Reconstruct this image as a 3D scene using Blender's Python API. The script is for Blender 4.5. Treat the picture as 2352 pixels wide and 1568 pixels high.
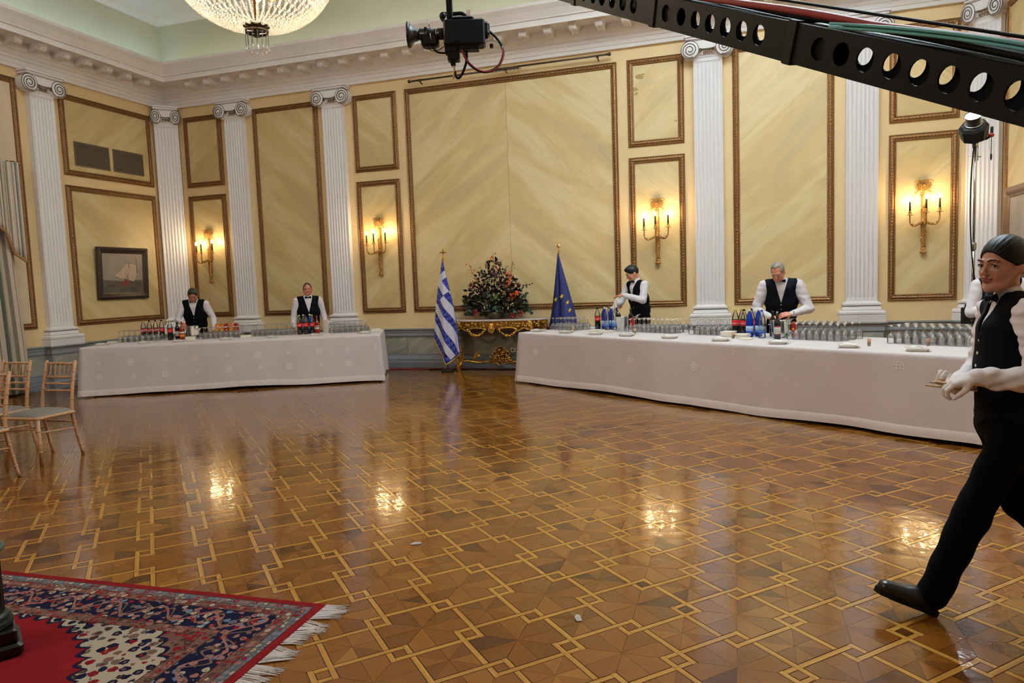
import bpy, math, random
import numpy as np
from math import sin, cos, pi, radians as RAD
from mathutils import Vector, Matrix

SC = bpy.context.scene
COL = SC.collection
for _o in list(bpy.data.objects):
    bpy.data.objects.remove(_o)
rng = random.Random(7)
npr = np.random.RandomState(5)

# ------------------------------------------------------------------ camera
CAM = np.array([11.253, -12.073, 1.540])
CF = np.array([-0.30482926, 0.94867774, -0.08420019])
CR = np.array([0.95236713, 0.30281391, -0.03606357])
CU = np.cross(CR, CF)
camd = bpy.data.cameras.new('camera')
camd.sensor_width = 36.0
camd.lens = 24.76
camd.clip_end = 100
cam = bpy.data.objects.new('camera', camd)
COL.objects.link(cam)
cam.matrix_world = Matrix(((CR[0], CU[0], -CF[0], CAM[0]), (CR[1], CU[1], -CF[1], CAM[1]), (CR[2], CU[2], -CF[2], CAM[2]), (0, 0, 0, 1)))
SC.camera = cam

# ------------------------------------------------------------------ world, lights, exposure
W = bpy.data.worlds.new('hall_air')
SC.world = W
W.use_nodes = True
W.node_tree.nodes['Background'].inputs[0].default_value = (1.0, 0.93, 0.86, 1)
W.node_tree.nodes['Background'].inputs[1].default_value = 0.05


def lamp(name, kind, loc, energy, color, **kw):
    d = bpy.data.lights.new(name, kind)
    d.energy = energy
    d.color = color
    for k, v in kw.items():
        if k != 'aim':
            setattr(d, k, v)
    o = bpy.data.objects.new(name, d)
    COL.objects.link(o)
    o.location = loc
    if 'aim' in kw:
        o.rotation_euler = (Vector(kw['aim']) - Vector(loc)).to_track_quat('-Z', 'Y').to_euler()
    return o


# unseen warm fill lamp added past the camera, standing for assumed further chandeliers
lamp('warm_fill_near', 'POINT', (6.0, -12.8, 4.6), 260, (1.0, 0.88, 0.74), shadow_soft_size=0.7)
# LED head of the right-hand stand, aimed at the ceiling to bounce from above
lamp('led_bounce_right', 'SPOT', (13.80, -2.72, 3.24), 14500, (0.70, 0.87, 1.0), spot_size=RAD(54), spot_blend=0.8, shadow_soft_size=0.08, aim=(12.5, -4.4, 7.1))
lamp('added_bounce_hall', 'SPOT', (13.6, -7.6, 3.4), 13500, (0.70, 0.87, 1.0), spot_size=RAD(54), spot_blend=0.8, shadow_soft_size=0.10, aim=(11.4, -5.4, 7.1))  # unseen lamp without a stand, added for more ceiling bounce
lamp('added_bounce_left', 'SPOT', (1.0, -8.6, 3.0), 1500, (0.74, 0.89, 1.0), spot_size=RAD(54), spot_blend=0.8, shadow_soft_size=0.10, aim=(3.6, -5.2, 7.1))  # unseen lamp added beyond the left edge to brighten that side
# cove strips lying on top of the cornice
lamp('cove_strip_left', 'AREA', (0.33, -3.6, 6.12), 6, (0.62, 0.84, 1.0), shape='RECTANGLE', size=7.0, size_y=0.12, aim=(0.02, -3.6, 6.75))
lamp('cove_strip_back', 'AREA', (4.4, -0.33, 6.12), 4, (0.95, 1.0, 0.80), shape='RECTANGLE', size=8.0, size_y=0.12, aim=(4.4, -0.02, 6.75))

SC.view_settings.view_transform = 'Standard'
SC.view_settings.look = 'None'
SC.view_settings.gamma = 1.0
SC.view_settings.exposure = 0.68
SC.view_settings.use_curve_mapping = False
SC.cycles.use_denoising = True
SC.cycles.max_bounces = 9
SC.cycles.diffuse_bounces = 4
SC.cycles.glossy_bounces = 4
SC.cycles.transmission_bounces = 7
SC.cycles.transparent_max_bounces = 48
SC.cycles.caustics_reflective = False
SC.cycles.caustics_refractive = False
SC.cycles.sample_clamp_indirect = 4.0

# ------------------------------------------------------------------ objects
def tag(o, label=None, cat=None, group=None, kind=None):
    if label: o['label'] = label
    if cat: o['category'] = cat
    if group: o['group'] = group
    if kind: o['kind'] = kind
    return o


def thing(name, label, cat, loc=(0, 0, 0), rz=0.0, group=None):
    o = bpy.data.objects.new(name, None)
    o.empty_display_size = 0.1
    COL.objects.link(o)
    o.location = loc
    o.rotation_euler = (0, 0, rz)
    return tag(o, label, cat, group)


def link(name, me, parent=None):
    o = bpy.data.objects.new(name, me)
    COL.objects.link(o)
    if parent is not None:
        o.parent = parent
    return o


def copy_tree(o, parent=None):
    c = o.copy()
    COL.objects.link(c)
    c.parent = parent
    for ch in list(o.children):
        copy_tree(ch, c)
    return c


def np_mesh(name, v, quads, mat=None, smooth=True):
    me = bpy.data.meshes.new(name)
    v = np.asarray(v, dtype=np.float32)
    q = np.asarray(quads, dtype=np.int32)
    n = len(q)
    me.vertices.add(len(v))
    me.vertices.foreach_set('co', v.ravel())
    me.loops.add(n * 4)
    me.loops.foreach_set('vertex_index', q.ravel())
    me.polygons.add(n)
    me.polygons.foreach_set('loop_start', np.arange(n, dtype=np.int32) * 4)
    me.polygons.foreach_set('use_smooth', np.full(n, smooth))
    me.update(calc_edges=True)
    if mat: me.materials.append(mat)
    return me


class MB:
    """collects boxes, tubes, lathes ... into one mesh"""
    def __init__(s):
        s.v, s.f, s.m, s.sm = [], [], [], []
        s.cur, s.smooth = 0, False

    def add(s, vs, fs, smooth=None):
        b = len(s.v)
        s.v.extend([tuple(map(float, p)) for p in vs])
        sm = s.smooth if smooth is None else smooth
        for f in fs:
            s.f.append(tuple(i + b for i in f))
            s.m.append(s.cur)
            s.sm.append(sm)
        return s

    def box(s, lo, hi, M=None):
        x0, y0, z0 = lo
        x1, y1, z1 = hi
        vs = [(x0, y0, z0), (x1, y0, z0), (x1, y1, z0), (x0, y1, z0), (x0, y0, z1), (x1, y0, z1), (x1, y1, z1), (x0, y1, z1)]
        if M is not None: vs = [M @ Vector(p) for p in vs]
        return s.add(vs, [(0, 3, 2, 1), (4, 5, 6, 7), (0, 1, 5, 4), (1, 2, 6, 5), (2, 3, 7, 6), (3, 0, 4, 7)], False)

    def cbox(s, c, d, M=None):
        return s.box([c[i] - d[i] / 2 for i in range(3)], [c[i] + d[i] / 2 for i in range(3)], M)

    def bbox(s, lo, hi, b=0.005, M=None):
        """box with chamfered edges"""
        x0, y0, z0 = lo
        x1, y1, z1 = hi
        vs, fs = [], []
        for z, i in ((z0, b), (z0 + b, 0), (z1 - b, 0), (z1, b)):
            ring = [(x0 + b + i, y0 + i), (x1 - b - i, y0 + i), (x1 - i, y0 + b + i), (x1 - i, y1 - b - i), (x1 - b - i, y1 - i), (x0 + b + i, y1 - i), (x0 + i, y1 - b - i), (x0 + i, y0 + b + i)]
            vs += [(x, y, z) for x, y in ring]
        for k in range(3):
            for i in range(8):
                fs.append((k * 8 + i, k * 8 + (i + 1) % 8, k * 8 + 8 + (i + 1) % 8, k * 8 + 8 + i))
        fs.append(tuple(reversed(range(8))))
        fs.append(tuple(range(24, 32)))
        if M is not None: vs = [M @ Vector(p) for p in vs]
        return s.add(vs, fs, False)

    def lathe(s, prof, n=16, c=(0, 0, 0), M=None, smooth=True, closed=False):
        vs, fs = [], []
        for r, z in prof:
            for i in range(n):
                a = 2 * pi * i / n
                vs.append((c[0] + r * cos(a), c[1] + r * sin(a), c[2] + z))
        k = len(prof)
        for j in range(k - 1 if not closed else k):
            j2 = (j + 1) % k
            for i in range(n):
                fs.append((j * n + i, j * n + (i + 1) % n, j2 * n + (i + 1) % n, j2 * n + i))
        if not closed:
            if prof[0][0] > 1e-6: fs.append(tuple(reversed(range(n))))
            if prof[-1][0] > 1e-6: fs.append(tuple(range((k - 1) * n, k * n)))
        if M is not None: vs = [M @ Vector(p) for p in vs]
        return s.add(vs, fs, smooth)

    def tube(s, path, r, n=8, smooth=True, caps=True, flat=1.0, up=None):
        P = [Vector(p) for p in path]
        R = r if isinstance(r, (list, tuple)) else [r] * len(P)
        vs, fs = [], []
        ref = Vector(up) if up is not None else None
        for i, p in enumerate(P):
            t = (P[min(i + 1, len(P) - 1)] - P[max(i - 1, 0)]).normalized()
            if ref is None:
                ref = Vector((0, 0, 1)) if abs(t.z) < 0.9 else Vector((1, 0, 0))
            a = (ref - t * ref.dot(t))
            if a.length < 1e-5:
                a = t.orthogonal()
            a.normalize()
            b = t.cross(a)
            if up is None: ref = a
            for k in range(n):
                an = 2 * pi * k / n
                vs.append(p + a * (R[i] * cos(an) * flat) + b * (R[i] * sin(an)))
        for i in range(len(P) - 1):
            for k in range(n):
                fs.append((i * n + k, i * n + (k + 1) % n, (i + 1) * n + (k + 1) % n, (i + 1) * n + k))
        if caps:
            fs.append(tuple(reversed(range(n))))
            fs.append(tuple(range((len(P) - 1) * n, len(P) * n)))
        return s.add(vs, fs, smooth)

    def prism(s, poly, z0, z1, M=None, smooth=False):
        n = len(poly)
        vs = [(x, y, z0) for x, y in poly] + [(x, y, z1) for x, y in poly]
        fs = [tuple(reversed(range(n))), tuple(range(n, 2 * n))]
        if M is not None: vs = [M @ Vector(p) for p in vs]
        s.add(vs, fs, False)
        b = len(s.v) - 2 * n
        for i in range(n):
            j = (i + 1) % n
            s.f.append((b + i, b + j, b + n + j, b + n + i)); s.m.append(s.cur); s.sm.append(smooth)
        return s

    def ball(s, c, r, n=8, m=6, M=None, sc=(1, 1, 1)):
        prof = [(r * sin(pi * j / m), -r * cos(pi * j / m)) for j in range(m + 1)]
        vs, fs = [], []
        for rr, z in prof[1:-1]:
            for i in range(n):
                a = 2 * pi * i / n
                vs.append((rr * cos(a) * sc[0], rr * sin(a) * sc[1], z * sc[2]))
        vs += [(0, 0, -r * sc[2]), (0, 0, r * sc[2])]
        k = m - 1
        for j in range(k - 1):
            for i in range(n):
                fs.append((j * n + i, j * n + (i + 1) % n, (j + 1) * n + (i + 1) % n, (j + 1) * n + i))
        for i in range(n):
            fs.append((k * n, (i + 1) % n, i))
            fs.append((k * n + 1, (k - 1) * n + i, (k - 1) * n + (i + 1) % n))
        if M is not None: vs = [M @ Vector(p) for p in vs]
        vs = [(p[0] + c[0], p[1] + c[1], p[2] + c[2]) for p in vs]
        return s.add(vs, fs, True)

    def mesh(s, name, mats):
        me = bpy.data.meshes.new(name)
        me.from_pydata(s.v, [], s.f)
        for m in (mats if isinstance(mats, (list, tuple)) else [mats]):
            me.materials.append(m)
        if s.f:
            me.polygons.foreach_set('material_index', s.m)
            me.polygons.foreach_set('use_smooth', s.sm)
        me.update()
        return me

    def build(s, name, mats, parent=None):
        return link(name, s.mesh(name, mats), parent)


def part(name, mats, parent, fn):
    m = MB()
    fn(m)
    return m.build(name, mats, parent)


def grid_surface(m, fn, nu, nv, smooth=True, thick=None):
    """fn(u,v) with u,v in 0..1 -> point"""
    vs = [fn(i / nu, j / nv) for j in range(nv + 1) for i in range(nu + 1)]
    fs = [(j * (nu + 1) + i, j * (nu + 1) + i + 1, (j + 1) * (nu + 1) + i + 1, (j + 1) * (nu + 1) + i) for j in range(nv) for i in range(nu)]
    m.add(vs, fs, smooth)


def bez(p, n=12):
    """Catmull-Rom through points"""
    P = [Vector(q) for q in p]
    P = [P[0] * 2 - P[1]] + P + [P[-1] * 2 - P[-2]]
    out = []
    for i in range(1, len(P) - 2):
        for k in range(n):
            t = k / n
            a, b, c, d = P[i - 1], P[i], P[i + 1], P[i + 2]
            out.append(0.5 * ((2 * b) + (c - a) * t + (2 * a - 5 * b + 4 * c - d) * t * t + (3 * b - a - 3 * c + d) * t ** 3))
    out.append(P[-2])
    return out


def frame(o, z, x):
    """4x4 whose z axis is z and x axis about x, origin o"""
    z = Vector(z).normalized(); x = Vector(x)
    x = (x - z * x.dot(z)).normalized()
    y = z.cross(x)
    M = Matrix((x, y, z)).transposed().to_4x4()
    M.translation = Vector(o)
    return M


def text_mesh(body, size, mat, name):
    c = bpy.data.curves.new(name, 'FONT')
    c.body = body; c.size = size; c.align_x = 'CENTER'; c.align_y = 'CENTER'
    c.resolution_u = 3
    o = bpy.data.objects.new(name, c)
    COL.objects.link(o)
    bpy.context.view_layer.update()
    dg = bpy.context.evaluated_depsgraph_get()
    me = bpy.data.meshes.new_from_object(o.evaluated_get(dg))
    me.name = name
    bpy.data.objects.remove(o)
    bpy.data.curves.remove(c)
    me.materials.clear()
    me.materials.append(mat)
    return me


# ------------------------------------------------------------------ materials
def nt(name):
    m = bpy.data.materials.new(name)
    m.use_nodes = True
    t = m.node_tree
    return m, t, t.nodes['Principled BSDF']


def srgb(r, g, b):
    f = lambda c: (c / 255 / 12.92) if c / 255 <= 0.04045 else ((c / 255 + 0.055) / 1.055) ** 2.4
    return (f(r), f(g), f(b), 1)


def N(t, typ, **kw):
    n = t.nodes.new(typ)
    for k, v in kw.items():
        if k.startswith('i_'):
            key = k[2:]
            n.inputs[int(key) if key.isdigit() else key].default_value = v
        else:
            setattr(n, k, v)
    return n


def ramp(t, fac, stops, interp='LINEAR'):
    r = t.nodes.new('ShaderNodeValToRGB')
    r.color_ramp.interpolation = interp
    e = r.color_ramp.elements
    while len(e) < len(stops): e.new(0.5)
    for el, (p, c) in zip(e, stops):
        el.position = p
        el.color = c
    t.links.new(fac, r.inputs[0])
    return r.outputs[0]


def math_(t, op, a, b=None, c=None):
    n = t.nodes.new('ShaderNodeMath')
    n.operation = op
    for i, x in enumerate((a, b, c)):
        if x is None: continue
        if isinstance(x, (int, float)): n.inputs[i].default_value = x
        else: t.links.new(x, n.inputs[i])
    return n.outputs[0]


def mixc(t, fac, a, b):
    n = t.nodes.new('ShaderNodeMix')
    n.data_type = 'RGBA'
    for i, x in ((0, fac), (6, a), (7, b)):
        if isinstance(x, (int, float, tuple)): n.inputs[i].default_value = x
        else: t.links.new(x, n.inputs[i])
    return n.outputs[2]


def bump(t, bsdf, h, strength=0.3, dist=0.01):
    n = t.nodes.new('ShaderNodeBump')
    n.inputs['Strength'].default_value = strength
    n.inputs['Distance'].default_value = dist
    t.links.new(h, n.inputs['Height'])
    t.links.new(n.outputs[0], bsdf.inputs['Normal'])


def plain(name, col, rough=0.5, metal=0.0, var=0.10, scale=6.0, bmp=0.0, bscale=60.0, spec=0.5, coat=0.0, sheen=0.0, trans=0.0, ior=1.45, emit=None, estr=0.0, alpha=1.0):
    """solid colour with mild noise mottling and optional fine relief"""
    m, t, b = nt(name)
    c = col if len(col) == 4 else (*col, 1)
    tc = N(t, 'ShaderNodeTexCoord')
    if var > 0:
        no = N(t, 'ShaderNodeTexNoise', i_Scale=scale, i_Detail=3.0)
        t.links.new(tc.outputs['Object'], no.inputs['Vector'])
        lo = tuple(x * (1 - var) for x in c[:3]) + (1,)
        hi = tuple(min(1, x * (1 + var)) for x in c[:3]) + (1,)
        t.links.new(ramp(t, no.outputs['Fac'], [(0.3, lo), (0.7, hi)]), b.inputs['Base Color'])
    else:
        b.inputs['Base Color'].default_value = c
    b.inputs['Roughness'].default_value = rough
    b.inputs['Metallic'].default_value = metal
    b.inputs['Specular IOR Level'].default_value = spec
    b.inputs['Coat Weight'].default_value = coat
    b.inputs['Sheen Weight'].default_value = sheen
    b.inputs['Transmission Weight'].default_value = trans
    b.inputs['IOR'].default_value = ior
    b.inputs['Alpha'].default_value = alpha
    if emit:
        b.inputs['Emission Color'].default_value = emit if len(emit) == 4 else (*emit, 1)
        b.inputs['Emission Strength'].default_value = estr
    if bmp > 0:
        n2 = N(t, 'ShaderNodeTexNoise', i_Scale=bscale, i_Detail=4.0)
        t.links.new(tc.outputs['Object'], n2.inputs['Vector'])
        bump(t, b, n2.outputs['Fac'], bmp)
    return m


def marbled(name, c0, c1, c2, rot, rough=0.45, scale=1.0, vein=None, coat=0.15):
    """diagonal streaks of painted marble"""
    m, t, b = nt(name)
    tc = N(t, 'ShaderNodeTexCoord')
    oi = N(t, 'ShaderNodeObjectInfo')
    mr = N(t, 'ShaderNodeVectorRotate', rotation_type='Y_AXIS')
    mr.inputs['Angle'].default_value = rot
    mp = N(t, 'ShaderNodeMapping')
    mp.inputs['Scale'].default_value = (0.40 * scale, 1.0, 2.2 * scale)
    ad = N(t, 'ShaderNodeVectorMath', operation='ADD')
    cm = N(t, 'ShaderNodeCombineXYZ')
    off = math_(t, 'MULTIPLY', oi.outputs['Random'], 37.0)
    t.links.new(off, cm.inputs[0]); t.links.new(off, cm.inputs[2])
    t.links.new(tc.outputs['Object'], mr.inputs[0])
    t.links.new(mr.outputs[0], mp.inputs[0])
    t.links.new(mp.outputs[0], ad.inputs[0]); t.links.new(cm.outputs[0], ad.inputs[1])
    n1 = N(t, 'ShaderNodeTexNoise', i_Scale=0.9, i_Detail=5.0, i_Roughness=0.55, i_Distortion=0.6)
    t.links.new(ad.outputs[0], n1.inputs['Vector'])
    col = ramp(t, n1.outputs['Fac'], [(0.30, c2), (0.45, c0), (0.58, c1), (0.75, c0)])
    n2 = N(t, 'ShaderNodeTexNoise', i_Scale=0.8, i_Detail=6.0, i_Roughness=0.6, i_Distortion=1.0)
    t.links.new(ad.outputs[0], n2.inputs['Vector'])
    v = math_(t, 'ABSOLUTE', math_(t, 'SUBTRACT', n2.outputs['Fac'], 0.5))
    vm = ramp(t, v, [(0.0, (1, 1, 1, 1)), (0.022, (0, 0, 0, 1))])
    vv = vein or c2
    col = mixc(t, math_(t, 'MULTIPLY', vm, 0.16), col, vv)
    t.links.new(col, b.inputs['Base Color'])
    b.inputs['Roughness'].default_value = rough
    b.inputs['Coat Weight'].default_value = coat
    b.inputs['Coat Roughness'].default_value = 0.3
    return m


M = {}
M['cream'] = plain('cream_wall_paint', srgb(232, 202, 152), 0.55, var=0.05, scale=1.2, bmp=0.05)
M['upper'] = plain('pale_green_wall_paint', srgb(206, 206, 182), 0.7, var=0.04, scale=1.0)
M['ceil'] = plain('ceiling_paint', srgb(236, 233, 228), 0.8, var=0.03, scale=0.8)
M['plaster'] = plain('white_plaster', srgb(240, 235, 233), 0.6, var=0.04, scale=2.0, bmp=0.04, bscale=40)
M['pil'] = plain('white_pilaster_paint', srgb(242, 240, 243), 0.45, var=0.02, scale=2.0)
M['pline'] = plain('dark_bronze_line', srgb(74, 58, 42), 0.6, var=0.15)
M['pgold'] = plain('old_gold_leaf', srgb(120, 84, 50), 0.5, metal=0.4, var=0.3, scale=30)
M['gold'] = plain('carved_gilt_wood', srgb(122, 84, 46), 0.42, metal=0.55, var=0.30, scale=45, bmp=0.4, bscale=90)
M['goldhi'] = plain('burnished_gilt', srgb(196, 148, 84), 0.32, metal=0.75, var=0.25, scale=50)
_mc = (srgb(208, 180, 124), srgb(222, 200, 150), srgb(192, 168, 124))
M['marbA'] = marbled('ochre_marbling_rising', *_mc, RAD(40), vein=srgb(150, 134, 112))
M['marbB'] = marbled('ochre_marbling_falling', *_mc, RAD(-40), vein=srgb(150, 134, 112))
M['dado'] = marbled('grey_green_marble', srgb(150, 146, 134), srgb(172, 166, 150), srgb(120, 118, 110), RAD(30), 0.25, 2.0, srgb(86, 84, 80), 0.3)
M['rail'] = plain('blue_grey_paint', srgb(138, 140, 142), 0.4, var=0.06, scale=3)
M['raild'] = plain('dark_grey_groove', srgb(60, 60, 62), 0.6, var=0.05)
M['skirt'] = plain('skirting_grey', srgb(122, 124, 128), 0.4, var=0.06, scale=3)
M['bronze'] = plain('dark_bronze', srgb(78, 64, 46), 0.45, metal=0.6, var=0.2, scale=20)
M['black'] = plain('matt_black_metal', srgb(14, 14, 15), 0.5, var=0.15, scale=8, spec=0.25)
M['blackg'] = plain('satin_black', srgb(24, 24, 26), 0.3, var=0.1, scale=8)
M['rubber'] = plain('black_rubber', srgb(12, 12, 13), 0.6, var=0.1, spec=0.2)
M['steel'] = plain('chrome_steel', srgb(176, 176, 178), 0.22, metal=1.0, var=0.06)
M['bucket'] = plain('polished_steel', srgb(196, 194, 190), 0.12, metal=1.0, var=0.05)
M['red'] = plain('red_plastic', srgb(150, 24, 26), 0.4, var=0.08)
M['redcable'] = plain('red_cable_sheath', srgb(140, 34, 30), 0.5, var=0.1)
M['teal'] = plain('teal_cable_sheath', srgb(92, 160, 158), 0.5, var=0.1)
M['white'] = plain('white_ceramic', srgb(232, 226, 216), 0.25, var=0.03)
M['paper'] = plain('white_paper_napkin', srgb(236, 228, 214), 0.8, var=0.04, scale=20)
M['linen'] = plain('white_linen', srgb(206, 198, 199), 0.85, var=0.04, scale=3, bmp=0.08, bscale=300, sheen=0.2)
M['hem'] = plain('white_linen_hem', srgb(220, 211, 210), 0.85, var=0.04, scale=6, bmp=0.25, bscale=300)
M['embroid'] = plain('white_embroidery', srgb(236, 230, 229), 0.8, var=0.03, scale=60)
M['shirt'] = plain('white_cotton_shirt', srgb(226, 220, 226), 0.8, var=0.03, scale=8, bmp=0.15, bscale=40)
M['vest'] = plain('black_waistcoat_wool', srgb(9, 10, 16), 0.8, var=0.15, scale=30, spec=0.1)
M['trouser'] = plain('black_trouser_wool', srgb(5, 5, 6), 0.9, var=0.15, scale=20, spec=0.08)
M['shoe'] = plain('black_leather', srgb(16, 17, 20), 0.3, var=0.1)
M['skin'] = plain('warm_skin', srgb(188, 128, 102), 0.5, var=0.07, scale=14)
M['skin2'] = plain('ruddy_skin', srgb(182, 112, 88), 0.5, var=0.08, scale=14)
M['skinw'] = plain('olive_skin', srgb(184, 130, 108), 0.45, var=0.06, scale=12)
M['lip'] = plain('lips', srgb(150, 62, 62), 0.4, var=0.05)
M['hair'] = plain('black_hair', srgb(10, 9, 9), 0.5, var=0.3, scale=60, bmp=0.12, bscale=120, spec=0.3)
M['hairb'] = plain('brown_hair', srgb(52, 38, 30), 0.5, var=0.3, scale=60)
M['hairg'] = plain('grey_hair', srgb(112, 100, 92), 0.55, var=0.25, scale=70)
M['eyew'] = plain('eye_white', srgb(214, 204, 200), 0.2, var=0.02)
M['eyeb'] = plain('dark_iris', srgb(34, 22, 16), 0.15, var=0.05)
M['glove'] = plain('white_cotton_glove', srgb(236, 232, 236), 0.75, var=0.03, scale=20, bmp=0.1)
M['wood'] = plain('pale_beech', srgb(178, 138, 102), 0.4, var=0.10, scale=14)
M['cushion'] = plain('taupe_cushion', srgb(112, 104, 96), 0.9, var=0.06, scale=20, bmp=0.2, bscale=200)
M['leather'] = plain('dark_stained_wood', srgb(46, 30, 26), 0.35, var=0.2, scale=12)
M['cork'] = plain('wooden_picks', srgb(196, 156, 116), 0.6, var=0.15, scale=80)


def glassy(name, col, rough=0.0, ior=1.45, thin=True, tint=0.0, veil=0.0):
    """thin clear glass: glossy film over mostly transparent"""
    m, t, b = nt(name)
    t.nodes.remove(b)
    out = t.nodes['Material Output']
    tr = N(t, 'ShaderNodeBsdfTransparent')
    tr.inputs[0].default_value = col
    gl = N(t, 'ShaderNodeBsdfGlossy')
    gl.inputs['Roughness'].default_value = max(rough, 0.03)
    gl.inputs['Color'].default_value = (1, 1, 1, 1)
    fr = N(t, 'ShaderNodeFresnel', i_IOR=ior)
    lw = math_(t, 'ADD', math_(t, 'MULTIPLY', fr.outputs[0], 1.0), tint)
    mx = N(t, 'ShaderNodeMixShader')
    t.links.new(lw, mx.inputs[0]); t.links.new(tr.outputs[0], mx.inputs[1]); t.links.new(gl.outputs[0], mx.inputs[2])
    if veil > 0:      # milky veil painted in for bright reflections the glass lacks
        df = N(t, 'ShaderNodeBsdfDiffuse'); df.inputs[0].default_value = (0.9, 0.92, 0.92, 1)
        mv = N(t, 'ShaderNodeMixShader'); mv.inputs[0].default_value = veil
        t.links.new(mx.outputs[0], mv.inputs[1]); t.links.new(df.outputs[0], mv.inputs[2])
        t.links.new(mv.outputs[0], out.inputs[0])
    else:
        t.links.new(mx.outputs[0], out.inputs[0])
    return m


M['glass'] = glassy('clear_glass', (0.985, 0.99, 0.985, 1), 0.05, 1.45, tint=0.06, veil=0.06)
M['pet'] = glassy('clear_plastic', (0.86, 0.90, 0.92, 1), 0.06, 1.45, tint=0.04)
M['petblue'] = plain('blue_bottle_plastic', srgb(16, 50, 142), 0.12, var=0.1, trans=0.25, ior=1.3)
M['cola'] = plain('cola', srgb(18, 8, 6), 0.1, var=0.05)
M['colal'] = plain('red_drink_label', srgb(196, 22, 24), 0.45, var=0.05)
M['ink'] = plain('white_print', srgb(240, 232, 230), 0.6, var=0.0)
M['wineglass'] = plain('dark_green_glass', srgb(16, 20, 14), 0.08, var=0.1)
M['winelabel'] = plain('cream_wine_label', srgb(218, 208, 196), 0.7, var=0.06, scale=60)
M['capsule'] = plain('dark_red_print', srgb(120, 22, 26), 0.4, var=0.1)
M['whisky'] = plain('amber_bottle', srgb(126, 34, 14), 0.1, var=0.15)
M['blueprint'] = plain('blue_print', srgb(40, 84, 170), 0.5, var=0.1, scale=40)
M['bluelabel'] = plain('pale_blue_label', srgb(170, 190, 222), 0.5, var=0.15, scale=30)
M['yellow'] = plain('lime_yellow_plastic', srgb(196, 196, 70), 0.4, var=0.05)
M['orange'] = plain('orange_print', srgb(222, 120, 30), 0.5, var=0.15, scale=40)
M['green'] = plain('green_plastic', srgb(60, 130, 70), 0.4, var=0.05)

# ================================================================== THE ROOM
XR = 14.846          # right wall plane; left wall x = 0, far wall y = 0
XC = XR / 2
YF = -15.0           # how far the hall is built towards and past the camera
HC = 7.15


def struct(name, mats, fn, parent=None):
    o = part(name, mats, parent, fn)
    if parent is None: o['kind'] = 'structure'
    return o


# ---- floor: interlaced 45-degree squares of pale strips with star-cut blocks
def parquet_mat():
    m, t, b = nt('polished_parquet')
    at = N(t, 'ShaderNodeAttribute', attribute_name='tone')
    an = N(t, 'ShaderNodeAttribute', attribute_name='grain')
    tc = N(t, 'ShaderNodeTexCoord')
    vr = N(t, 'ShaderNodeVectorRotate', rotation_type='Z_AXIS')
    t.links.new(tc.outputs['Object'], vr.inputs['Vector']); t.links.new(an.outputs['Fac'], vr.inputs['Angle'])
    mp = N(t, 'ShaderNodeMapping'); mp.inputs['Scale'].default_value = (8, 110, 1)
    t.links.new(vr.outputs[0], mp.inputs[0])
    no = N(t, 'ShaderNodeTexNoise', i_Scale=1.0, i_Detail=3.0, i_Roughness=0.6)
    t.links.new(mp.outputs[0], no.inputs['Vector'])
    base = ramp(t, at.outputs['Fac'], [(0.0, srgb(66, 33, 8)), (0.25, srgb(91, 50, 12)), (0.5, srgb(110, 64, 18)), (0.62, srgb(120, 74, 24)), (0.8, srgb(148, 102, 42)), (1.0, srgb(162, 118, 52))])
    g = math_(t, 'MULTIPLY_ADD', no.outputs['Fac'], 0.34, 0.82)
    hs = N(t, 'ShaderNodeHueSaturation'); t.links.new(base, hs.inputs['Color']); t.links.new(g, hs.inputs['Value'])
    t.links.new(hs.outputs[0], b.inputs['Base Color'])
    b.inputs['Roughness'].default_value = 0.17
    b.inputs['Specular IOR Level'].default_value = 0.25
    b.inputs['Coat Weight'].default_value = 0.38
    b.inputs['Coat Roughness'].default_value = 0.055
    w = N(t, 'ShaderNodeTexNoise', i_Scale=9.0, i_Detail=3.0)
    t.links.new(tc.outputs['Object'], w.inputs['Vector'])
    bp = N(t, 'ShaderNodeBump'); bp.inputs['Strength'].default_value = 0.10; bp.inputs['Distance'].default_value = 0.02
    t.links.new(w.outputs['Fac'], bp.inputs['Height'])
    t.links.new(bp.outputs[0], b.inputs['Normal']); t.links.new(bp.outputs[0], b.inputs['Coat Normal'])
    return m


M['parq'] = parquet_mat()
M['pbase'] = plain('dark_parquet_border', srgb(66, 38, 18), 0.22, var=0.2, scale=5, coat=0.4)
floor = struct('floor', M['pbase'], lambda m: m.box((-0.3, YF, -0.10), (XR + 0.3, 0.3, -0.0030)))


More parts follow.
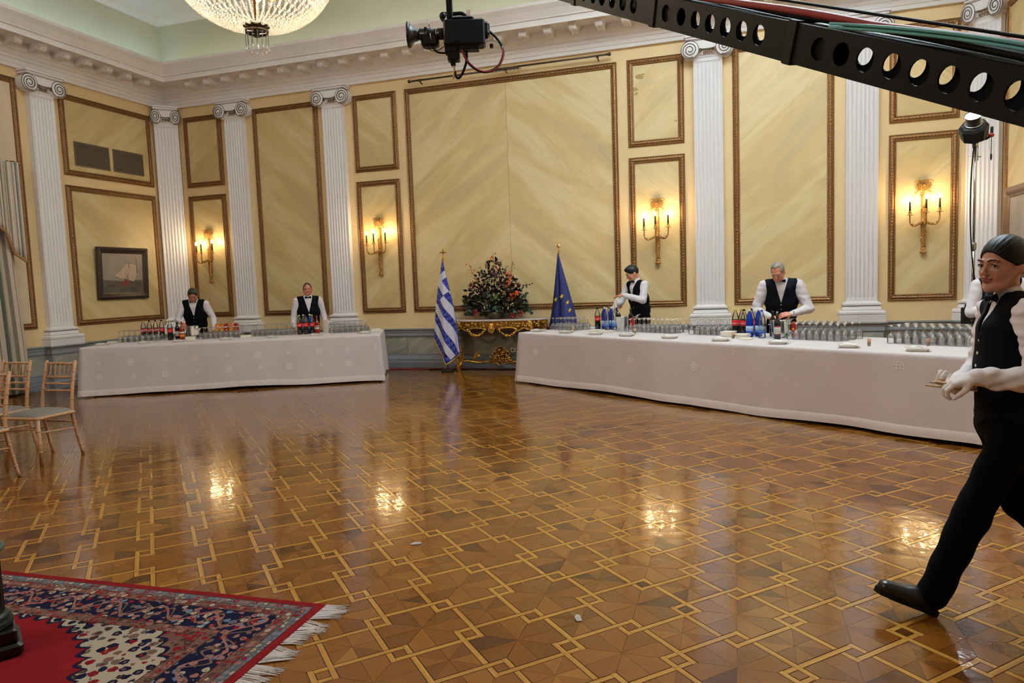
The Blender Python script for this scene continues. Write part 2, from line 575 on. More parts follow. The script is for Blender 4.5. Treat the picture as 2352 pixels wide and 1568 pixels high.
def parquet():
    p, r2 = 0.4515, math.sqrt(2)
    ox, oy = 8.983, -8.845
    H, w = 0.215, 0.030
    I, q, q2 = H - w, 0.1043, 0.1343
    pa = p / r2
    g = 0.0012
    strips, blocks = [], []

    def XY(a, b): return ((a - b) / r2, (a + b) / r2)

    def rect(a0, a1, b0, b1): return [(a0 + g, b0 + g), (a1 - g, b0 + g), (a1 - g, b1 - g), (a0 + g, b1 - g)]

    def shrink(poly):
        cx = sum(v[0] for v in poly) / len(poly); cy = sum(v[1] for v in poly) / len(poly)
        out = []
        for a, b in poly:
            d = math.hypot(a - cx, b - cy)
            k = (d - g) / d
            out.append((cx + (a - cx) * k, cy + (b - cy) * k))
        return out
    unit_s, unit_b = [], []
    e = 0.0022
    for s, sg in ((1, 1), (-1, -1)):
        a0, a1 = (I + e, H - e) if s > 0 else (-H + e, -I - e)
        # bars along b, under at b = s*0.119
        for b0, b1 in (((-H, q), (q2, H)) if s > 0 else ((-q, H), (-H, -q2))):
            for k in range(2):
                am = (a0 + a1) / 2
                unit_s.append((rect(a0 if k == 0 else am - g, am + g if k == 0 else a1, b0, b1), pi / 4 * 3))
        c0, c1 = a0, a1
        for x0, x1 in (((-q, I), (-I, -q2)) if s > 0 else ((-I, q), (q2, I))):
            for k in range(2):
                cm_ = (c0 + c1) / 2
                unit_s.append((rect(x0 - 0.003, x1 + 0.003, c0 if k == 0 else cm_ - g, cm_ + g if k == 0 else c1), pi / 4))
    for k in range(4):
        c, s = cos(pi / 2 * k), sin(pi / 2 * k)
        ro = lambda P: [(c * a - s * b, s * a + c * b) for a, b in P]
        unit_b.append(ro([(0, 0), (I, 0), (I, q), (q, q)]))
        unit_b.append(ro([(0, 0), (q, q), (q, I), (0, I)]))
    for sa, sb in ((1, 1), (1, -1)):
        unit_b.append([(sa * q2, sb * q2), (sa * I, sb * q2), (sa * I, sb * I), (sa * q2, sb * I)])
    h = q
    for k in range(4):
        c, s = cos(pi / 2 * k), sin(pi / 2 * k)
        ro = lambda P: [(pa + c * a - s * b, s * a + c * b) for a, b in P]
        unit_b.append(ro([(0, 0), (h, 0), (h, h)]))
        unit_b.append(ro([(0, 0), (h, h), (0, h)]))
    R = random.Random(3)
    for i in range(-22, 15):
        for j in range(-9, 20):
            cx, cy = ox + i * p, oy + j * p
            if not (0.15 < cx < XR - 0.15 and -12.6 < cy < -0.55): continue
            ca, cb = (cx + cy) / r2, (cy - cx) / r2
            for poly, gr in unit_s:
                strips.append(([XY(ca + a, cb + b) for a, b in poly], 0.78 + R.random() * 0.2, gr))
            base = R.random() * 0.22
            for n, poly in enumerate(unit_b):
                t = 0.16 + base + (0.14 if n % 2 else 0.0) + R.random() * 0.20
                if R.random() < 0.08: t = 0.02
                blocks.append(([XY(ca + a, cb + b) for a, b in shrink(poly)], t, R.random() * 3.14))

    def area(poly):
        q_ = []
        for x, y in poly:
            d = np.array([x, y, 0]) - CAM
            z = d @ CF
            if z < 0.6: return 0
            u, v = (d @ CR) / z * 1617.6, -(d @ CU) / z * 1617.6
            if abs(u) > 1180 or abs(v) > 790: return 0
            q_.append((u, v))
        s = 0
        for k in range(len(q_)):
            x0, y0 = q_[k]; x1, y1 = q_[(k + 1) % len(q_)]
            s += x0 * y1 - x1 * y0
        return abs(s)

    def emit(name, items, kind=None):
        vs, fs, tn, gr = [], [], [], []
        for poly, t, g_ in items:
            n = len(poly); b = len(vs)
            vs += [(x, y, 0.0) for x, y in poly] + [(x, y, -0.004) for x, y in poly]
            ar = sum(poly[k][0] * poly[(k + 1) % n][1] - poly[(k + 1) % n][0] * poly[k][1] for k in range(n))
            o = list(range(n)) if ar > 0 else list(reversed(range(n)))
            fs.append(tuple(b + k for k in o)); tn.append(t); gr.append(g_)
            for k in range(n):
                i0, i1 = o[k], o[(k + 1) % n]
                fs.append((b + i1, b + i0, b + n + i0, b + n + i1)); tn.append(t); gr.append(g_)
        me = bpy.data.meshes.new(name)
        me.from_pydata(vs, [], fs)
        for nm, d in (('tone', tn), ('grain', gr)):
            a = me.attributes.new(nm, 'FLOAT', 'FACE')
            a.data.foreach_set('value', d)
        me.materials.append(M['parq'])
        o = link(name, me, floor)
        if kind: o['kind'] = kind
        return o
    for nm, items in (('parquet_strip', strips), ('parquet_block', blocks)):
        order = sorted(range(len(items)), key=lambda k: -area(items[k][0]))
        big, rest = order[:295], order[295:]
        for k in big: emit(nm, [items[k]])
        emit(nm + '_field', [items[k] for k in rest], 'stuff')


parquet()

# ---- walls
wall_back = struct('wall_back', M['cream'], lambda m: m.box((-0.3, 0.0, 0), (XR + 0.3, 0.25, 5.4)))
wall_left = struct('wall_left', M['cream'], lambda m: m.box((-0.25, YF, 0), (0.0, 0.0, 5.4)))
wall_right = struct('wall_right', M['cream'], lambda m: m.box((XR, YF, 0), (XR + 0.25, 0.0, 5.4)))
struct('wall_back_upper', M['upper'], lambda m: m.box((-0.3, 0.0, 5.4), (XR + 0.3, 0.25, HC)))
struct('wall_left_upper', M['upper'], lambda m: m.box((-0.25, YF, 5.4), (0.0, 0.0, HC)))
struct('wall_right_upper', M['upper'], lambda m: m.box((XR, YF, 5.4), (XR + 0.25, 0.0, HC)))
ceiling = struct('ceiling', M['ceil'], lambda m: m.box((-0.3, YF, HC), (XR + 0.3, 0.3, HC + 0.2)))


def sweep_walls(name, prof, mats, close=True):
    """a profile of (projection, z) run along the three walls; one object for each wall"""
    out = []
    n = len(prof)
    for side in ('left', 'back', 'right'):
        vs = []
        for e in (0, 1):
            for d, z in prof:
                if side == 'back': vs.append((d if e == 0 else XR - d, -d, z))
                elif side == 'left': vs.append((d, YF if e == 0 else -d, z))
                else: vs.append((XR - d, -d if e == 0 else YF, z))
        fs = [(i, (i + 1) % n, n + (i + 1) % n, n + i) for i in range(n if close else n - 1)]
        fs += [tuple(reversed(range(n))), tuple(range(n, 2 * n))]
        m = MB(); m.add(vs, fs, False)
        o = m.build(name[side], mats); o['kind'] = 'structure'
        out.append(o)
    return dict(zip(('left', 'back', 'right'), out))


# entablature and cornice
prof = [(0.0, 5.32), (0.055, 5.32), (0.055, 5.375), (0.068, 5.385), (0.068, 5.45), (0.085, 5.46), (0.085, 5.505), (0.115, 5.525), (0.13, 5.565), (0.165, 5.585), (0.175, 5.625),
        (0.175, 5.71), (0.55, 5.71), (0.55, 5.685), (0.575, 5.685), (0.575, 5.775), (0.60, 5.785), (0.60, 5.80), (0.615, 5.83), (0.65, 5.90), (0.69, 5.955), (0.70, 5.97), (0.70, 6.02), (0.62, 6.045), (0.0, 6.045)]
corn = sweep_walls(dict(left='trim_1', back='trim_2', right='trim_3'), prof, M['plaster'])
crown = sweep_walls(dict(left='trim_4', back='trim_5', right='trim_6'), [(0.0, 6.99), (0.02, 6.99), (0.03, 7.02), (0.08, 7.06), (0.11, 7.12), (0.12, 7.15), (0.0, 7.15)], M['ceil'])


def modillion_mesh():
    m = MB()
    m.smooth = False
    # scroll bracket: S-shaped side profile extruded, with a rolled front and leaf ridges
    prof = [(0.0, 0.085), (0.0, -0.030), (0.04, -0.036), (0.11, -0.022), (0.16, 0.0), (0.20, -0.012), (0.235, -0.034), (0.27, -0.030), (0.29, 0.0), (0.285, 0.035), (0.270, 0.055), (0.270, 0.085)]
    n = len(prof)
    vs = [(-0.062, -y, z) for y, z in prof] + [(0.062, -y, z) for y, z in prof]
    fs = [tuple(range(n)), tuple(reversed(range(n, 2 * n)))] + [((i + 1) % n, i, n + i, n + (i + 1) % n) for i in range(n)]
    m.add(vs, fs, False)
    m.box((-0.078, -0.29, 0.062), (0.078, 0.02, 0.085))
    for k in range(4):
        x = -0.045 + 0.03 * k
        m.tube([(x, -0.04, -0.034), (x, -0.11, -0.022), (x, -0.17, -0.004), (x, -0.235, -0.034), (x, -0.285, -0.012), (x, -0.288, 0.035)], [0.006, 0.010, 0.011, 0.012, 0.011, 0.006], 5)
    return m.mesh('modillion', M['plaster'])


mod_me = modillion_mesh()
for k in range(33):
    x = 8.745 + 0.4285 * (k - 18)
    if not 0.75 < x < XR - 0.7: continue
    o = link('modillion', mod_me, corn['back']); o.location = (x, -0.175, 5.625)
for k in range(24):
    o = link('modillion', mod_me, corn['left']); o.location = (0.175, -0.86 - 0.4285 * k, 5.625); o.rotation_euler = (0, 0, pi / 2)
for k in range(8):
    o = link('modillion', mod_me, corn['right']); o.location = (XR - 0.175, -0.86 - 0.4285 * k, 5.625); o.rotation_euler = (0, 0, -pi / 2)

# dado rail, marble slabs, skirting
rail = sweep_walls(dict(left='trim_7', back='trim_8', right='trim_9'), [(0.0, 0.575), (0.035, 0.575), (0.035, 0.590), (0.05, 0.60), (0.05, 0.655), (0.06, 0.665), (0.06, 0.69), (0.075, 0.705), (0.085, 0.715), (0.085, 0.735), (0.0, 0.735)], M['rail'])
sweep_walls(dict(left='baseboard_left', back='baseboard_back', right='baseboard_right'), [(0.0, 0.0), (0.10, 0.0), (0.10, 0.105), (0.085, 0.12), (0.085, 0.165), (0.07, 0.18), (0.06, 0.20), (0.035, 0.225), (0.035, 0.25), (0.0, 0.25)], M['skirt'])
_sl = [0.42, 1.50, 2.06, 3.74, 4.27, 5.30, 7.42, 9.54, 10.58, 11.10, 12.80, 13.34, 14.42]
for x0, x1 in zip(_sl[:-1], _sl[1:]):
    if x1 - x0 < 0.58 and x0 > 1: continue          # a pilaster stands here
    part('marble_slab', M['dado'], wall_back, lambda m: m.bbox((x0 + 0.006, -0.022, 0.24), (x1 - 0.006, 0.0, 0.58), 0.004))
_yl = [-0.42, -1.5, -2.58, -3.1, -4.3, -5.5, -6.7]
for y0, y1 in zip(_yl[:-1], _yl[1:]):
    if y0 - y1 > 0.6: part('marble_slab', M['dado'], wall_left, lambda m: m.bbox((0.0, y1 + 0.006, 0.24), (0.022, y0 - 0.006, 0.58), 0.004))
    part('marble_slab', M['dado'], wall_right, lambda m: m.bbox((XR - 0.022, y1 + 0.006, 0.24), (XR, y0 - 0.006, 0.58), 0.004))


# ---- fluted Ionic pilasters
def pilaster(label, loc, rz, group='white fluted Ionic pilasters along the walls', cw=1.0):
    t = thing('pilaster', label, 'pilaster', loc, rz, group)
    W2, D = 0.222, 0.10
    # fluted shaft: cross-section with seven hollow flutes, solid ends
    def shaft(m):
        pts = [(-W2, 0.0), (-W2, -D)]
        n, mg = 7, 0.018
        pitch = (2 * W2 - 2 * mg) / n
        for k in range(n):
            x0 = -W2 + mg + k * pitch
            fl = 0.008
            for a in range(7):
                an = pi * a / 6
                r = (pitch - fl) / 2
                pts.append((x0 + pitch / 2 - r * cos(an), -D + 0.016 * sin(an)))
        pts += [(W2, -D), (W2, 0.0)]
        vs, fs = [], []
        for z in (1.085, 4.93):
            vs += [(x, y, z) for x, y in pts]
        k = len(pts)
        fs = [(i, (i + 1) % k, k + (i + 1) % k, k + i) for i in range(k)]
        m.add(vs, fs, False)
        m.box((-W2, -D, 1.05), (W2, 0, 1.087))
        m.box((-W2, -D, 4.928), (W2, 0, 4.985))
        for kk in range(n):   # rounded flute ends
            x0 = -W2 + mg + kk * pitch + pitch / 2
            for z in (1.09, 4.925):
                m.ball((x0, -D + 0.02, z), pitch * 0.42, 8, 5, sc=(1, 0.55, 0.9))
    part('shaft', M['pil'], t, shaft)

    def ring(m, prof):
        vs, fs = [], []
        for o, z in prof:
            vs += [(-W2 - o, 0, z), (-W2 - o, -D - o, z), (W2 + o, -D - o, z), (W2 + o, 0, z)]
        for j in range(len(prof) - 1):
            for i in range(3):
                fs.append((j * 4 + i, j * 4 + i + 1, j * 4 + 5 + i, j * 4 + 4 + i))
        fs.append((0, 3, 2, 1)); L = (len(prof) - 1) * 4
        fs.append((L, L + 1, L + 2, L + 3))
        m.add(vs, fs, False)
    part('base', M['pil'], t, lambda m: ring(m, [(0.105, 0.735), (0.105, 0.835), (0.095, 0.842), (0.105, 0.86), (0.105, 0.885), (0.095, 0.905), (0.06, 0.915), (0.055, 0.925), (0.045, 0.955), (0.03, 0.975), (0.032, 0.983), (0.048, 0.99), (0.052, 1.005), (0.048, 1.022), (0.03, 1.03), (0.012, 1.035), (0.0, 1.055)]))
    part('base_groove', M['raild'], t, lambda m: (ring(m, [(0.0965, 0.838), (0.0965, 0.846)]), ring(m, [(0.0345, 0.976), (0.0345, 0.984)]), ring(m, [(0.063, 0.912), (0.063, 0.919)])))
    part('pedestal', M['rail'], t, lambda m: ring(m, [(0.12, 0.0), (0.12, 0.12), (0.105, 0.14), (0.105, 0.20), (0.08, 0.25), (0.075, 0.575), (0.09, 0.60), (0.09, 0.66), (0.10, 0.69), (0.125, 0.715), (0.125, 0.735)]))
    part('pedestal_slab', M['dado'], t, lambda m: m.bbox((-W2 - 0.05, -D - 0.083, 0.275), (W2 + 0.05, -D - 0.07, 0.555), 0.004))
    # capital: neck moulding, abacus, two volutes with spiral lines, leaf ornaments
    zc = 5.10

    def cap(m):
        ring(m, [(0.0, 4.98), (0.012, 4.99), (0.012, 5.01), (0.022, 5.03), (0.03, 5.09)])
        # channel between volutes, sagging in the middle
        n = 12
        for k in range(n):
            x0, x1 = cw * (-0.26 + 0.52 * k / n), cw * (-0.26 + 0.52 * (k + 1) / n)
            sag = lambda x: 5.10 + 0.05 * (x / 0.26 / cw) ** 2
            vs = [(x0, 0, sag(x0)), (x0, -D - 0.085, sag(x0)), (x1, -D - 0.085, sag(x1)), (x1, 0, sag(x1)), (x0, 0, 5.25), (x0, -D - 0.085, 5.25), (x1, -D - 0.085, 5.25), (x1, 0, 5.25)]
            m.add(vs, [(0, 3, 2, 1), (4, 5, 6, 7), (1, 2, 6, 5), (0, 1, 5, 4), (2, 3, 7, 6)], False)
    capo = part('capital', M['pil'], t, cap)
    part('abacus', M['pil'], t, lambda m: (m.bbox((-0.335 * cw, -0.215, 5.25), (0.335 * cw, 0, 5.285), 0.006), m.bbox((-0.355 * cw, -0.235, 5.28), (0.355 * cw, 0, 5.32), 0.008)))
    for s in (-1, 1):
        Mx = Matrix.Translation((s * 0.265 * cw, 0, zc)) @ Matrix.Diagonal((cw, 1, 1, 1)) @ Matrix.Rotation(pi / 2, 4, 'X')

        def vol(m):
            m.lathe([(0.0, 0.20), (0.018, 0.20), (0.03, 0.192), (0.118, 0.192), (0.134, 0.186), (0.140, 0.17), (0.128, 0.10), (0.128, 0.03), (0.134, 0.0)], 24, M=Mx)
        part('volute', M['pil'], t, vol)
        pts = []
        for k in range(49):
            an = k / 48 * 2 * pi * 2.25
            r = 0.122 * (1 - k / 48 * 0.80)
            pts.append((s * cw * (0.265 - r * cos(an + 1.2)), -0.194, zc - r * sin(an + 1.2)))
        part('spiral_line', M['pline'], t, lambda m: (m.tube(pts, 0.0075, 5), m.tube([(cw * (s * 0.265 + 0.1375 * cos(a * pi / 16)), -0.183, zc + 0.1375 * sin(a * pi / 16)) for a in range(33)], 0.006, 5)))
    part('abacus_line', M['pline'], t, lambda m: (m.box((-0.345 * cw, -0.225, 5.279), (0.345 * cw, 0, 5.284)), m.box((-0.27 * cw, -0.1875, 5.232), (0.27 * cw, -0.18, 5.238))))

    def leaf(m):
        for s in (-1, 1):
            for k in range(4):
                a = 0.3 + k * 0.45
                m.tube([(s * 0.150, -0.165, 5.05 + 0.02 * k), (s * (0.120 - 0.010 * k), -0.178, 5.06 + 0.018 * k), (s * (0.09 - 0.002 * k), -0.172, 5.045 + 0.022 * k)], [0.011, 0.009, 0.003], 5)
        for k in range(3):
            x = -0.05 + 0.05 * k
            m.ball((x, -0.135, 5.055), 0.017, 8, 6, sc=(0.9, 0.6, 1.5))
            m.tube([(x + 0.025, -0.135, 5.02), (x + 0.025, -0.14, 5.085)], [0.003, 0.006], 4)
        for k in range(9):
            m.ball((-0.10 + 0.025 * k, -0.138, 5.018), 0.008, 6, 4)
    part('leaf_carving', M['pgold'], t, leaf)
    if cw < 1:      # set across a corner: trim what would run into the walls
        Mw = Matrix.Translation(loc) @ Matrix.Rotation(rz, 4, 'Z')
        Mi = Mw.inverted()
        for ch in t.children:
            for v in ch.data.vertices:
                w = Mw @ v.co
                w.x = min(max(w.x, 0.004), XR - 0.004); w.y = min(w.y, -0.004)
                v.co = Mi @ w
    return t


for x, lb in ((1.770, 'white fluted pilaster between the narrow panels and tall panel, by the leftmost sconce'), (4.006, 'white fluted pilaster on the far wall behind the bald waiter\'s shoulder'),
              (10.840, 'white fluted pilaster on the far wall between the two right-hand waiters'), (13.076, 'white fluted pilaster on the far wall right of the waiter in spectacles')):
    pilaster(lb, (x, -0.003, 0), 0)
pilaster('white fluted pilaster on the left wall beside the green curtain', (0.003, -2.82, 0), pi / 2)
pilaster('white fluted pilaster set diagonally in the left corner of the hall', (0.17, -0.17, 0), pi / 4, cw=0.68)
pilaster('white fluted pilaster set diagonally in the right corner behind the spotlight stand', (XR - 0.17, -0.17, 0), -pi / 4, cw=0.68)


M['goldmid'] = plain('dull_gilt_relief', srgb(146, 106, 62), 0.42, metal=0.5, var=0.3, scale=50)

# ---- panels: painted marble fields in carved gilt frames
def rail_mesh(L, wd):
    """one mitred side of a frame: length L along x (outer), width wd towards +z, proud towards -y"""
    prof = [(0.0, 0.0), (0.0, 0.018), (0.012, 0.03), (0.022, 0.022), (0.05, 0.034), (0.074, 0.024), (0.082, 0.034), (0.094, 0.03), (wd, 0.012), (wd, 0.0)]
    n = len(prof)
    vs = [(-L / 2 + o, -y, o) for o, y in prof] + [(L / 2 - o, -y, o) for o, y in prof]
    fs = [(i, n + i, n + i + 1, i + 1) for i in range(n - 1)]
    m = MB(); m.add(vs, fs, False)
    m.cur = 1
    k = max(2, int((L - 0.12) / 0.048))
    for i in range(k):
        x = -L / 2 + 0.06 + (L - 0.12) * (i + 0.5) / k
        s = 0.017
        vs = [(x - s, -0.026, 0.050), (x + s, -0.026, 0.050), (x, -0.024, 0.024), (x, -0.024, 0.074), (x + 0.004, -0.047, 0.056), (x - 0.004, -0.043, 0.042)]
        m.add(vs, [(0, 2, 5), (2, 1, 5), (0, 5, 4), (1, 4, 5), (0, 4, 3), (1, 3, 4)], True)
    for i in range(int((L - 0.2) / 0.03)):
        x = -L / 2 + 0.1 + 0.03 * (i + 0.5)
        m.add([(x - 0.009, -0.032, 0.088), (x + 0.009, -0.032, 0.088), (x, -0.031, 0.080), (x, -0.031, 0.096), (x, -0.041, 0.088)], [(0, 2, 4), (2, 1, 4), (1, 3, 4), (3, 0, 4)], True)
    return m


def panel(label, wall, u0, u1, z0, z1, mats, group, wd=0.10):
    """u runs along the wall left to right as seen from the room"""
    uc = (u0 + u1) / 2
    loc, rz = {'back': ((uc, 0, z0), 0), 'left': ((0, uc, z0), pi / 2), 'right': ((XR, uc, z0), -pi / 2)}[wall]
    t = thing('wall_panel', label, 'wall panel', loc, rz, group)
    w, h = abs(u1 - u0), z1 - z0
    n = len(mats)
    for i, mt in enumerate(mats):
        a, b = -w / 2 + 0.08 + (w - 0.16) * i / n, -w / 2 + 0.08 + (w - 0.16) * (i + 1) / n
        part('painted_field', mt, t, lambda m: m.box((a + (0.003 if i else 0), -0.010, 0.08), (b - (0.003 if i < n - 1 else 0), 0, h - 0.08)))
    for nm, L, Mx in (('frame_rail', w, Matrix.Identity(4)), ('frame_rail', w, Matrix.Translation((0, 0, h)) @ Matrix.Rotation(pi, 4, 'Y')),
                      ('frame_stile', h, Matrix.Translation((-w / 2, 0, h / 2)) @ Matrix.Rotation(pi / 2, 4, 'Y')), ('frame_stile', h, Matrix.Translation((w / 2, 0, h / 2)) @ Matrix.Rotation(-pi / 2, 4, 'Y'))):
        o = rail_mesh(L, wd).build(nm, [M['gold'], M['goldmid']], t)
        o.matrix_local = Mx
    return t


ZT, ZM1, ZM2, ZB = 5.119, 3.705, 3.529, 1.041
A, B = M['marbA'], M['marbB']
_g = 'gilt framed wall panels'
for x0, x1, z0, z1, mats, lb in (
        (XC - 6.954, XC - 6.031, ZM1, ZT, [A], 'small upper gilt-framed panel above the sconce nearest the left corner'),
        (XC - 6.954, XC - 6.031, ZB, ZM2, [B], 'gilt-framed panel holding the sconce nearest the left corner'),
        (XC - 5.274, XC - 3.790, ZB, ZT, [B], 'tall gilt-framed ochre panel behind the bald waiter'),
        (XC - 3.036, XC - 2.123, ZM1, ZT, [B], 'small upper gilt-framed panel left of the widest panel'),
        (XC - 3.036, XC - 2.123, ZB, ZM2, [A], 'gilt-framed panel holding the sconce left of the flags'),
        (XC - 1.951, XC + 1.951, ZB, ZT, [A, B], 'widest gilt-framed panel of two book-matched ochre marbled halves behind the flowers'),
        (XC + 2.123, XC + 3.036, ZM1, ZT, [A], 'small upper gilt-framed panel with flaking paint right of the widest panel'),
        (XC + 2.123, XC + 3.036, ZB, ZM2, [B], 'gilt-framed panel holding the sconce above the dark-haired waiter'),
        (XC + 3.790, XC + 5.274, ZB, ZT, [A], 'tall gilt-framed ochre panel behind the waiter in spectacles'),
        (XC + 6.031, XC + 6.954, ZM1, ZT, [B], 'small upper gilt-framed panel partly behind the crane boom on the right'),
        (XC + 6.031, XC + 6.954, ZB, ZM2, [A], 'gilt-framed panel holding the rightmost sconce')):
    t = panel(lb, 'back', x0, x1, z0, z1, mats, _g)
    if 'flaking' in lb:
        M['flake'] = plain('bare_plaster_flake', srgb(160, 138, 84), 0.9, var=0.3, scale=40)
        R = random.Random(2)
        for fx, fz, fs in ((-0.26, 1.13, 0.055), (-0.20, 1.16, 0.03), (-0.32, 0.93, 0.035), (-0.31, 0.86, 0.028), (0.32, 0.36, 0.02)):
            pts = [(fx + fs * (0.6 + 0.6 * R.random()) * cos(a * pi / 4) * 1.3, fz + fs * (0.5 + 0.6 * R.random()) * sin(a * pi / 4)) for a in range(8)]
            part('paint_flake', M['flake'], t, lambda m: m.prism(pts[::-1], 0, 0.0015, M=Matrix.Translation((0, -0.010, 0)) @ Matrix.Rotation(pi / 2, 4, 'X')))
panel('gilt-framed panel with two air grilles high on the left wall', 'left', -2.44, -0.426, ZM1, ZT, [A], _g)
panel('gilt-framed panel holding the ship painting on the left wall', 'left', -2.44, -0.426, ZB, ZM2, [B], _g)
M['palefield'] = plain('pale_cream_field', srgb(226, 204, 172), 0.6, var=0.04)
panel('gilt-framed pale window bay panel behind the curtain at the left edge', 'left', -6.2, -3.20, ZB, 5.16, [M['palefield']], _g)
panel('gilt-framed panel on the right wall holding the dark framed picture', 'right', -3.4, -0.44, ZB, ZT, [A], _g)

# ================================================================== FIXTURES ON WALLS AND CEILING
M['bulb'] = plain('lit_candle_bulb', (1, 0.85, 0.6), 0.3, var=0, emit=(1.0, 0.72, 0.38), estr=130.0)
M['candle'] = plain('dark_candle_tube', srgb(62, 52, 36), 0.5, var=0.15)
M['oldgold'] = plain('aged_gilt_bronze', srgb(168, 122, 62), 0.40, metal=0.6, var=0.35, scale=40, bmp=0.3, bscale=120)


def sconce(label, x):
    t = thing('wall_sconce', label, 'sconce', (x, -0.012, 1.75), 0, 'three-candle gilt wall sconces')

    def stem(m):
        m.lathe([(0.0, 0.06), (0.022, 0.07), (0.026, 0.12), (0.031, 0.30), (0.036, 0.44), (0.041, 0.455), (0.03, 0.475), (0.030, 0.55), (0.024, 0.70), (0.018, 0.86), (0.010, 0.92), (0.0, 0.93)], 12, c=(0, -0.05, 0))
        for k in range(26):       # spiral ribbon and leaf relief
            a = k * 0.9
            z = 0.10 + k * 0.031
            m.ball((0.030 * cos(a), -0.05 + 0.030 * sin(a), z), 0.012, 6, 4, sc=(1, 1, 1.6))
        m.box((-0.02, -0.05, 0.2), (0.02, 0.0, 0.9))
    part('stem', M['oldgold'], t, stem)

    def tassel(m):
        m.lathe([(0.012, 0.085), (0.030, 0.075), (0.034, 0.06), (0.024, 0.05), (0.036, 0.03), (0.044, 0.005), (0.040, 0.0), (0.0, 0.0)], 10, c=(0, -0.05, 0))
        for k in range(7):
            a = k / 7 * 2 * pi
            m.tube([(0.03 * cos(a), -0.05 + 0.03 * sin(a), 0.05), (0.042 * cos(a), -0.05 + 0.042 * sin(a), 0.0)], 0.007, 5)
    part('tassel', M['oldgold'], t, tassel)

    def bow(m):
        R = random.Random(3)
        for k in range(70):        # pierced blossom cluster
            a = k * 2.4
            r = math.sqrt((k + 0.5) / 70)
            m.ball((0.105 * r * cos(a), -0.045 - 0.03 * (1 - r), 1.0 + 0.082 * r * sin(a)), 0.010 + 0.004 * R.random(), 6, 4)
        m.ball((0, -0.075, 1.0), 0.024, 8, 6)
        for s in (-1, 1):          # ribbon loops and tails
            m.tube([(s * (0.02 + 0.05 * (1 - cos(a * pi / 6))), -0.05, 1.045 + 0.035 * sin(a * pi / 6)) for a in range(7)], 0.008, 6)
            m.tube(bez([(s * 0.03, -0.05, 0.94), (s * 0.07, -0.06, 0.925), (s * 0.10, -0.05, 0.90), (s * 0.128, -0.045, 0.885)], 5), [0.010] * 12 + [0.010, 0.009, 0.007, 0.004], 6)
    part('bow', M['oldgold'], t, bow)
    for dx, dy, dz in ((-0.205, -0.17, 0.0), (-0.01, -0.26, 0.02), (0.185, -0.17, 0.03)):
        hub = (0.0, -0.06, 0.47)
        end = (dx, dy, 0.56 + dz)

        def arm(m):
            pth = bez([hub, (dx * 0.35, -0.06 + (dy + 0.06) * 0.45, 0.425), (dx * 0.75, -0.06 + (dy + 0.06) * 0.85, 0.40 + dz * 0.5), (dx * 0.98, dy, 0.455 + dz), end], 6)
            m.tube(pth, [0.016] * 4 + [0.010] * (len(pth) - 4), 7)
            for k in (3, 6, 9, 14):
                p = pth[k]
                for s in (-1, 1):
                    m.tube([p, p + Vector((0.012 * s, -0.01, 0.022)), p + Vector((0.022 * s, -0.01, 0.018))], [0.008, 0.010, 0.002], 5)
        ao = part('arm', M['oldgold'], t, arm)
        part('drip_pan', M['oldgold'], ao, lambda m: m.lathe([(0.006, 0.0), (0.045, 0.004), (0.047, 0.008), (0.014, 0.012), (0.022, 0.03), (0.018, 0.05), (0.020, 0.06)], 12, c=end))
        part('candle', M['candle'], ao, lambda m: m.lathe([(0.0145, 0.05), (0.0145, 0.20), (0.012, 0.205)], 10, c=end))
        part('bulb', M['bulb'], ao, lambda m: m.ball((end[0], end[1], end[2] + 0.235), 0.020, 8, 6, sc=(1, 1, 1.9)))
    return t


for x, lb in ((XC - 6.4925, 'gilt three-candle sconce nearest the left corner'), (XC - 2.5795, 'gilt three-candle sconce between a pilaster and the Greek flag'),
              (XC + 2.5795, 'gilt three-candle sconce above the dark-haired waiter'), (XC + 6.4925, 'rightmost gilt three-candle sconce beside the light stand')):
    sconce(lb, x)

# air grilles on the left wall panel: slatted bronze
M['grille'] = plain('dark_bronze_grille', srgb(112, 98, 78), 0.5, metal=0.1, var=0.15, scale=20)
M['grillb'] = plain('grille_shadow_back', srgb(58, 49, 39), 0.8, var=0.05)
for y0, y1, lb in ((-2.209, -1.475, 'dark slatted air grille nearer the left pilaster'), (-1.385, -0.679, 'dark slatted air grille nearer the corner')):
    t = thing('air_grille', lb, 'air grille', (0.014, (y0 + y1) / 2, 3.895), pi / 2, 'air grilles on the left wall')
    w = y1 - y0
    part('backing', M['grillb'], t, lambda m: m.box((-w / 2, -0.004, 0), (w / 2, 0, 0.425)))
    part('frame', M['grille'], t, lambda m: (m.box((-w / 2, -0.014, 0), (w / 2, -0.004, 0.016)), m.box((-w / 2, -0.014, 0.409), (w / 2, -0.004, 0.425)), m.box((-w / 2, -0.014, 0.016), (-w / 2 + 0.014, -0.004, 0.409)), m.box((w / 2 - 0.014, -0.014, 0.016), (w / 2, -0.004, 0.409))))
    n = int(w / 0.026)
    sm = MB(); sm.box((-0.006, -0.012, 0.016), (0.006, -0.004, 0.409)); sm = sm.mesh('slat', M['grille'])
    for k in range(n):
        o = link('slat', sm, t)
        o.location = (-w / 2 + 0.02 + (w - 0.04) * (k + 0.5) / n, 0, 0)
        o.rotation_euler = (0, 0, 0.0)

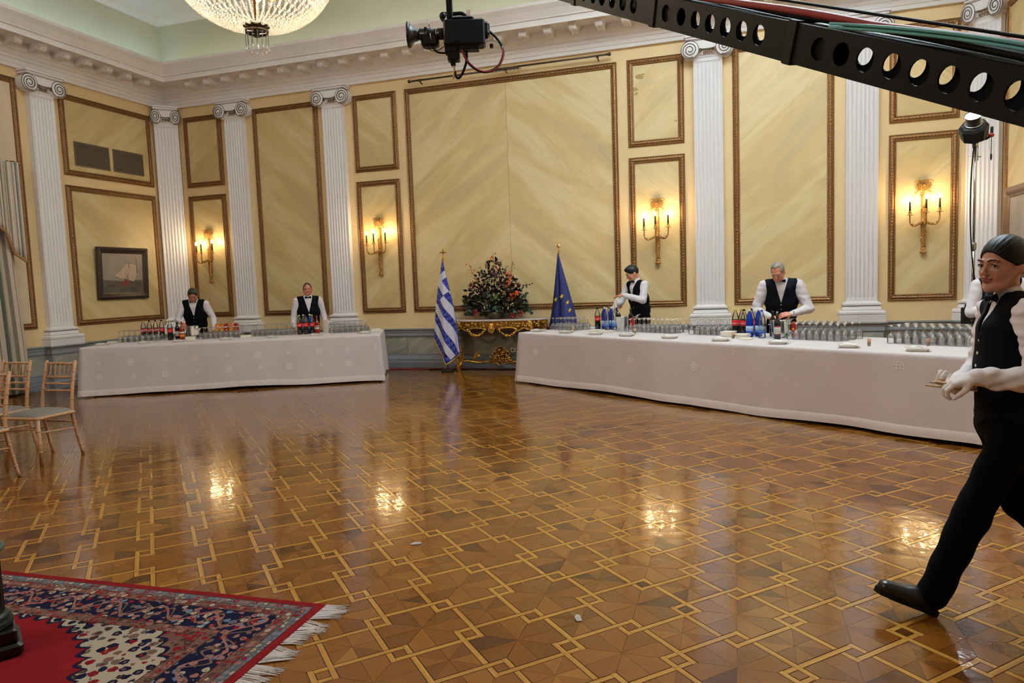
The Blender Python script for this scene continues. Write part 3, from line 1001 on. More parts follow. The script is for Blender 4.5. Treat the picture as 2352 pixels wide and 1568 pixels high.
# curtain rod over the widest panel
t = thing('curtain_rod', 'long dark bronze curtain rod above the widest panel', 'curtain rod', (7.46, -0.12, 5.215))
part('rod', M['bronze'], t, lambda m: (m.tube([(-1.78, 0, 0), (-0.02, 0, 0)], 0.017, 10), m.tube([(0.02, 0, 0.012), (1.78, 0, 0.012)], 0.017, 10)))
for s in (-1, 1):
    part('finial', M['bronze'], t, lambda m: m.lathe([(0.0, -0.02), (0.018, -0.02), (0.02, 0.01), (0.03, 0.03), (0.032, 0.05), (0.02, 0.066), (0.0, 0.07)], 10, M=Matrix.Translation((s * 1.78, 0, 0.006 + s * 0.006)) @ Matrix.Rotation(s * pi / 2, 4, 'Y')))
    part('bracket', M['bronze'], t, lambda m: (m.tube([(s * 1.62, 0, 0.0), (s * 1.62, 0.05, -0.03), (s * 1.62, 0.12, -0.04)], 0.012, 8), m.lathe([(0.026, -0.02), (0.026, 0.02)], 10, M=Matrix.Translation((s * 1.62, 0, 0)) @ Matrix.Rotation(pi / 2, 4, 'Y'))))


def rings(m):
    for k in range(26):
        x = -0.28 + 0.022 * k + (0.01 if k % 3 else 0)
        m.tube([(x, 0.03 * cos(a * pi / 4), 0.006 - 0.012 + 0.03 * sin(a * pi / 4)) for a in range(9)], 0.0045, 4)
part('curtain_rings', M['bronze'], t, rings)['kind'] = 'stuff'
part('overlap_sleeve', M['bronze'], t, lambda m: m.tube([(-0.25, 0, 0.006), (0.25, 0, 0.006)], 0.023, 8))
part('bracket', M['bronze'], t, lambda m: m.tube([(0, 0, 0.0), (0, 0.05, -0.03), (0, 0.12, -0.04)], 0.012, 8))

# wall socket behind the console
t = thing('wall_socket', 'white double wall socket on the marble dado right of the gilt console', 'socket', (7.434, -0.022, 0.318))
for dx in (-0.042, 0.042):
    part('plate', M['white'], t, lambda m: m.bbox((dx - 0.038, -0.012, -0.038), (dx + 0.038, 0, 0.038), 0.003))
    part('inset', M['black'], t, lambda m: m.lathe([(0.017, 0.0), (0.017, 0.002)], 12, M=Matrix.Translation((dx, -0.012, 0)) @ Matrix.Rotation(pi / 2, 4, 'X')))

# paintings
M['sky'] = plain('grey_sea_haze', srgb(150, 138, 126), 0.5, var=0.14, scale=3, bmp=0.3, bscale=30)
M['seap'] = plain('grey_sea', srgb(86, 78, 68), 0.5, var=0.25, scale=8, bmp=0.3, bscale=30)
M['sail'] = plain('cream_sail_paint', srgb(190, 166, 144), 0.5, var=0.12, scale=8, bmp=0.3, bscale=30)
M['hull'] = plain('dark_hull_paint', srgb(70, 56, 48), 0.5, var=0.2, scale=12)
M['hullr'] = plain('red_hull_paint', srgb(128, 50, 42), 0.5, var=0.2, scale=12)
M['gilt'] = plain('thin_gilt_slip', srgb(120, 104, 84), 0.4, metal=0.4, var=0.1)
t = thing('ship_painting', 'dark-framed painting of sailing boats hanging on the left wall', 'painting', (0.03, -1.42, 1.487), pi / 2)
t.rotation_euler = (RAD(3), 0, pi / 2)
w, h, fw = 1.165, 0.975, 0.115


def pframe(m, w, h, fw, th):
    for a, b, c, d in (((-w / 2, 0), (w / 2, 0), (w / 2 - fw, fw), (-w / 2 + fw, fw)), ((w / 2, 0), (w / 2, h), (w / 2 - fw, h - fw), (w / 2 - fw, fw)), ((w / 2, h), (-w / 2, h), (-w / 2 + fw, h - fw), (w / 2 - fw, h - fw)), ((-w / 2, h), (-w / 2, 0), (-w / 2 + fw, fw), (-w / 2 + fw, h - fw))):
        L = lambda p, q, k: (p[0] + (q[0] - p[0]) * k, p[1] + (q[1] - p[1]) * k)
        st = [(0.0, 0.0), (0.0, 0.7), (0.12, 0.85), (0.35, 1.0), (0.5, 0.9), (0.8, 0.45), (0.86, 0.5), (1.0, 0.35), (1.0, 0.0)]
        vs = [(L(a, d, k)[0], -th * y, L(a, d, k)[1]) for k, y in st] + [(L(b, c, k)[0], -th * y, L(b, c, k)[1]) for k, y in st]
        n = len(st)
        m.add(vs, [(i, n + i, n + i + 1, i + 1) for i in range(n - 1)], False)
part('frame', M['leather'], t, lambda m: pframe(m, w, h, fw, 0.055))
cv = part('canvas', M['sky'], t, lambda m: m.box((-w / 2 + 0.1, -0.012, 0.1), (w / 2 - 0.1, 0.0, h - 0.1)))
part('slip', M['gilt'], t, lambda m: [m.box(*b) for b in (((-0.47, -0.018, 0.112), (0.47, -0.012, 0.122)), ((-0.47, -0.018, 0.853), (0.47, -0.012, 0.863)), ((-0.47, -0.018, 0.112), (-0.462, -0.012, 0.863)), ((0.462, -0.018, 0.112), (0.47, -0.012, 0.863)))])


def flat(m, pts, y=-0.0135):
    m.prism([(x, z) for x, z in pts], 0, 0.0012, M=Matrix.Translation((0, y, 0)) @ Matrix.Rotation(pi / 2, 4, 'X'))
X = lambda px: (px - 790) / 1000 * 0.98
Z = lambda py: (1280 - py) / 960 * 0.74 + 0.118
for nm, mt, polys in (('painted_sea', 'seap', [[(330, 1285), (1290, 1285), (1270, 980), (1050, 960), (900, 1000), (560, 980), (330, 960)]]),
                      ('painted_sail', 'sail', [[(590, 860), (740, 720), (820, 640), (850, 900), (740, 940)], [(820, 620), (900, 560), (930, 760), (860, 880)], [(900, 920), (950, 560), (1100, 600), (1110, 840), (1050, 1000), (960, 990)]]),
                      ('painted_hull', 'hull', [[(620, 890), (740, 945), (760, 960), (640, 905)], [(890, 960), (1050, 1030), (1230, 1040), (1180, 1075), (1000, 1060)], [(430, 1090), (500, 1060), (590, 1085), (560, 1140), (450, 1130)], [(1100, 380), (1106, 380), (1130, 800), (1122, 800)], [(945, 520), (951, 520), (960, 760), (950, 760)]]),
                      ('painted_hull', 'hullr', [[(660, 1040), (790, 1050), (820, 950), (900, 960), (880, 1100), (690, 1100)]])):
    for pg in polys:
        part(nm, M[mt], cv, lambda m: flat(m, [(X(a), Z(b)) for a, b in pg][::-1], -0.0135 if nm == 'painted_sea' else -0.0155))

M['faded'] = plain('faded_grey_canvas', srgb(150, 138, 128), 0.5, var=0.3, scale=2.5)
M['brownf'] = plain('brown_picture_frame', srgb(104, 72, 48), 0.4, var=0.15, scale=8)
t = thing('framed_picture', 'large brown-framed grey picture at the right edge above the waitress', 'picture', (XR - 0.05, -1.62, 1.35), -pi / 2)
w, h = 1.9, 1.22
part('frame', M['brownf'], t, lambda m: pframe(m, w, h, 0.14, 0.05))
part('canvas', M['faded'], t, lambda m: m.box((-w / 2 + 0.12, -0.012, 0.12), (w / 2 - 0.12, 0.0, h - 0.12)))

# striped curtain with a fringed jabot at the left edge
M['drape'] = None


def drape_mat():
    m, t, b = nt('striped_silk')
    uv = N(t, 'ShaderNodeAttribute', attribute_name='stripe')
    c = ramp(t, math_(t, 'FRACT', math_(t, 'MULTIPLY', uv.outputs['Fac'], 5.0)), [(0.0, srgb(190, 172, 150)), (0.22, srgb(118, 112, 96)), (0.36, srgb(200, 184, 164)), (0.55, srgb(70, 76, 68)), (0.70, srgb(150, 140, 118)), (0.85, srgb(206, 190, 170))], 'CONSTANT')
    t.links.new(c, b.inputs['Base Color'])
    b.inputs['Roughness'].default_value = 0.5
    b.inputs['Sheen Weight'].default_value = 0.4
    return m
M['drape'] = drape_mat()
M['fringe'] = plain('tan_fringe', srgb(150, 112, 74), 0.8, var=0.2, scale=60)


def cloth_strip(name, parent, fn, nu, nv, mat, thick=0.006):
    vs = [fn(i / nu, j / nv) for j in range(nv + 1) for i in range(nu + 1)]
    fs = [(j * (nu + 1) + i, j * (nu + 1) + i + 1, (j + 1) * (nu + 1) + i + 1, (j + 1) * (nu + 1) + i) for j in range(nv) for i in range(nu)]
    me = bpy.data.meshes.new(name)
    me.from_pydata(vs, [], fs)
    a = me.attributes.new('stripe', 'FLOAT', 'POINT')
    a.data.foreach_set('value', [i / nu for j in range(nv + 1) for i in range(nu + 1)])
    me.materials.append(mat)
    for p in me.polygons: p.use_smooth = True
    o = link(name, me, parent)
    sd = o.modifiers.new('thickness', 'SOLIDIFY'); sd.thickness = thick
    return o


t = thing('curtain', 'striped cream and green curtain hanging at the left edge', 'curtain', (0.16, -3.62, 0.03), pi / 2)


def drape(u, v):
    x = -1.25 * (1 - u) + 0.0 - 0.10 * sin(pi * min(1, v * 1.1)) * 0 - 0.16 * v * (u > 0)
    return (x - 0.05 * (1 - u), 0.035 * sin(u * 34) * (0.6 + 0.4 * v) - 0.02, 4.45 * (v))
cloth_strip('drape', t, lambda u, v: ((u - 1) * (1.15) - 0.02 + 0.10 * (1 - v) * u - 0.12 * max(0, v - 0.15) * u, -0.05 + 0.045 * sin(u * 40), 4.9 * v), 70, 12, M['drape'])


def jabot(u, v):     # folded tail with a zigzag lower edge
    fold = abs((u * 4.0) % 2 - 1)
    zl = 2.03 + 0.95 * (1 - u) + 0.10 * fold
    return (-0.55 + 0.63 * u, -0.13 - 0.06 * fold, zl + (3.69 - zl) * v)
jb = cloth_strip('jabot', t, jabot, 40, 10, M['drape'])
part('fringe', M['fringe'], jb, lambda m: m.tube([Vector(jabot(k / 60, 0.0)) + Vector((0, -0.004, -0.012)) for k in range(61)], 0.02, 5, flat=1.8))['kind'] = 'stuff'
part('tieback_knob', M['gold'], t, lambda m: (m.ball((0.10, -0.04, 3.69), 0.045, 10, 8, sc=(1.6, 0.8, 1)), m.tube([(0.0, -0.04, 3.71), (0.16, -0.04, 3.66), (0.25, -0.04, 3.69)], [0.02, 0.03, 0.006], 8)))

# ---------------------------------------------------------------- chandelier
M['crystal'] = None


def crystal_mat():
    m, t, b = nt('cut_crystal_beads')
    t.nodes.remove(b)
    out = t.nodes['Material Output']
    tl = N(t, 'ShaderNodeBsdfTranslucent'); tl.inputs[0].default_value = (0.95, 0.9, 0.8, 1)
    gl = N(t, 'ShaderNodeBsdfGlossy'); gl.inputs['Roughness'].default_value = 0.05
    tr = N(t, 'ShaderNodeBsdfTransparent')
    m1 = N(t, 'ShaderNodeMixShader'); m1.inputs[0].default_value = 0.25
    m2 = N(t, 'ShaderNodeMixShader'); m2.inputs[0].default_value = 0.30
    t.links.new(tl.outputs[0], m1.inputs[1]); t.links.new(gl.outputs[0], m1.inputs[2])
    t.links.new(m1.outputs[0], m2.inputs[1]); t.links.new(tr.outputs[0], m2.inputs[2])
    t.links.new(m2.outputs[0], out.inputs[0])
    return m
M['crystal'] = crystal_mat()
M['lampbulb'] = plain('lit_chandelier_bulb', (1, 0.9, 0.75), 0.3, var=0, emit=(1.0, 0.80, 0.55), estr=130.0)
CX, CY, CZ = 7.40, -6.83, 3.77
t = thing('chandelier', 'crystal basket chandelier hanging from the ceiling', 'chandelier', (CX, CY, CZ))


def bowl(k):         # k 0 = bottom, 1 = rim
    a = k * pi / 2
    return 0.10 + 0.60 * sin(a) ** 0.9, 0.62 * (1 - cos(a)) ** 0.95


def beads():
    R = random.Random(2)
    ph = (1 + 5 ** .5) / 2
    ico = np.array([(-1, ph, 0), (1, ph, 0), (-1, -ph, 0), (1, -ph, 0), (0, -1, ph), (0, 1, ph), (0, -1, -ph), (0, 1, -ph), (ph, 0, -1), (ph, 0, 1), (-ph, 0, -1), (-ph, 0, 1)]) / 1.902
    tri = [(0, 11, 5), (0, 5, 1), (0, 1, 7), (0, 7, 10), (0, 10, 11), (1, 5, 9), (5, 11, 4), (11, 10, 2), (10, 7, 6), (7, 1, 8), (3, 9, 4), (3, 4, 2), (3, 2, 6), (3, 6, 8), (3, 8, 9), (4, 9, 5), (2, 4, 11), (6, 2, 10), (8, 6, 7), (9, 8, 1)]
    m = MB()
    ns = 84
    for s in range(ns):
        an = 2 * pi * s / ns
        nb = 44 if s % 2 == 0 else 26
        for k in range(nb):
            kk = (k + 0.5) / nb if s % 2 == 0 else 0.42 + 0.58 * (k + 0.5) / nb
            r, z = bowl(kk)
            sz = 0.0085 + 0.0045 * kk
            c = np.array([r * cos(an), r * sin(an), z]) + (R.random() - .5) * 0.004
            m.add(ico * sz + c, tri, True)
    for s in range(60):      # upper skirt
        an = 2 * pi * s / 60
        for k in range(22):
            kk = k / 21
            c = np.array([(0.70 - 0.36 * kk) * cos(an), (0.70 - 0.36 * kk) * sin(an), 0.64 + 0.9 * kk ** 0.8])
            m.add(ico * 0.011 + c, tri, True)
    return m
beads().build('bead_strands', M['crystal'], t)['kind'] = 'stuff'
part('rim', M['oldgold'], t, lambda m: m.lathe([(0.70, 0.60), (0.72, 0.61), (0.72, 0.66), (0.70, 0.67), (0.69, 0.635)], 48, closed=True))
part('crown_ring', M['oldgold'], t, lambda m: m.lathe([(0.33, 1.53), (0.36, 1.53), (0.36, 1.60), (0.33, 1.60)], 32, closed=True))


def hubm(m):
    m.lathe([(0.0, 0.02), (0.05, 0.015), (0.085, 0.0), (0.09, -0.012), (0.05, -0.02), (0.02, -0.03), (0.018, -0.075), (0.03, -0.085), (0.0, -0.09)], 20)
    for k in range(10):
        a = 2 * pi * k / 10
        m.tube([(0.05 * cos(a), 0.05 * sin(a), -0.005), (0.10 * cos(a), 0.10 * sin(a), -0.002), (0.115 * cos(a), 0.115 * sin(a), 0.014)], [0.012, 0.014, 0.004], 5)
    m.lathe([(0.088, -0.035), (0.096, -0.035), (0.096, -0.055), (0.088, -0.055)], 24, closed=True)
    for k in range(4):
        a = 2 * pi * k / 4 + .4
        m.tube([(0.02 * cos(a), 0.02 * sin(a), -0.05), (0.09 * cos(a), 0.09 * sin(a), -0.045)], 0.008, 6)
part('hub', M['bronze'], t, hubm)
M['prism'] = glassy('clear_crystal_prism', (0.93, 0.92, 0.88, 1), 0.02, 1.55, tint=0.10)
pm = MB()
pm.lathe([(0.0, 0.0), (0.0045, -0.008), (0.0045, -0.12), (0.002, -0.128), (0.004, -0.135), (0.008, -0.15), (0.0, -0.168)], 6, smooth=False)
pm = pm.mesh('prism', M['prism'])
for k in range(14):
    a = 2 * pi * k / 14
    o = link('prism', pm, t); o.location = (0.092 * cos(a), 0.092 * sin(a), -0.05)
part('suspension_rod', M['oldgold'], t, lambda m: (m.tube([(0, 0, 0.05), (0, 0, HC - CZ)], 0.014, 10), m.lathe([(0.02, HC - CZ - 0.16), (0.06, HC - CZ - 0.12), (0.13, HC - CZ - 0.05), (0.15, HC - CZ)], 20)))
for k in range(12):
    a = 2 * pi * k / 12
    r = 0.42 if k % 2 else 0.26
    z = 0.42 if k % 2 else 0.34
    part('bulb', M['lampbulb'], t, lambda m: m.ball((r * cos(a), r * sin(a), z), 0.026, 8, 6, sc=(1, 1, 1.5)))
    part('bulb_arm', M['oldgold'], t, lambda m: m.tube([(0, 0, z - 0.08), (r * 0.6 * cos(a), r * 0.6 * sin(a), z - 0.10), (r * cos(a), r * sin(a), z - 0.03)], 0.007, 6))

# ================================================================== BUFFET TABLES
TZ = 0.77
RA, RAX = Vector((8.073, -1.834, 0)), Vector((0.82585, -0.56388, 0))
LA, LAX = Vector((1.642, -3.847, 0)), Vector((0.90432, 0.42686, 0))
RN, LN = Vector((-RAX.y, RAX.x, 0)), Vector((-LAX.y, LAX.x, 0))
RRZ, LRZ = math.atan2(RAX.y, RAX.x), math.atan2(LAX.y, LAX.x)


def RT(s, n, z=TZ): return RA + RAX * s + RN * n + Vector((0, 0, z))
def LT(s, n, z=TZ): return LA + LAX * s + LN * n + Vector((0, 0, z))


def bar_table(label, loc, rz, L, D):
    t = thing('buffet_table', label, 'table', loc, rz, 'buffet tables under white cloths')
    part('tabletop', M['wood'], t, lambda m: m.box((0.02, 0.02, TZ - 0.034), (L - 0.02, D - 0.02, TZ - 0.008)))
    for x in (0.12, L / 2, L - 0.12):
        for y in (0.1, D - 0.1):
            part('leg', M['steel'], t, lambda m: m.tube([(x, y, 0), (x, y, TZ - 0.034)], 0.018, 8))


LLEN, RLEN, TD = 4.545, 6.25, 1.42
bar_table('long buffet table under the embroidered cloth at the left', LA, LRZ, LLEN, TD)
bar_table('long buffet table under the cloth on the right, behind the waitress', RA, RRZ, RLEN, TD)


def tablecloth(label, loc, rz, L, D, hem_gap, flare, seed, emblems, dots):
    t = thing('tablecloth', label, 'tablecloth', loc, rz, 'white cloths on the buffet tables')
    R = random.Random(seed)
    ph = [R.random() * 6.28 for _ in range(6)]

    def wave(s, d):       # outward swing of the skirt, more towards the hem
        return d * (0.014 * sin(s * 2.1 + ph[0]) + 0.011 * sin(s * 4.7 + ph[1]) + 0.006 * sin(s * 9.3 + ph[2]))

    def hemz(s): return hem_gap + 0.010 * sin(s * 1.7 + ph[3]) + 0.007 * sin(s * 4.1 + ph[4])
    per = [('f', L), ('r', D), ('b', L), ('l', D)]

    def skirt(side, s, d, off=0.0):
        """s along the side, d 0 at the top edge .. 1 at the hem"""
        o = wave(s + {'f': 0, 'r': 7, 'b': 13, 'l': 21}[side], d) + flare * d ** 1.5 + 0.004 + off
        e = 0.5 * (1 + cos(pi * min(1, s / 0.12))) if s < 0.12 else 0
        z = TZ - 0.008 * 0 - d * (TZ - hemz(s)) + (0.0 if d > 0 else 0)
        rd = 0.012 * (1 - min(1, d / 0.03)) ** 2
        o -= rd
        if side == 'f': p = (s, -o, z)
        elif side == 'b': p = (L - s, D + o, z)
        elif side == 'r': p = (L + o, s, z)
        else: p = (-o, D - s, z)
        return p

    def cloth(m):
        dv = [0, 0.008, 0.02, 0.05, 0.15, 0.3, 0.45, 0.6, 0.75, 0.88]
        ring = []
        for side, ln in per:
            n = int(ln / 0.055)
            ring += [(side, ln * i / n, ln) for i in range(n)]
        vs = []
        for d in dv:
            for side, s, ln in ring:
                p = Vector(skirt(side, s, d))
                # soft corner: blend towards the diagonal
                k = min(s, ln - s)
                if k < 0.10:
                    q = (1 - k / 0.10) * d
                    dx = -1 if (side == 'l' or (side == 'f' and s < 0.2) or (side == 'b' and s > ln - 0.2)) else 1
                    dy = -1 if (side == 'f' or (side == 'l' and s > ln - 0.2) or (side == 'r' and s < 0.2)) else 1
                    p.x += dx * 0.06 * q; p.y += dy * 0.03 * q
                vs.append(p)
        k = len(ring)
        fs = [(j * k + (i + 1) % k, j * k + i, (j + 1) * k + i, (j + 1) * k + (i + 1) % k) for j in range(len(dv) - 1) for i in range(k)]
        fs = [tuple(reversed(f)) for f in fs]
        m.add(vs, fs, True)
        m.add([(0.008, 0.008, TZ), (L - 0.008, 0.008, TZ), (L - 0.008, D - 0.008, TZ), (0.008, D - 0.008, TZ)], [(0, 1, 2, 3)], False)
        b0 = len(m.v)
        # strip joining the top sheet to the first skirt ring
        m.add([Vector(vs[i]) for i in range(k)] + [(min(max(vs[i].x, 0.008), L - 0.008), min(max(vs[i].y, 0.008), D - 0.008), TZ) for i in range(k)], [(i, (i + 1) % k, k + (i + 1) % k, k + i) for i in range(k)], True)
        # hem band
        m.cur = 1
        vs2 = []
        for d in (0.88, 0.885, 0.97, 1.0):
            for side, s, ln in ring:
                p = Vector(skirt(side, s, d, 0.002 if d > 0.88 else 0.0))
                kk = min(s, ln - s)
                if kk < 0.10:
                    q = (1 - kk / 0.10) * d
                    dx = -1 if (side == 'l' or (side == 'f' and s < 0.2) or (side == 'b' and s > ln - 0.2)) else 1
                    dy = -1 if (side == 'f' or (side == 'l' and s > ln - 0.2) or (side == 'r' and s < 0.2)) else 1
                    p.x += dx * 0.06 * q; p.y += dy * 0.03 * q
                vs2.append(p)
        fs = [(j * k + (i + 1) % k, j * k + i, (j + 1) * k + i, (j + 1) * k + (i + 1) % k) for j in range(3) for i in range(k)]
        m.add(vs2, [tuple(reversed(f)) for f in fs], True)
    m = MB(); cloth(m)
    # split the hem off as its own part
    top = MB(); hem = MB()
    for tgt, want in ((top, 0), (hem, 1)):
        used = {}
        for f, mi, sm in zip(m.f, m.m, m.sm):
            if mi != want: continue
            idx = []
            for i in f:
                if i not in used:
                    used[i] = len(tgt.v); tgt.v.append(m.v[i])
                idx.append(used[i])
            tgt.f.append(tuple(idx)); tgt.m.append(0); tgt.sm.append(sm)
    top.build('cloth', M['linen'], t)
    hem.build('hem', M['hem'], t)

    def emblem(s, d, r, big):
        def P(a, rr, side='f'):
            x, z = rr * cos(a), rr * sin(a)
            return Vector(skirt('f', s + x, d - z / TZ, 0.0025))
        mb = MB()

        def annulus(r0, r1, n=20, a0=0.0, a1=2 * pi):
            vs = [P(a0 + (a1 - a0) * i / n, r0) for i in range(n + 1)] + [P(a0 + (a1 - a0) * i / n, r1) for i in range(n + 1)]
            mb.add(vs, [(i, i + 1, n + 2 + i, n + 1 + i) for i in range(n)], False)

        def blk(x0, z0, x1, z1):
            vs = [Vector(skirt('f', s + x, d - z / TZ, 0.003)) for x, z in ((x0, z0), (x1, z0), (x1, z1), (x0, z1))]
            mb.add(vs, [(0, 1, 2, 3)], False)
        if big:
            annulus(r * 0.90, r)
            for k in range(8):
                annulus(r * 0.76, r * 0.86, 3, k * pi / 4 + 0.1, k * pi / 4 + 0.6)
            q = r * 0.5
            for sx in (-1, 1):
                for sz in (-1, 1):
                    blk(sx * q * 0.18, sz * q * 0.18, sx * q, sz * q)
        else:
            for k in range(5):
                a = k * 2 * pi / 5
                annulus(0, r, 3, a, a + 0.55)
        mb.build('embroidered_emblem' if big else 'embroidered_flower', M['embroid'], t)
    for s, z, r in emblems: emblem(s, 1 - z / TZ, r, True)
    for s, z, r in dots: emblem(s, 1 - z / TZ, r, False)


def on_front(u, v, A_, AX_):
    """front cloth face hit by the picture position (u, v): distance along the table and height"""
    d = CF + CR * (u - 1176) / 1617.6 - CU * (v - 784) / 1617.6
    n = np.array([AX_.y, -AX_.x, 0])
    a = np.array(A_) + n * 0.02
    t = ((a - CAM) @ n) / (d @ n)
    p = CAM + t * d
    return float((p - np.array(A_)) @ np.array(AX_)), float(p[2])


eb, ed = [], []
for u, v in ((300, 833), (447, 823), (593, 818), (733, 808), (380, 862), (525, 851), (665, 844), (801, 836), (866, 798), (228, 869)):
    s, z = on_front(u, v, LA, LAX); eb.append((s, z, 0.055))
for u, v in ((225, 836), (380, 827), (522, 817), (662, 811), (798, 804), (308, 865), (453, 856), (598, 847), (738, 840), (870, 829)):
    s, z = on_front(u, v, LA, LAX); ed.append((s, z, 0.032))
tablecloth('white cloth scattered with embroidered rosettes on the left buffet', LA, LRZ, LLEN, TD, 0.035, 0.012, 3, eb, ed)
eb = []
for u, v in ((1230, 810), (1445, 828), (1593, 843), (1686, 809), (2062, 843)):
    s, z = on_front(u, v, RA, RAX); eb.append((s, z, 0.052))
tablecloth('plain white cloth with a few cross emblems on the right buffet', RA, RRZ, RLEN, TD, 0.03, 0.010, 8, eb, [])

# ---------------------------------------------------------------- stemmed glasses standing upside down
gm = MB()
gm.lathe([(0.036, 0.0), (0.0375, 0.03), (0.038, 0.055), (0.034, 0.078), (0.020, 0.094), (0.006, 0.104), (0.0038, 0.115), (0.0036, 0.165), (0.006, 0.176), (0.022, 0.182), (0.034, 0.1845), (0.034, 0.186), (0.0, 0.1865)], 14)
gl_me = gm.mesh('wine_glass', M['glass'])
# the bowl is open: drop the disc at its rim
import bmesh
_b = bmesh.new(); _b.from_mesh(gl_me)
bmesh.ops.delete(_b, geom=[f for f in _b.faces if len(f.verts) > 4 and f.calc_center_median().z < 0.001], context='FACES')
_b.to_mesh(gl_me); _b.free()


_ORD = ['first', 'second', 'third', 'fourth', 'fifth', 'sixth', 'seventh', 'eighth', 'ninth', 'tenth', 'eleventh']


def glasses(TF, s0, s1, n0, n1, cols, rows, label, group, rz, skew=0.0, sc=1.0):
    R = random.Random(int(s0 * 100) + rows)
    for j in range(rows):
        for i in range(cols):
            s = s0 + (s1 - s0) * (i + (0.5 if j % 2 else 0.0) * 0.8) / max(1, cols - 1) + skew * j
            n = n0 + (n1 - n0) * j / max(1, rows - 1)
            p = TF(s + (R.random() - .5) * 0.003, n + (R.random() - .5) * 0.003)
            o = link('wine_glass', gl_me)
            o.location = (p.x, p.y, p.z + 0.001)
            o.rotation_euler = (0, 0, R.random() * 6)
            o.scale = (sc, sc, sc)
            if j == 0: lb = '%s upturned glass from the left in the front row %s' % (_ORD[i], label)
            else: lb = 'upturned stemmed glass in the %s row %s' % (['', 'second', 'third', 'fourth', 'fifth', 'back'][j], label)
            tag(o, lb, 'glass', group)


glasses(RT, 0.12, 0.56, 0.60, 0.93, 6, 5, 'at the right buffet\'s left end', 'upturned glasses left of the cola bottles on the right buffet', RRZ)
glasses(RT, 1.52, 2.26, 0.84, 1.10, 10, 4, 'before the dark-haired waiter', 'upturned glasses in front of the dark-haired waiter', RRZ)
glasses(RT, 2.57, 3.00, 0.86, 1.20, 6, 5, 'left of the yellow-capped bottles', 'upturned glasses left of the yellow-capped bottles', RRZ)
glasses(RT, 4.00, 4.56, 0.80, 1.22, 8, 6, 'right of the spectacled waiter', 'upturned glasses right of the spectacled waiter', RRZ)
glasses(RT, 5.10, 5.82, 0.84, 1.22, 10, 5, 'beside the waitress', 'upturned glasses by the waitress', RRZ)
glasses(LT, 0.24, 0.78, 0.90, 1.16, 7, 4, 'at the left buffet\'s left end', 'upturned glasses at the left end of the left buffet', LRZ)
glasses(LT, 1.52, 2.10, 0.90, 1.18, 8, 4, 'below the juice cartons', 'upturned glasses in front of the juice cartons', LRZ)
glasses(LT, 2.35, 2.96, 0.92, 1.26, 8, 5, 'left of the three colas', 'upturned glasses left of the three cola bottles', LRZ)
glasses(LT, 3.68, 4.22, 0.90, 1.26, 7, 5, 'at the left buffet\'s right end', 'upturned glasses at the right end of the left buffet', LRZ)

# ---------------------------------------------------------------- bottles
_font_cache = {}


def cola(label, loc, rz, cap, group, h=1.0):
    t = thing('cola_bottle', label, 'bottle', loc, rz, group)
    body = part('bottle', M['pet'], t, lambda m: m.lathe([(0.0, 0.0), (0.036, 0.0), (0.043, 0.012), (0.044, 0.08), (0.0405, 0.12), (0.044, 0.16), (0.0445, 0.20), (0.040, 0.235), (0.026, 0.28), (0.0145, 0.305), (0.014, 0.318)], 18))
    part('cola', M['cola'], t, lambda m: m.lathe([(0.0, 0.003), (0.034, 0.003), (0.0415, 0.014), (0.0425, 0.08), (0.039, 0.12), (0.0425, 0.16), (0.043, 0.198), (0.0425, 0.204), (0.0, 0.206)], 18))
    lb = part('label', M['colal'], t, lambda m: m.lathe([(0.0447, 0.128), (0.0455, 0.16), (0.0455, 0.188), (0.0452, 0.195)], 22))
    lb.data.polygons.foreach_set('use_smooth', [True] * len(lb.data.polygons))
    wrap_text('Coca-Cola', 0.027, 0.0462, 0.160, M['ink'], 'lettering', lb)
    part('cap', cap, t, lambda m: m.lathe([(0.0158, 0.312), (0.016, 0.33), (0.014, 0.334), (0.0, 0.334)], 14))
    return t


def text_geo(txt, size):
    me = text_mesh(txt, size, M['ink'], 'tmp_text')
    g = ([tuple(v.co) for v in me.vertices], [tuple(p.vertices) for p in me.polygons])
    bpy.data.meshes.remove(me)
    return g


def wrap_text(txt, size, r, z, mat, name, parent, ang=-pi / 2):
    key = (txt, size)
    if key not in _font_cache: _font_cache[key] = text_geo(txt, size)
    vs, fs = _font_cache[key]
    m = MB()
    m.add([(r * cos(ang + x / r), r * sin(ang + x / r), z + y) for x, y, _ in vs], fs, False)
    return m.build(name, mat, parent)


def water(label, loc, rz, blue, group, cap=None):
    t = thing('water_bottle', label, 'bottle', loc, rz, group)
    prof = [(0.0, 0.0), (0.036, 0.0), (0.043, 0.010)]
    for k in range(6): prof += [(0.0435, 0.02 + 0.018 * k), (0.0415, 0.029 + 0.018 * k)]
    prof += [(0.0435, 0.13), (0.0435, 0.205), (0.040, 0.225), (0.030, 0.27), (0.016, 0.302), (0.0145, 0.318)]
    part('bottle', M['petblue'] if blue else M['pet'], t, lambda m: m.lathe(prof, 18))
    lb = part('label', M['bluelabel'] if blue else M['pet2'], t, lambda m: m.lathe([(0.0442, 0.055), (0.0446, 0.10), (0.0442, 0.135)], 22))
    part('label_print', M['blueprint'], lb, lambda m: m.lathe([(0.0449, 0.058), (0.0449, 0.080)], 22))
    part('cap', cap or M['white'], t, lambda m: m.lathe([(0.016, 0.312), (0.016, 0.33), (0.013, 0.336), (0.0, 0.336)], 14))
    return t


M['pet2'] = plain('clear_printed_label', srgb(150, 170, 200), 0.4, var=0.2, scale=40, alpha=0.55)


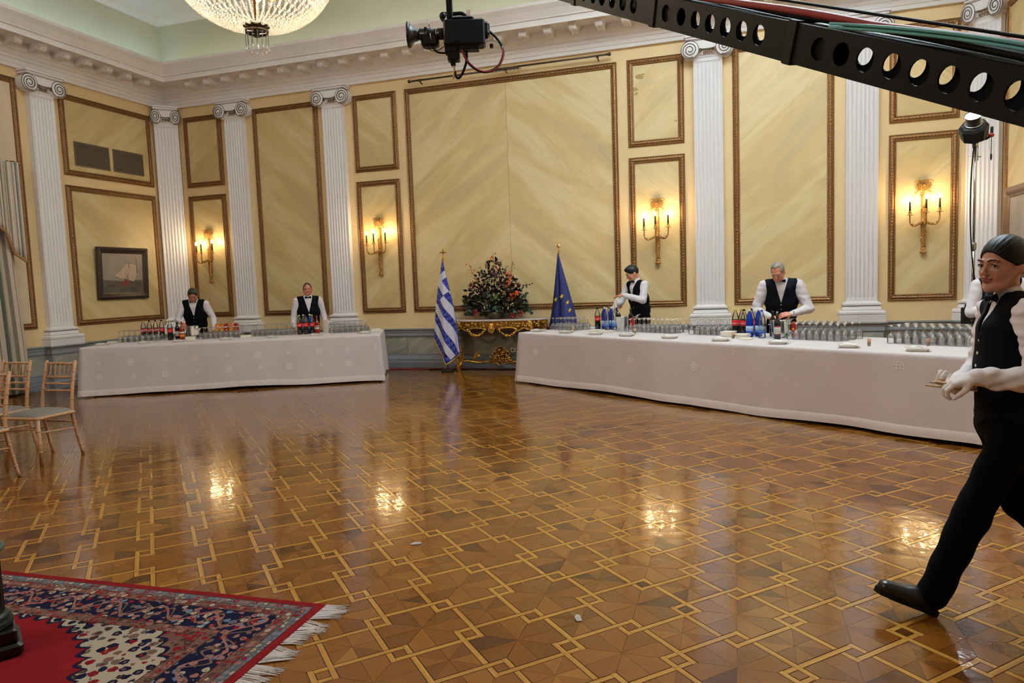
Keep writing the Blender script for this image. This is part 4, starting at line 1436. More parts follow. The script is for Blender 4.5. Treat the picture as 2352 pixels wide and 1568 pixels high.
def wine(label, loc, rz, group, cork=False, lab=True, tilt=None):
    t = thing('wine_bottle', label, 'bottle', loc, rz, group)
    if tilt: t.rotation_euler = (tilt[0], tilt[1], rz)
    part('bottle', M['wineglass'], t, lambda m: m.lathe([(0.0, 0.004), (0.030, 0.0), (0.037, 0.006), (0.0375, 0.19), (0.034, 0.212), (0.018, 0.236), (0.0145, 0.25), (0.0140, 0.29), (0.0155, 0.292), (0.0155, 0.302), (0.0, 0.302)], 18))
    if lab:
        lb = part('label', M['winelabel'], t, lambda m: m.lathe([(0.0381, 0.055), (0.0381, 0.155)], 22))
        for z0, z1 in ((0.142, 0.155), (0.055, 0.065)): part('label_band', M['capsule'], lb, lambda m: m.lathe([(0.0384, z0), (0.0384, z1)], 22))
        for z in (0.085, 0.10, 0.12): part('label_line', M['pline'], lb, lambda m: m.lathe([(0.0384, z), (0.0384, z + 0.004)], 22))
    if cork: part('cork', M['cork'], t, lambda m: m.lathe([(0.010, 0.30), (0.0105, 0.32), (0.0, 0.321)], 10))
    else: part('capsule', M['blackg'], t, lambda m: m.lathe([(0.0150, 0.245), (0.0150, 0.29), (0.0162, 0.292), (0.0162, 0.305), (0.0, 0.306)], 14))
    return t


def spirit(label, loc, rz, group):
    t = thing('spirit_bottle', label, 'bottle', loc, rz, group)
    part('bottle', M['whisky'], t, lambda m: m.lathe([(0.0, 0.0), (0.038, 0.0), (0.041, 0.008), (0.041, 0.17), (0.036, 0.20), (0.017, 0.225), (0.014, 0.245), (0.014, 0.285)], 18))
    part('label', M['winelabel'], t, lambda m: m.lathe([(0.0415, 0.105), (0.0415, 0.135)], 20))
    part('label', M['orange'], t, lambda m: m.lathe([(0.0415, 0.045), (0.0415, 0.090)], 20))
    part('cap', M['capsule'], t, lambda m: m.lathe([(0.0155, 0.275), (0.0155, 0.305), (0.0, 0.306)], 14))
    return t


_c = 'cola bottles on the right buffet'
fr = RRZ + 0.55
for s, n, cap, lb in ((0.70, 1.00, M['black'], 'black-capped cola bottle leftmost of its pair beside the blue water bottles'), (0.72, 1.12, M['black'], 'black-capped cola bottle tucked against the blue water bottles'),
                      (3.19, 0.93, M['yellow'], 'yellow-capped cola bottle at the front left by the spectacled waiter'), (3.20, 1.05, M['yellow'], 'yellow-capped cola bottle behind the front one'),
                      (3.32, 0.92, M['black'], 'black-capped cola bottle right of the yellow-capped pair'), (3.33, 1.06, M['black'], 'black-capped cola bottle just behind the deep blue bottles')):
    cola(lb, RT(s, n), fr, cap, _c)
for s, n, b, lb in ((0.83, 1.02, True, 'deep blue water bottle left of its twin by the dark-haired waiter'), (0.86, 1.13, True, 'deep blue water bottle right of its twin by the dark-haired waiter'),
                    (0.97, 0.92, False, 'clear water bottle in front of the blue pair'), (1.04, 1.00, False, 'clear water bottle next to the steel ice bucket'),
                    (3.45, 0.84, True, 'deep blue water bottle nearer the cola bottles by the spectacled waiter'), (3.50, 0.95, True, 'deep blue water bottle nearer the clear bottle by the spectacled waiter'),
                    (3.64, 0.80, False, 'clear ribbed water bottle with blue cap by the spectacled waiter')):
    water(lb, RT(s, n), fr, b, 'water bottles on the right buffet', M['blueprint'] if 'blue cap' in lb else None)
wine('dark wine bottle with cream label in front of the ice bucket', RT(3.89, 0.72), fr, 'wine bottles on the right buffet', cork=True)
wine('unlabelled dark wine bottle held behind the ice bucket', RT(3.64, 1.03), fr, 'wine bottles on the right buffet', lab=False)
wine('dark wine bottle standing beside the dark-haired waiter', RT(1.15, 1.25), fr, 'wine bottles on the right buffet', lab=False)


def ice_bucket(label, loc, sc, cloth, group='steel ice buckets'):
    t = thing('ice_bucket', label, 'ice bucket', loc, fr, group)
    t.scale = (sc, sc, sc)
    part('bucket', M['bucket'], t, lambda m: m.lathe([(0.0, 0.004), (0.072, 0.0), (0.075, 0.006), (0.084, 0.10), (0.098, 0.205), (0.104, 0.212), (0.102, 0.217), (0.094, 0.207), (0.080, 0.10), (0.070, 0.02), (0.0, 0.018)], 28))
    for s in (-1, 1):
        part('handle', M['steel'], t, lambda m: m.tube([(s * 0.094, 0.03, 0.17), (s * 0.118, 0.025, 0.165), (s * 0.118, -0.025, 0.165), (s * 0.094, -0.03, 0.17)], 0.005, 8))
    if cloth:
        def nap(m):
            grid_surface(m, lambda u, v: ((0.112 - 0.02 * v + 0.008 * sin(u * 14)) * cos(-0.9 + u * 1.9) * (1 if v < 0.7 else 0.9), (0.112 - 0.02 * v + 0.008 * sin(u * 14)) * sin(-0.9 + u * 1.9), 0.06 + 0.16 * min(1, v * 1.4) - 0.03 * max(0, v - 0.7)), 24, 8)
        part('draped_napkin', M['paper'], t, nap)
    return t


ice_bucket('tall steel ice bucket holding a bottle in front of the dark-haired waiter', RT(1.34, 0.86), 1.0, False)
ice_bucket('steel ice bucket with draped napkin in front of the spectacled waiter', RT(3.79, 0.91), 0.95, True)
wine('dark wine bottle leaning inside the ice bucket under the waiter\'s napkin', RT(1.32, 0.86) + Vector((0, 0, 0.045)), fr, 'wine bottles on the right buffet', lab=False, tilt=(0.0, -0.22))


# juice cartons
def carton(label, loc, rz, mat, group, sc=1.0):
    t = thing('juice_carton', label, 'carton', loc, rz, group)
    t.scale = (sc, sc, sc)
    part('box', mat, t, lambda m: m.bbox((-0.036, -0.036, 0), (0.036, 0.036, 0.20), 0.003))
    part('gable', mat, t, lambda m: m.add([(-0.034, -0.034, 0.199), (0.034, -0.034, 0.199), (0.034, 0.034, 0.199), (-0.034, 0.034, 0.199), (-0.034, 0, 0.222), (0.034, 0, 0.222)], [(0, 1, 5, 4), (1, 2, 5), (2, 3, 4, 5), (3, 0, 4)], False))
    part('fruit_print', M['orange'] if mat is M['red'] else M['yellow'], t, lambda m: m.lathe([(0.022, 0.0), (0.022, 0.001)], 12, M=Matrix.Translation((0, -0.0362, 0.11)) @ Matrix.Rotation(pi / 2, 4, 'X')))
    part('cap', M['green'] if mat is M['orange'] else M['red'], t, lambda m: m.lathe([(0.013, 0.20), (0.013, 0.226), (0.0, 0.227)], 12, c=(0, -0.018, 0)))


for k, (s, mt) in enumerate(((1.67, 'orange'), (1.75, 'orange'), (1.83, 'red'), (1.91, 'orange'), (1.99, 'red'))):
    carton(['orange juice carton nearest the leftmost waiter', 'orange juice carton second from the leftmost waiter', 'red juice carton in the middle of the row', 'orange juice carton between the two red ones', 'red juice carton at the right end of the row'][k], LT(s, 1.36), LRZ, M[mt], 'juice cartons on the left buffet')
for s, mt, lb in ((3.77, 'green', 'green-topped carton behind the ice bucket of the spectacled waiter'), (3.87, 'red', 'red carton behind the ice bucket of the spectacled waiter')):
    carton(lb, RT(s, 1.12), RRZ, M[mt], 'cartons behind the right ice bucket', 0.8)
for s, lb in ((1.30, 'red carton behind the tall ice bucket'), ):
    carton(lb, RT(s, 1.12), RRZ, M['red'], 'cartons behind the tall ice bucket', 0.8)

fl_ = LRZ - 0.75
_c = 'cola bottles on the left buffet'
for k, s in enumerate((0.45, 0.55, 0.65, 0.75)):
    cola(['cola bottle at the left end of the back row on the left buffet', 'cola bottle second in the back row on the left buffet', 'cola bottle third in the back row on the left buffet', 'cola bottle at the right end of the back row by the leftmost waiter'][k], LT(s, 1.36), fl_, M['yellow'] if k == 0 else M['black'], _c)
cola('cola bottle standing at the front of the leftmost waiter\'s ice bucket', LT(1.02, 0.95), fl_, M['yellow'], _c)
wine('dark wine bottle with white label beside the front cola on the left buffet', LT(1.12, 1.00), fl_, 'bottles by the leftmost waiter')
spirit('amber spirit bottle beside the wine on the left buffet', LT(1.21, 0.95), fl_, 'bottles by the leftmost waiter')
ice_bucket('steel ice bucket with napkin in front of the leftmost waiter', LT(1.31, 1.15), 1.0, True)
for k, (s, n) in enumerate(((3.14, 0.94), (3.245, 0.95), (3.35, 0.96))):
    cola(['left of the three cola bottles before the bald waiter', 'middle of the three cola bottles before the bald waiter', 'right of the three cola bottles before the bald waiter'][k], LT(s, n), fl_, M['yellow'] if k != 1 else M['black'], _c)
water('clear water bottle behind the three colas', LT(3.18, 1.12), fl_, False, 'water bottles on the left buffet')
water('deep blue water bottle behind the three colas', LT(3.29, 1.12), fl_, True, 'water bottles on the left buffet')
spirit('amber spirit bottle right of the three colas', LT(3.41, 1.08), fl_, 'bottles by the bald waiter')
t = thing('cream_jar', 'small red and cream drinks carton beside the three colas', 'carton', LT(3.43, 0.92), fl_)
part('box', M['capsule'], t, lambda m: m.bbox((-0.028, -0.028, 0), (0.028, 0.028, 0.13), 0.003))
part('label', M['winelabel'], t, lambda m: m.box((-0.0285, -0.0285, 0.085), (0.0285, 0.0285, 0.115)))

# white card standing by the bald waiter
t = thing('folded_napkin', 'tall folded white napkin standing beside the bald waiter\'s bottles', 'napkin', LT(3.555, 1.05), fl_)
part('fold', M['paper'], t, lambda m: m.add([(-0.065, 0.0, 0), (0.05, 0.0, 0), (0.085, 0, 0.235), (-0.055, 0, 0.215), (-0.065, 0.02, 0), (0.05, 0.02, 0), (0.085, 0.015, 0.235), (-0.055, 0.015, 0.215)], [(0, 1, 2, 3), (7, 6, 5, 4), (0, 4, 5, 1), (1, 5, 6, 2), (2, 6, 7, 3), (3, 7, 4, 0)], False))
part('fold', M['paper'], t, lambda m: m.add([(-0.06, 0.03, 0), (0.045, 0.03, 0), (0.03, 0.03, 0.21), (-0.04, 0.03, 0.235), (-0.06, 0.036, 0), (0.045, 0.036, 0), (0.03, 0.036, 0.21), (-0.04, 0.036, 0.235)], [(0, 1, 2, 3), (7, 6, 5, 4), (0, 4, 5, 1), (1, 5, 6, 2), (2, 6, 7, 3), (3, 7, 4, 0)], False))

# square dishes with silver tongs
dm = MB()


def dish_prof(m):
    def ring(o, z, ch): return [(-o + ch, -o, z), (o - ch, -o, z), (o, -o + ch, z), (o, o - ch, z), (o - ch, o, z), (-o + ch, o, z), (-o, o - ch, z), (-o, -o + ch, z)]
    rs = [ring(0.068, 0.0, 0.012), ring(0.076, 0.004, 0.014), ring(0.086, 0.020, 0.012), ring(0.088, 0.026, 0.010), ring(0.100, 0.030, 0.008), ring(0.084, 0.027, 0.010), ring(0.074, 0.012, 0.012), ring(0.066, 0.010, 0.012)]
    vs = [p for r in rs for p in r]
    fs = [(j * 8 + i, j * 8 + (i + 1) % 8, j * 8 + 8 + (i + 1) % 8, j * 8 + 8 + i) for j in range(7) for i in range(8)]
    fs += [tuple(reversed(range(8))), tuple(range(56, 64))]
    m.add(vs, fs, False)
dish_prof(dm)
dish_me = dm.mesh('dish', M['white'])
tm = MB()
tm.tube(bez([(-0.07, 0.02, 0.034), (-0.02, 0.012, 0.045), (0.05, 0.01, 0.03), (0.075, 0.016, 0.032)], 5), 0.007, 6, flat=0.35)
tm.tube(bez([(-0.07, -0.02, 0.034), (-0.02, -0.008, 0.045), (0.05, -0.012, 0.03), (0.075, -0.018, 0.032)], 5), 0.007, 6, flat=0.35)
tong_me = tm.mesh('serving_tongs', M['bucket'])
liner = MB(); liner.box((-0.07, -0.07, 0.012), (0.07, 0.07, 0.015)); liner_me = liner.mesh('silver_liner', M['bucket'])
_pos = ['at the left end', 'second from the left end', 'third from the left end', 'fourth from the left end', 'in the middle', 'sixth from the left end', 'in front of the cream-labelled wine bottle', 'eighth from the left end', 'at the right end']


def dish(label, loc, rz, group, sc=1.0):
    t = thing('square_dish', label, 'dish', loc, rz, group)
    t.scale = (sc, sc, sc)
    link('dish', dish_me, t); link('silver_liner', liner_me, t); link('serving_tongs', tong_me, t)


for k, s in enumerate((0.15, 0.79, 1.40, 1.98, 2.70, 3.45, 4.18, 4.95, 5.59)):
    dish('small square white dish %s of the right buffet\'s front row' % _pos[k] if k != 6 else 'small square white dish in front of the cream-labelled wine bottle', RT(s, 0.26), RRZ + 0.35 + 0.06 * (k % 3), 'square dishes along the right buffet', 1.0)
for k, s in enumerate((0.16, 0.80, 1.33, 2.06, 2.79, 3.47, 4.28)):
    dish('small square white dish %s of the left buffet\'s front row' % ['at the left end', 'second from the left', 'third from the left', 'fourth from the left', 'third from the right', 'second from the right', 'at the right end'][k], LT(s, 0.42), LRZ + 0.2, 'square dishes along the left buffet', 1.0)


# toothpick pots
def picks(label, loc, group):
    t = thing('toothpick_pot', label, 'toothpick pot', loc, 0, group)
    part('pot', M['glass'], t, lambda m: m.lathe([(0.0, 0.004), (0.013, 0.0), (0.014, 0.004), (0.017, 0.045)], 12))
    R = random.Random(int(loc.x * 100))

    def pk(m):
        for k in range(26):
            a, r = R.random() * 6.28, 0.012 * math.sqrt(R.random())
            m.tube([(r * 0.7 * cos(a), r * 0.7 * sin(a), 0.005), (r * 1.7 * cos(a), r * 1.7 * sin(a), 0.075 + R.random() * 0.006)], 0.0016, 4)
    part('toothpicks', M['cork'], t, pk)['kind'] = 'stuff'


for s, n, lb in ((0.71, 0.48, 'toothpick pot by the second dish of the right buffet'), (1.90, 0.50, 'toothpick pot by the fourth dish of the right buffet'), (3.41, 0.56, 'toothpick pot beside the napkin stacks on the right buffet'), (5.06, 0.45, 'toothpick pot standing alone right of the wine glasses'), (5.50, 0.72, 'toothpick pot in front of the rightmost glasses')):
    picks(lb, RT(s, n), 'toothpick pots on the right buffet')
picks('toothpick pot at the right end of the left buffet', LT(4.15, 0.62), 'toothpick pots on the left buffet')


# napkin stacks
def napkins(label, loc, rz, w, h, n, group):
    t = thing('napkin_stack', label, 'napkins', loc, rz, group)
    R = random.Random(n)
    for k in range(n):
        a = (R.random() - .5) * 0.25
        part('napkin', M['paper'], t, lambda m: m.bbox((-w / 2, -w / 2, h * k / n), (w / 2, w / 2, h * (k + 1) / n - 0.0008), 0.001, Matrix.Rotation(a, 4, 'Z')))


for s, n, w, h, k, lb in ((1.05, 0.63, 0.17, 0.03, 4, 'low napkin stack behind the third dish on the right buffet'), (1.27, 0.63, 0.16, 0.022, 3, 'thin napkin stack in front of the tall ice bucket'),
                          (3.25, 0.70, 0.15, 0.075, 7, 'tall napkin stack left of a toothpick pot on the right buffet'), (3.47, 0.66, 0.15, 0.055, 6, 'napkin stack in front of the deep blue bottles'), (3.60, 0.54, 0.14, 0.018, 2, 'thin napkins right of the stacks on the right buffet')):
    napkins(lb, RT(s, n), RRZ + 0.3, w, h, k, 'napkin stacks on the right buffet')
for s, n, w, h, k, lb in ((0.10, 1.02, 0.18, 0.02, 3, 'flat napkins at the left end of the left buffet'), (1.37, 0.85, 0.15, 0.05, 5, 'napkin stack in front of the leftmost waiter'), (2.28, 0.78, 0.16, 0.04, 5, 'napkin stack in the middle of the left buffet'), (4.42, 1.05, 0.16, 0.035, 4, 'napkin stack at the right end of the left buffet')):
    napkins(lb, LT(s, n), LRZ + 0.1, w, h, k, 'napkin stacks on the left buffet')

# ================================================================== CHAIRS, RUG, PEDESTAL, CONSOLE, FLAGS, FLOWERS
def chair(label, loc, rz, group='pale wooden ballroom chairs at the left'):
    """faces -y; origin on the floor under the seat centre"""
    t = thing('ballroom_chair', label, 'chair', loc, rz, group)
    W, D, SH = 0.20, 0.20, 0.44

    def turned(m, path, r, rings):
        m.tube(path, r, 9)
        P = [Vector(p) for p in path]
        for k in rings:
            f = k * (len(P) - 1); i = min(int(f), len(P) - 2); q = P[i].lerp(P[i + 1], f - i); tdir = (P[i + 1] - P[i]).normalized() * 0.006
            rr = (r[i] if isinstance(r, list) else r) + 0.004
            m.tube([q - tdir, q - tdir * 0.4, q + tdir * 0.4, q + tdir], [rr * 0.8, rr, rr, rr * 0.8], 9)
    for s in (-1, 1):
        path = [(s * (W - 0.01), D + 0.075, 0.0), (s * (W - 0.015), D + 0.03, 0.22), (s * (W - 0.015), D - 0.005, SH), (s * (W - 0.02), D + 0.03, 0.68), (s * (W - 0.025), D + 0.085, 0.91)]
        part('back_post', M['wood'], t, lambda m: (turned(m, bez(path, 4), 0.0165, (0.12, 0.22, 0.34, 0.52, 0.62, 0.72, 0.81, 0.90)), m.ball((s * (W - 0.025), D + 0.085, 0.912), 0.017, 8, 6)))
        part('leg', M['wood'], t, lambda m: turned(m, [(s * (W + 0.015), -D + 0.0, 0), (s * (W + 0.005), -D + 0.01, 0.2), (s * W, -D + 0.012, SH - 0.01)], 0.0165, (0.3, 0.5, 0.75)))
        part('foot_pad', M['rubber'], t, lambda m: (m.lathe([(0.013, 0), (0.015, 0.012)], 9, c=(s * (W + 0.015), -D, 0)), m.lathe([(0.013, 0), (0.015, 0.012)], 9, c=(s * (W - 0.01), D + 0.075, 0))))
        part('stretcher', M['wood'], t, lambda m: m.tube([(s * W, -D + 0.01, 0.30), (s * (W - 0.015), D + 0.02, 0.27)], 0.009, 8))
    part('stretcher', M['wood'], t, lambda m: m.tube([(-W, -D + 0.01, 0.33), (W, -D + 0.01, 0.33)], 0.009, 8))
    part('stretcher', M['wood'], t, lambda m: m.tube([(-W, D + 0.02, 0.33), (W, D + 0.02, 0.33)], 0.009, 8))
    part('seat_frame', M['wood'], t, lambda m: m.bbox((-W - 0.02, -D - 0.015, SH - 0.022), (W + 0.02, D + 0.01, SH + 0.008), 0.010))

    def cush(m):
        n = 14
        def f(u, v):
            x, y = 2 * u - 1, 2 * v - 1
            k = (1 - abs(x) ** 5) * (1 - abs(y) ** 5)
            return (x * (W + 0.005), y * (D - 0.002) - 0.005, SH + 0.008 + 0.04 * max(0, k) ** 0.45)
        grid_surface(m, f, n, n)
    part('cushion', M['cushion'], t, cush)
    for z, r in ((0.895, 0.012), (0.765, 0.011), (0.70, 0.010), (0.635, 0.010)):
        y = D + 0.03 + (z - 0.68) / 0.23 * 0.055 if z > 0.68 else D + 0.024
        part('back_rail', M['wood'], t, lambda m: turned(m, [(-W + 0.02, y, z), (0, y + 0.008, z), (W - 0.02, y, z)], r, (0.15, 0.5, 0.85)))
    for k in range(5):
        x = -0.115 + 0.0575 * k
        part('spindle', M['wood'], t, lambda m: m.tube([(x, D + 0.052, 0.77), (x, D + 0.06, 0.80), (x, D + 0.066, 0.83), (x, D + 0.073, 0.86), (x, D + 0.083, 0.895)], [0.006, 0.009, 0.0065, 0.009, 0.006], 7))
    return t


chair('pale wooden ballroom chair nearest the buffet, facing the hall', (4.865, -7.10, 0), RAD(2))
chair('pale wooden ballroom chair partly out of the picture behind its row', (4.235, -7.07, 0), RAD(2))
chair('pale wooden ballroom chair cut off by the left edge, closest to the rug', (5.09, -7.93, 0), RAD(3))

# ---- Persian rug
def rug_mat():
    m, t, b = nt('persian_rug_pile')
    tc = N(t, 'ShaderNodeTexCoord')
    sp = N(t, 'ShaderNodeSeparateXYZ')
    t.links.new(tc.outputs['Object'], sp.inputs[0])
    # object origin at the corner seen in the picture, rug runs to -x and -y
    ex = math_(t, 'MULTIPLY', sp.outputs[0], -1.0)
    ey = math_(t, 'MULTIPLY', sp.outputs[1], -1.0)
    d = math_(t, 'MINIMUM', ex, ey)

    def vor(scale, rnd, off=0.0):
        v = N(t, 'ShaderNodeTexVoronoi', i_Scale=scale, i_Randomness=rnd)
        mp = N(t, 'ShaderNodeMapping'); mp.inputs['Location'].default_value = (off, off * 1.7, 0)
        t.links.new(tc.outputs['Object'], mp.inputs[0]); t.links.new(mp.outputs[0], v.inputs['Vector'])
        return v
    K = lambda *c: tuple(x * 0.45 for x in srgb(*c)[:3]) + (1,)
    navy, red, ivory, tan, sky, rose, brown = K(24, 24, 54), K(150, 24, 30), K(206, 188, 162), K(136, 102, 84), K(120, 140, 158), K(178, 120, 108), K(82, 52, 46)
    # floral fill: petals from Voronoi distance, colour picked by cell
    def floral(scale, ground, cols, off, rnd=0.85, petal=0.5):
        v = vor(scale, rnd, off)
        n = N(t, 'ShaderNodeTexNoise', i_Scale=scale * 2.2, i_Detail=1.0)
        t.links.new(tc.outputs['Object'], n.inputs['Vector'])
        dist = math_(t, 'ADD', v.outputs['Distance'], math_(t, 'MULTIPLY', math_(t, 'SUBTRACT', n.outputs['Fac'], 0.5), 0.5))
        sc = N(t, 'ShaderNodeSeparateColor'); t.links.new(v.outputs['Color'], sc.inputs[0])
        pick = ramp(t, sc.outputs[0], [(i / len(cols), c) for i, c in enumerate(cols)], 'CONSTANT')
        pick2 = ramp(t, sc.outputs[1], [(i / len(cols), c) for i, c in enumerate(reversed(cols))], 'CONSTANT')
        m1 = ramp(t, dist, [(0.0, (1, 1, 1, 1)), (petal * 0.45, (0, 0, 0, 1))], 'CONSTANT')
        m2 = ramp(t, dist, [(0.0, (1, 1, 1, 1)), (petal, (0, 0, 0, 1))], 'CONSTANT')
        return mixc(t, m1, mixc(t, m2, ground, pick), pick2)
    border = floral(24, navy, [rose, ivory, sky, red, tan, rose], 3.1, petal=0.42)
    # scrolling vine through the navy border
    along = math_(t, 'MAXIMUM', ex, ey)
    wv = math_(t, 'MULTIPLY', math_(t, 'SINE', math_(t, 'MULTIPLY', along, 22.0)), 0.055)
    vd = math_(t, 'ABSOLUTE', math_(t, 'SUBTRACT', math_(t, 'SUBTRACT', d, 0.245), wv))
    border = mixc(t, ramp(t, vd, [(0.0, (1, 1, 1, 1)), (0.007, (0, 0, 0, 1))], 'CONSTANT'), border, rose)
    wv2 = math_(t, 'MULTIPLY', math_(t, 'SINE', math_(t, 'MULTIPLY_ADD', along, 44.0, 1.0)), -0.05)
    vd2 = math_(t, 'ABSOLUTE', math_(t, 'SUBTRACT', math_(t, 'SUBTRACT', d, 0.245), wv2))
    border = mixc(t, ramp(t, vd2, [(0.0, (1, 1, 1, 1)), (0.005, (0, 0, 0, 1))], 'CONSTANT'), border, tan)
    guard1 = floral(28, K(112, 110, 112), [ivory, sky, rose, K(140, 136, 140), red], 1.3, 0.3, 0.40)
    guard2 = floral(30, K(122, 84, 74), [red, tan, K(98, 60, 60), ivory, rose], 5.0, 0.35, 0.45)
    guard3 = floral(30, K(128, 92, 78), [red, tan, brown, rose], 7.7, 0.35, 0.42)
    spandrel = floral(21, ivory, [red, navy, tan, K(110, 104, 96), brown, navy], 9.0, petal=0.46)
    field = floral(7, red, [red, red, red, K(160, 30, 34)], 2.0, petal=0.3)
    # scalloped medallion edge: red field beyond a wavy diagonal, navy outline
    q = N(t, 'ShaderNodeVectorMath', operation='LENGTH')
    cx = math_(t, 'SUBTRACT', ex, 1.35); cy = math_(t, 'SUBTRACT', ey, 1.20)
    cb = N(t, 'ShaderNodeCombineXYZ'); t.links.new(cx, cb.inputs[0]); t.links.new(cy, cb.inputs[1]); t.links.new(cb.outputs[0], q.inputs[0])
    an = math_(t, 'ARCTAN2', cy, cx)
    rr = math_(t, 'ADD', q.outputs['Value'], math_(t, 'MULTIPLY', math_(t, 'ABSOLUTE', math_(t, 'SINE', math_(t, 'MULTIPLY', an, 26.0))), 0.045))
    inner = mixc(t, math_(t, 'GREATER_THAN', rr, 0.80), field, spandrel)
    outl = math_(t, 'LESS_THAN', math_(t, 'ABSOLUTE', math_(t, 'SUBTRACT', rr, 0.808)), 0.010)
    inner = mixc(t, outl, inner, navy)
    core = floral(16, red, [navy, tan, ivory, K(110, 30, 34)], 4.0, petal=0.45)
    inner = mixc(t, math_(t, 'LESS_THAN', rr, 0.50), inner, core)
    # lobed corner piece
    qc = math_(t, 'ADD', math_(t, 'ADD', ex, ey), math_(t, 'MULTIPLY', math_(t, 'ABSOLUTE', math_(t, 'SINE', math_(t, 'MULTIPLY', math_(t, 'SUBTRACT', ex, ey), 24.0))), 0.05))
    corner = floral(26, K(128, 92, 78), [red, brown, navy, tan, red], 6.0, petal=0.5)
    inner = mixc(t, math_(t, 'LESS_THAN', qc, 1.03), inner, corner)
    inner = mixc(t, math_(t, 'LESS_THAN', math_(t, 'ABSOLUTE', math_(t, 'SUBTRACT', qc, 1.04)), 0.014), inner, navy)
    col = ramp(t, d, [(0.0, K(150, 26, 30)), (0.999, K(150, 26, 30))], 'CONSTANT')
    for at, c in ((0.043, guard1), (0.095, guard2), (0.152, border), (0.338, guard3), (0.398, inner)):
        msk = math_(t, 'GREATER_THAN', d, at)
        col = mixc(t, msk, col, c)
    for at in (0.043, 0.095, 0.152, 0.338, 0.398):     # thin dark lines between the bands
        l = math_(t, 'LESS_THAN', math_(t, 'ABSOLUTE', math_(t, 'SUBTRACT', d, at)), 0.0028)
        col = mixc(t, l, col, brown)
    t.links.new(col, b.inputs['Base Color'])
    b.inputs['Roughness'].default_value = 0.95
    b.inputs['Specular IOR Level'].default_value = 0.08
    nb = N(t, 'ShaderNodeTexNoise', i_Scale=500.0)
    t.links.new(tc.outputs['Object'], nb.inputs['Vector'])
    bump(t, b, nb.outputs['Fac'], 0.5, 0.004)
    return m


M['rug'] = rug_mat()
t = thing('persian_rug', 'red and navy Persian rug with white fringe in the near left corner', 'rug', (9.337, -9.211, 0.0), RAD(1.6))
part('pile', M['rug'], t, lambda m: m.bbox((-3.6, -2.6, 0.001), (0, 0, 0.012), 0.003))
M['fringew'] = plain('white_cotton_fringe', srgb(186, 178, 176), 0.9, var=0.08, scale=60)


def fringe(m):
    R = random.Random(9)
    for k in range(300):
        y = -2.6 * (k + 0.5) / 300
        cl = int(k / 9)
        lean = 0.05 * sin(cl * 2.3) + 0.02
        L = 0.10 + 0.02 * R.random() + 0.02 * sin(cl * 1.1)
        for q in range(2):
            yy = y + R.random() * 0.008
            m.tube([(-0.004, yy, 0.007), (L * 0.5, yy + lean * 0.5 + (R.random() - .5) * 0.01, 0.006), (L, yy + lean + (R.random() - .5) * 0.03, 0.003)], [0.0026, 0.0024, 0.001], 4, caps=False)
part('fringe', M['fringew'], t, fringe)['kind'] = 'stuff'

# ---- dark turned pedestal at the left edge
M['verd'] = plain('verdigris_bronze', srgb(34, 38, 34), 0.4, metal=0.5, var=0.5, scale=18, bmp=0.3, bscale=50)
M['verdt'] = plain('worn_verdigris', srgb(62, 70, 58), 0.5, metal=0.4, var=0.5, scale=25)
M['ebony'] = plain('black_marble', srgb(14, 14, 15), 0.25, var=0.4, scale=8)
t = thing('pedestal', 'dark turned pedestal standing on the rug at the left edge', 'pedestal', (8.136, -9.984, 0.013), RAD(-33.4))
part('cap', M['verdt'], t, lambda m: m.lathe([(0.0, 0.755), (0.085, 0.755), (0.098, 0.745), (0.100, 0.735), (0.088, 0.722), (0.07, 0.715), (0.058, 0.70)], 24))
part('neck', M['verd'], t, lambda m: m.lathe([(0.058, 0.70), (0.060, 0.62), (0.066, 0.58), (0.078, 0.572), (0.080, 0.562), (0.070, 0.55), (0.064, 0.535), (0.074, 0.525), (0.076, 0.515), (0.060, 0.50), (0.066, 0.488), (0.072, 0.48)], 24))
part('collar', M['verdt'], t, lambda m: m.lathe([(0.072, 0.48), (0.098, 0.472), (0.102, 0.462), (0.096, 0.452), (0.078, 0.44)], 24))


def fl_shaft(m):
    n = 16
    pts = []
    for k in range(n * 4):
        a = 2 * pi * k / (n * 4)
        r = 0.078 - (0.006 if k % 4 in (1, 2) else 0.0)
        pts.append((r * cos(a), r * sin(a)))
    m.prism(pts, 0.17, 0.442)
part('fluted_shaft', M['ebony'], t, fl_shaft)
part('foot_moulding', M['verd'], t, lambda m: m.lathe([(0.092, 0.115), (0.104, 0.122), (0.106, 0.135), (0.105, 0.145), (0.095, 0.155), (0.100, 0.165), (0.085, 0.178)], 24))
part('plinth', M['ebony'], t, lambda m: (m.bbox((-0.108, -0.108, 0.055), (0.108, 0.108, 0.116), 0.008), m.bbox((-0.126, -0.126, 0.0), (0.126, 0.126, 0.056), 0.012)))

# ---- gilt rococo console
t = thing('console_table', 'carved gilt console table with white marble top against the far wall', 'console table', (7.19, -0.12, 0))
M['ctop'] = marbled('white_marble_top', srgb(214, 206, 202), srgb(226, 220, 216), srgb(190, 184, 182), RAD(30), 0.2, 3.0)
M['ormolu'] = plain('rococo_gilt', srgb(150, 106, 44), 0.33, metal=0.8, var=0.5, scale=26, bmp=0.5, bscale=70)
M['ormoluh'] = plain('bright_gilt_scroll', srgb(206, 158, 76), 0.3, metal=0.85, var=0.3, scale=30)
plan = [(-0.92, 0.02), (-0.90, -0.12), (-0.80, -0.22), (-0.735, -0.30), (-0.72, -0.38), (-0.5, -0.40), (-0.25, -0.43), (0, -0.44), (0.25, -0.43), (0.5, -0.40), (0.72, -0.38), (0.735, -0.30), (0.80, -0.22), (0.90, -0.12), (0.92, 0.02)]
part('marble_top', M['ctop'], t, lambda m: m.prism(plan, 0.875, 0.90))
part('apron', M['ormolu'], t, lambda m: m.prism([(x * 0.965, y * 0.96 + 0.004) for x, y in plan], 0.745, 0.875))


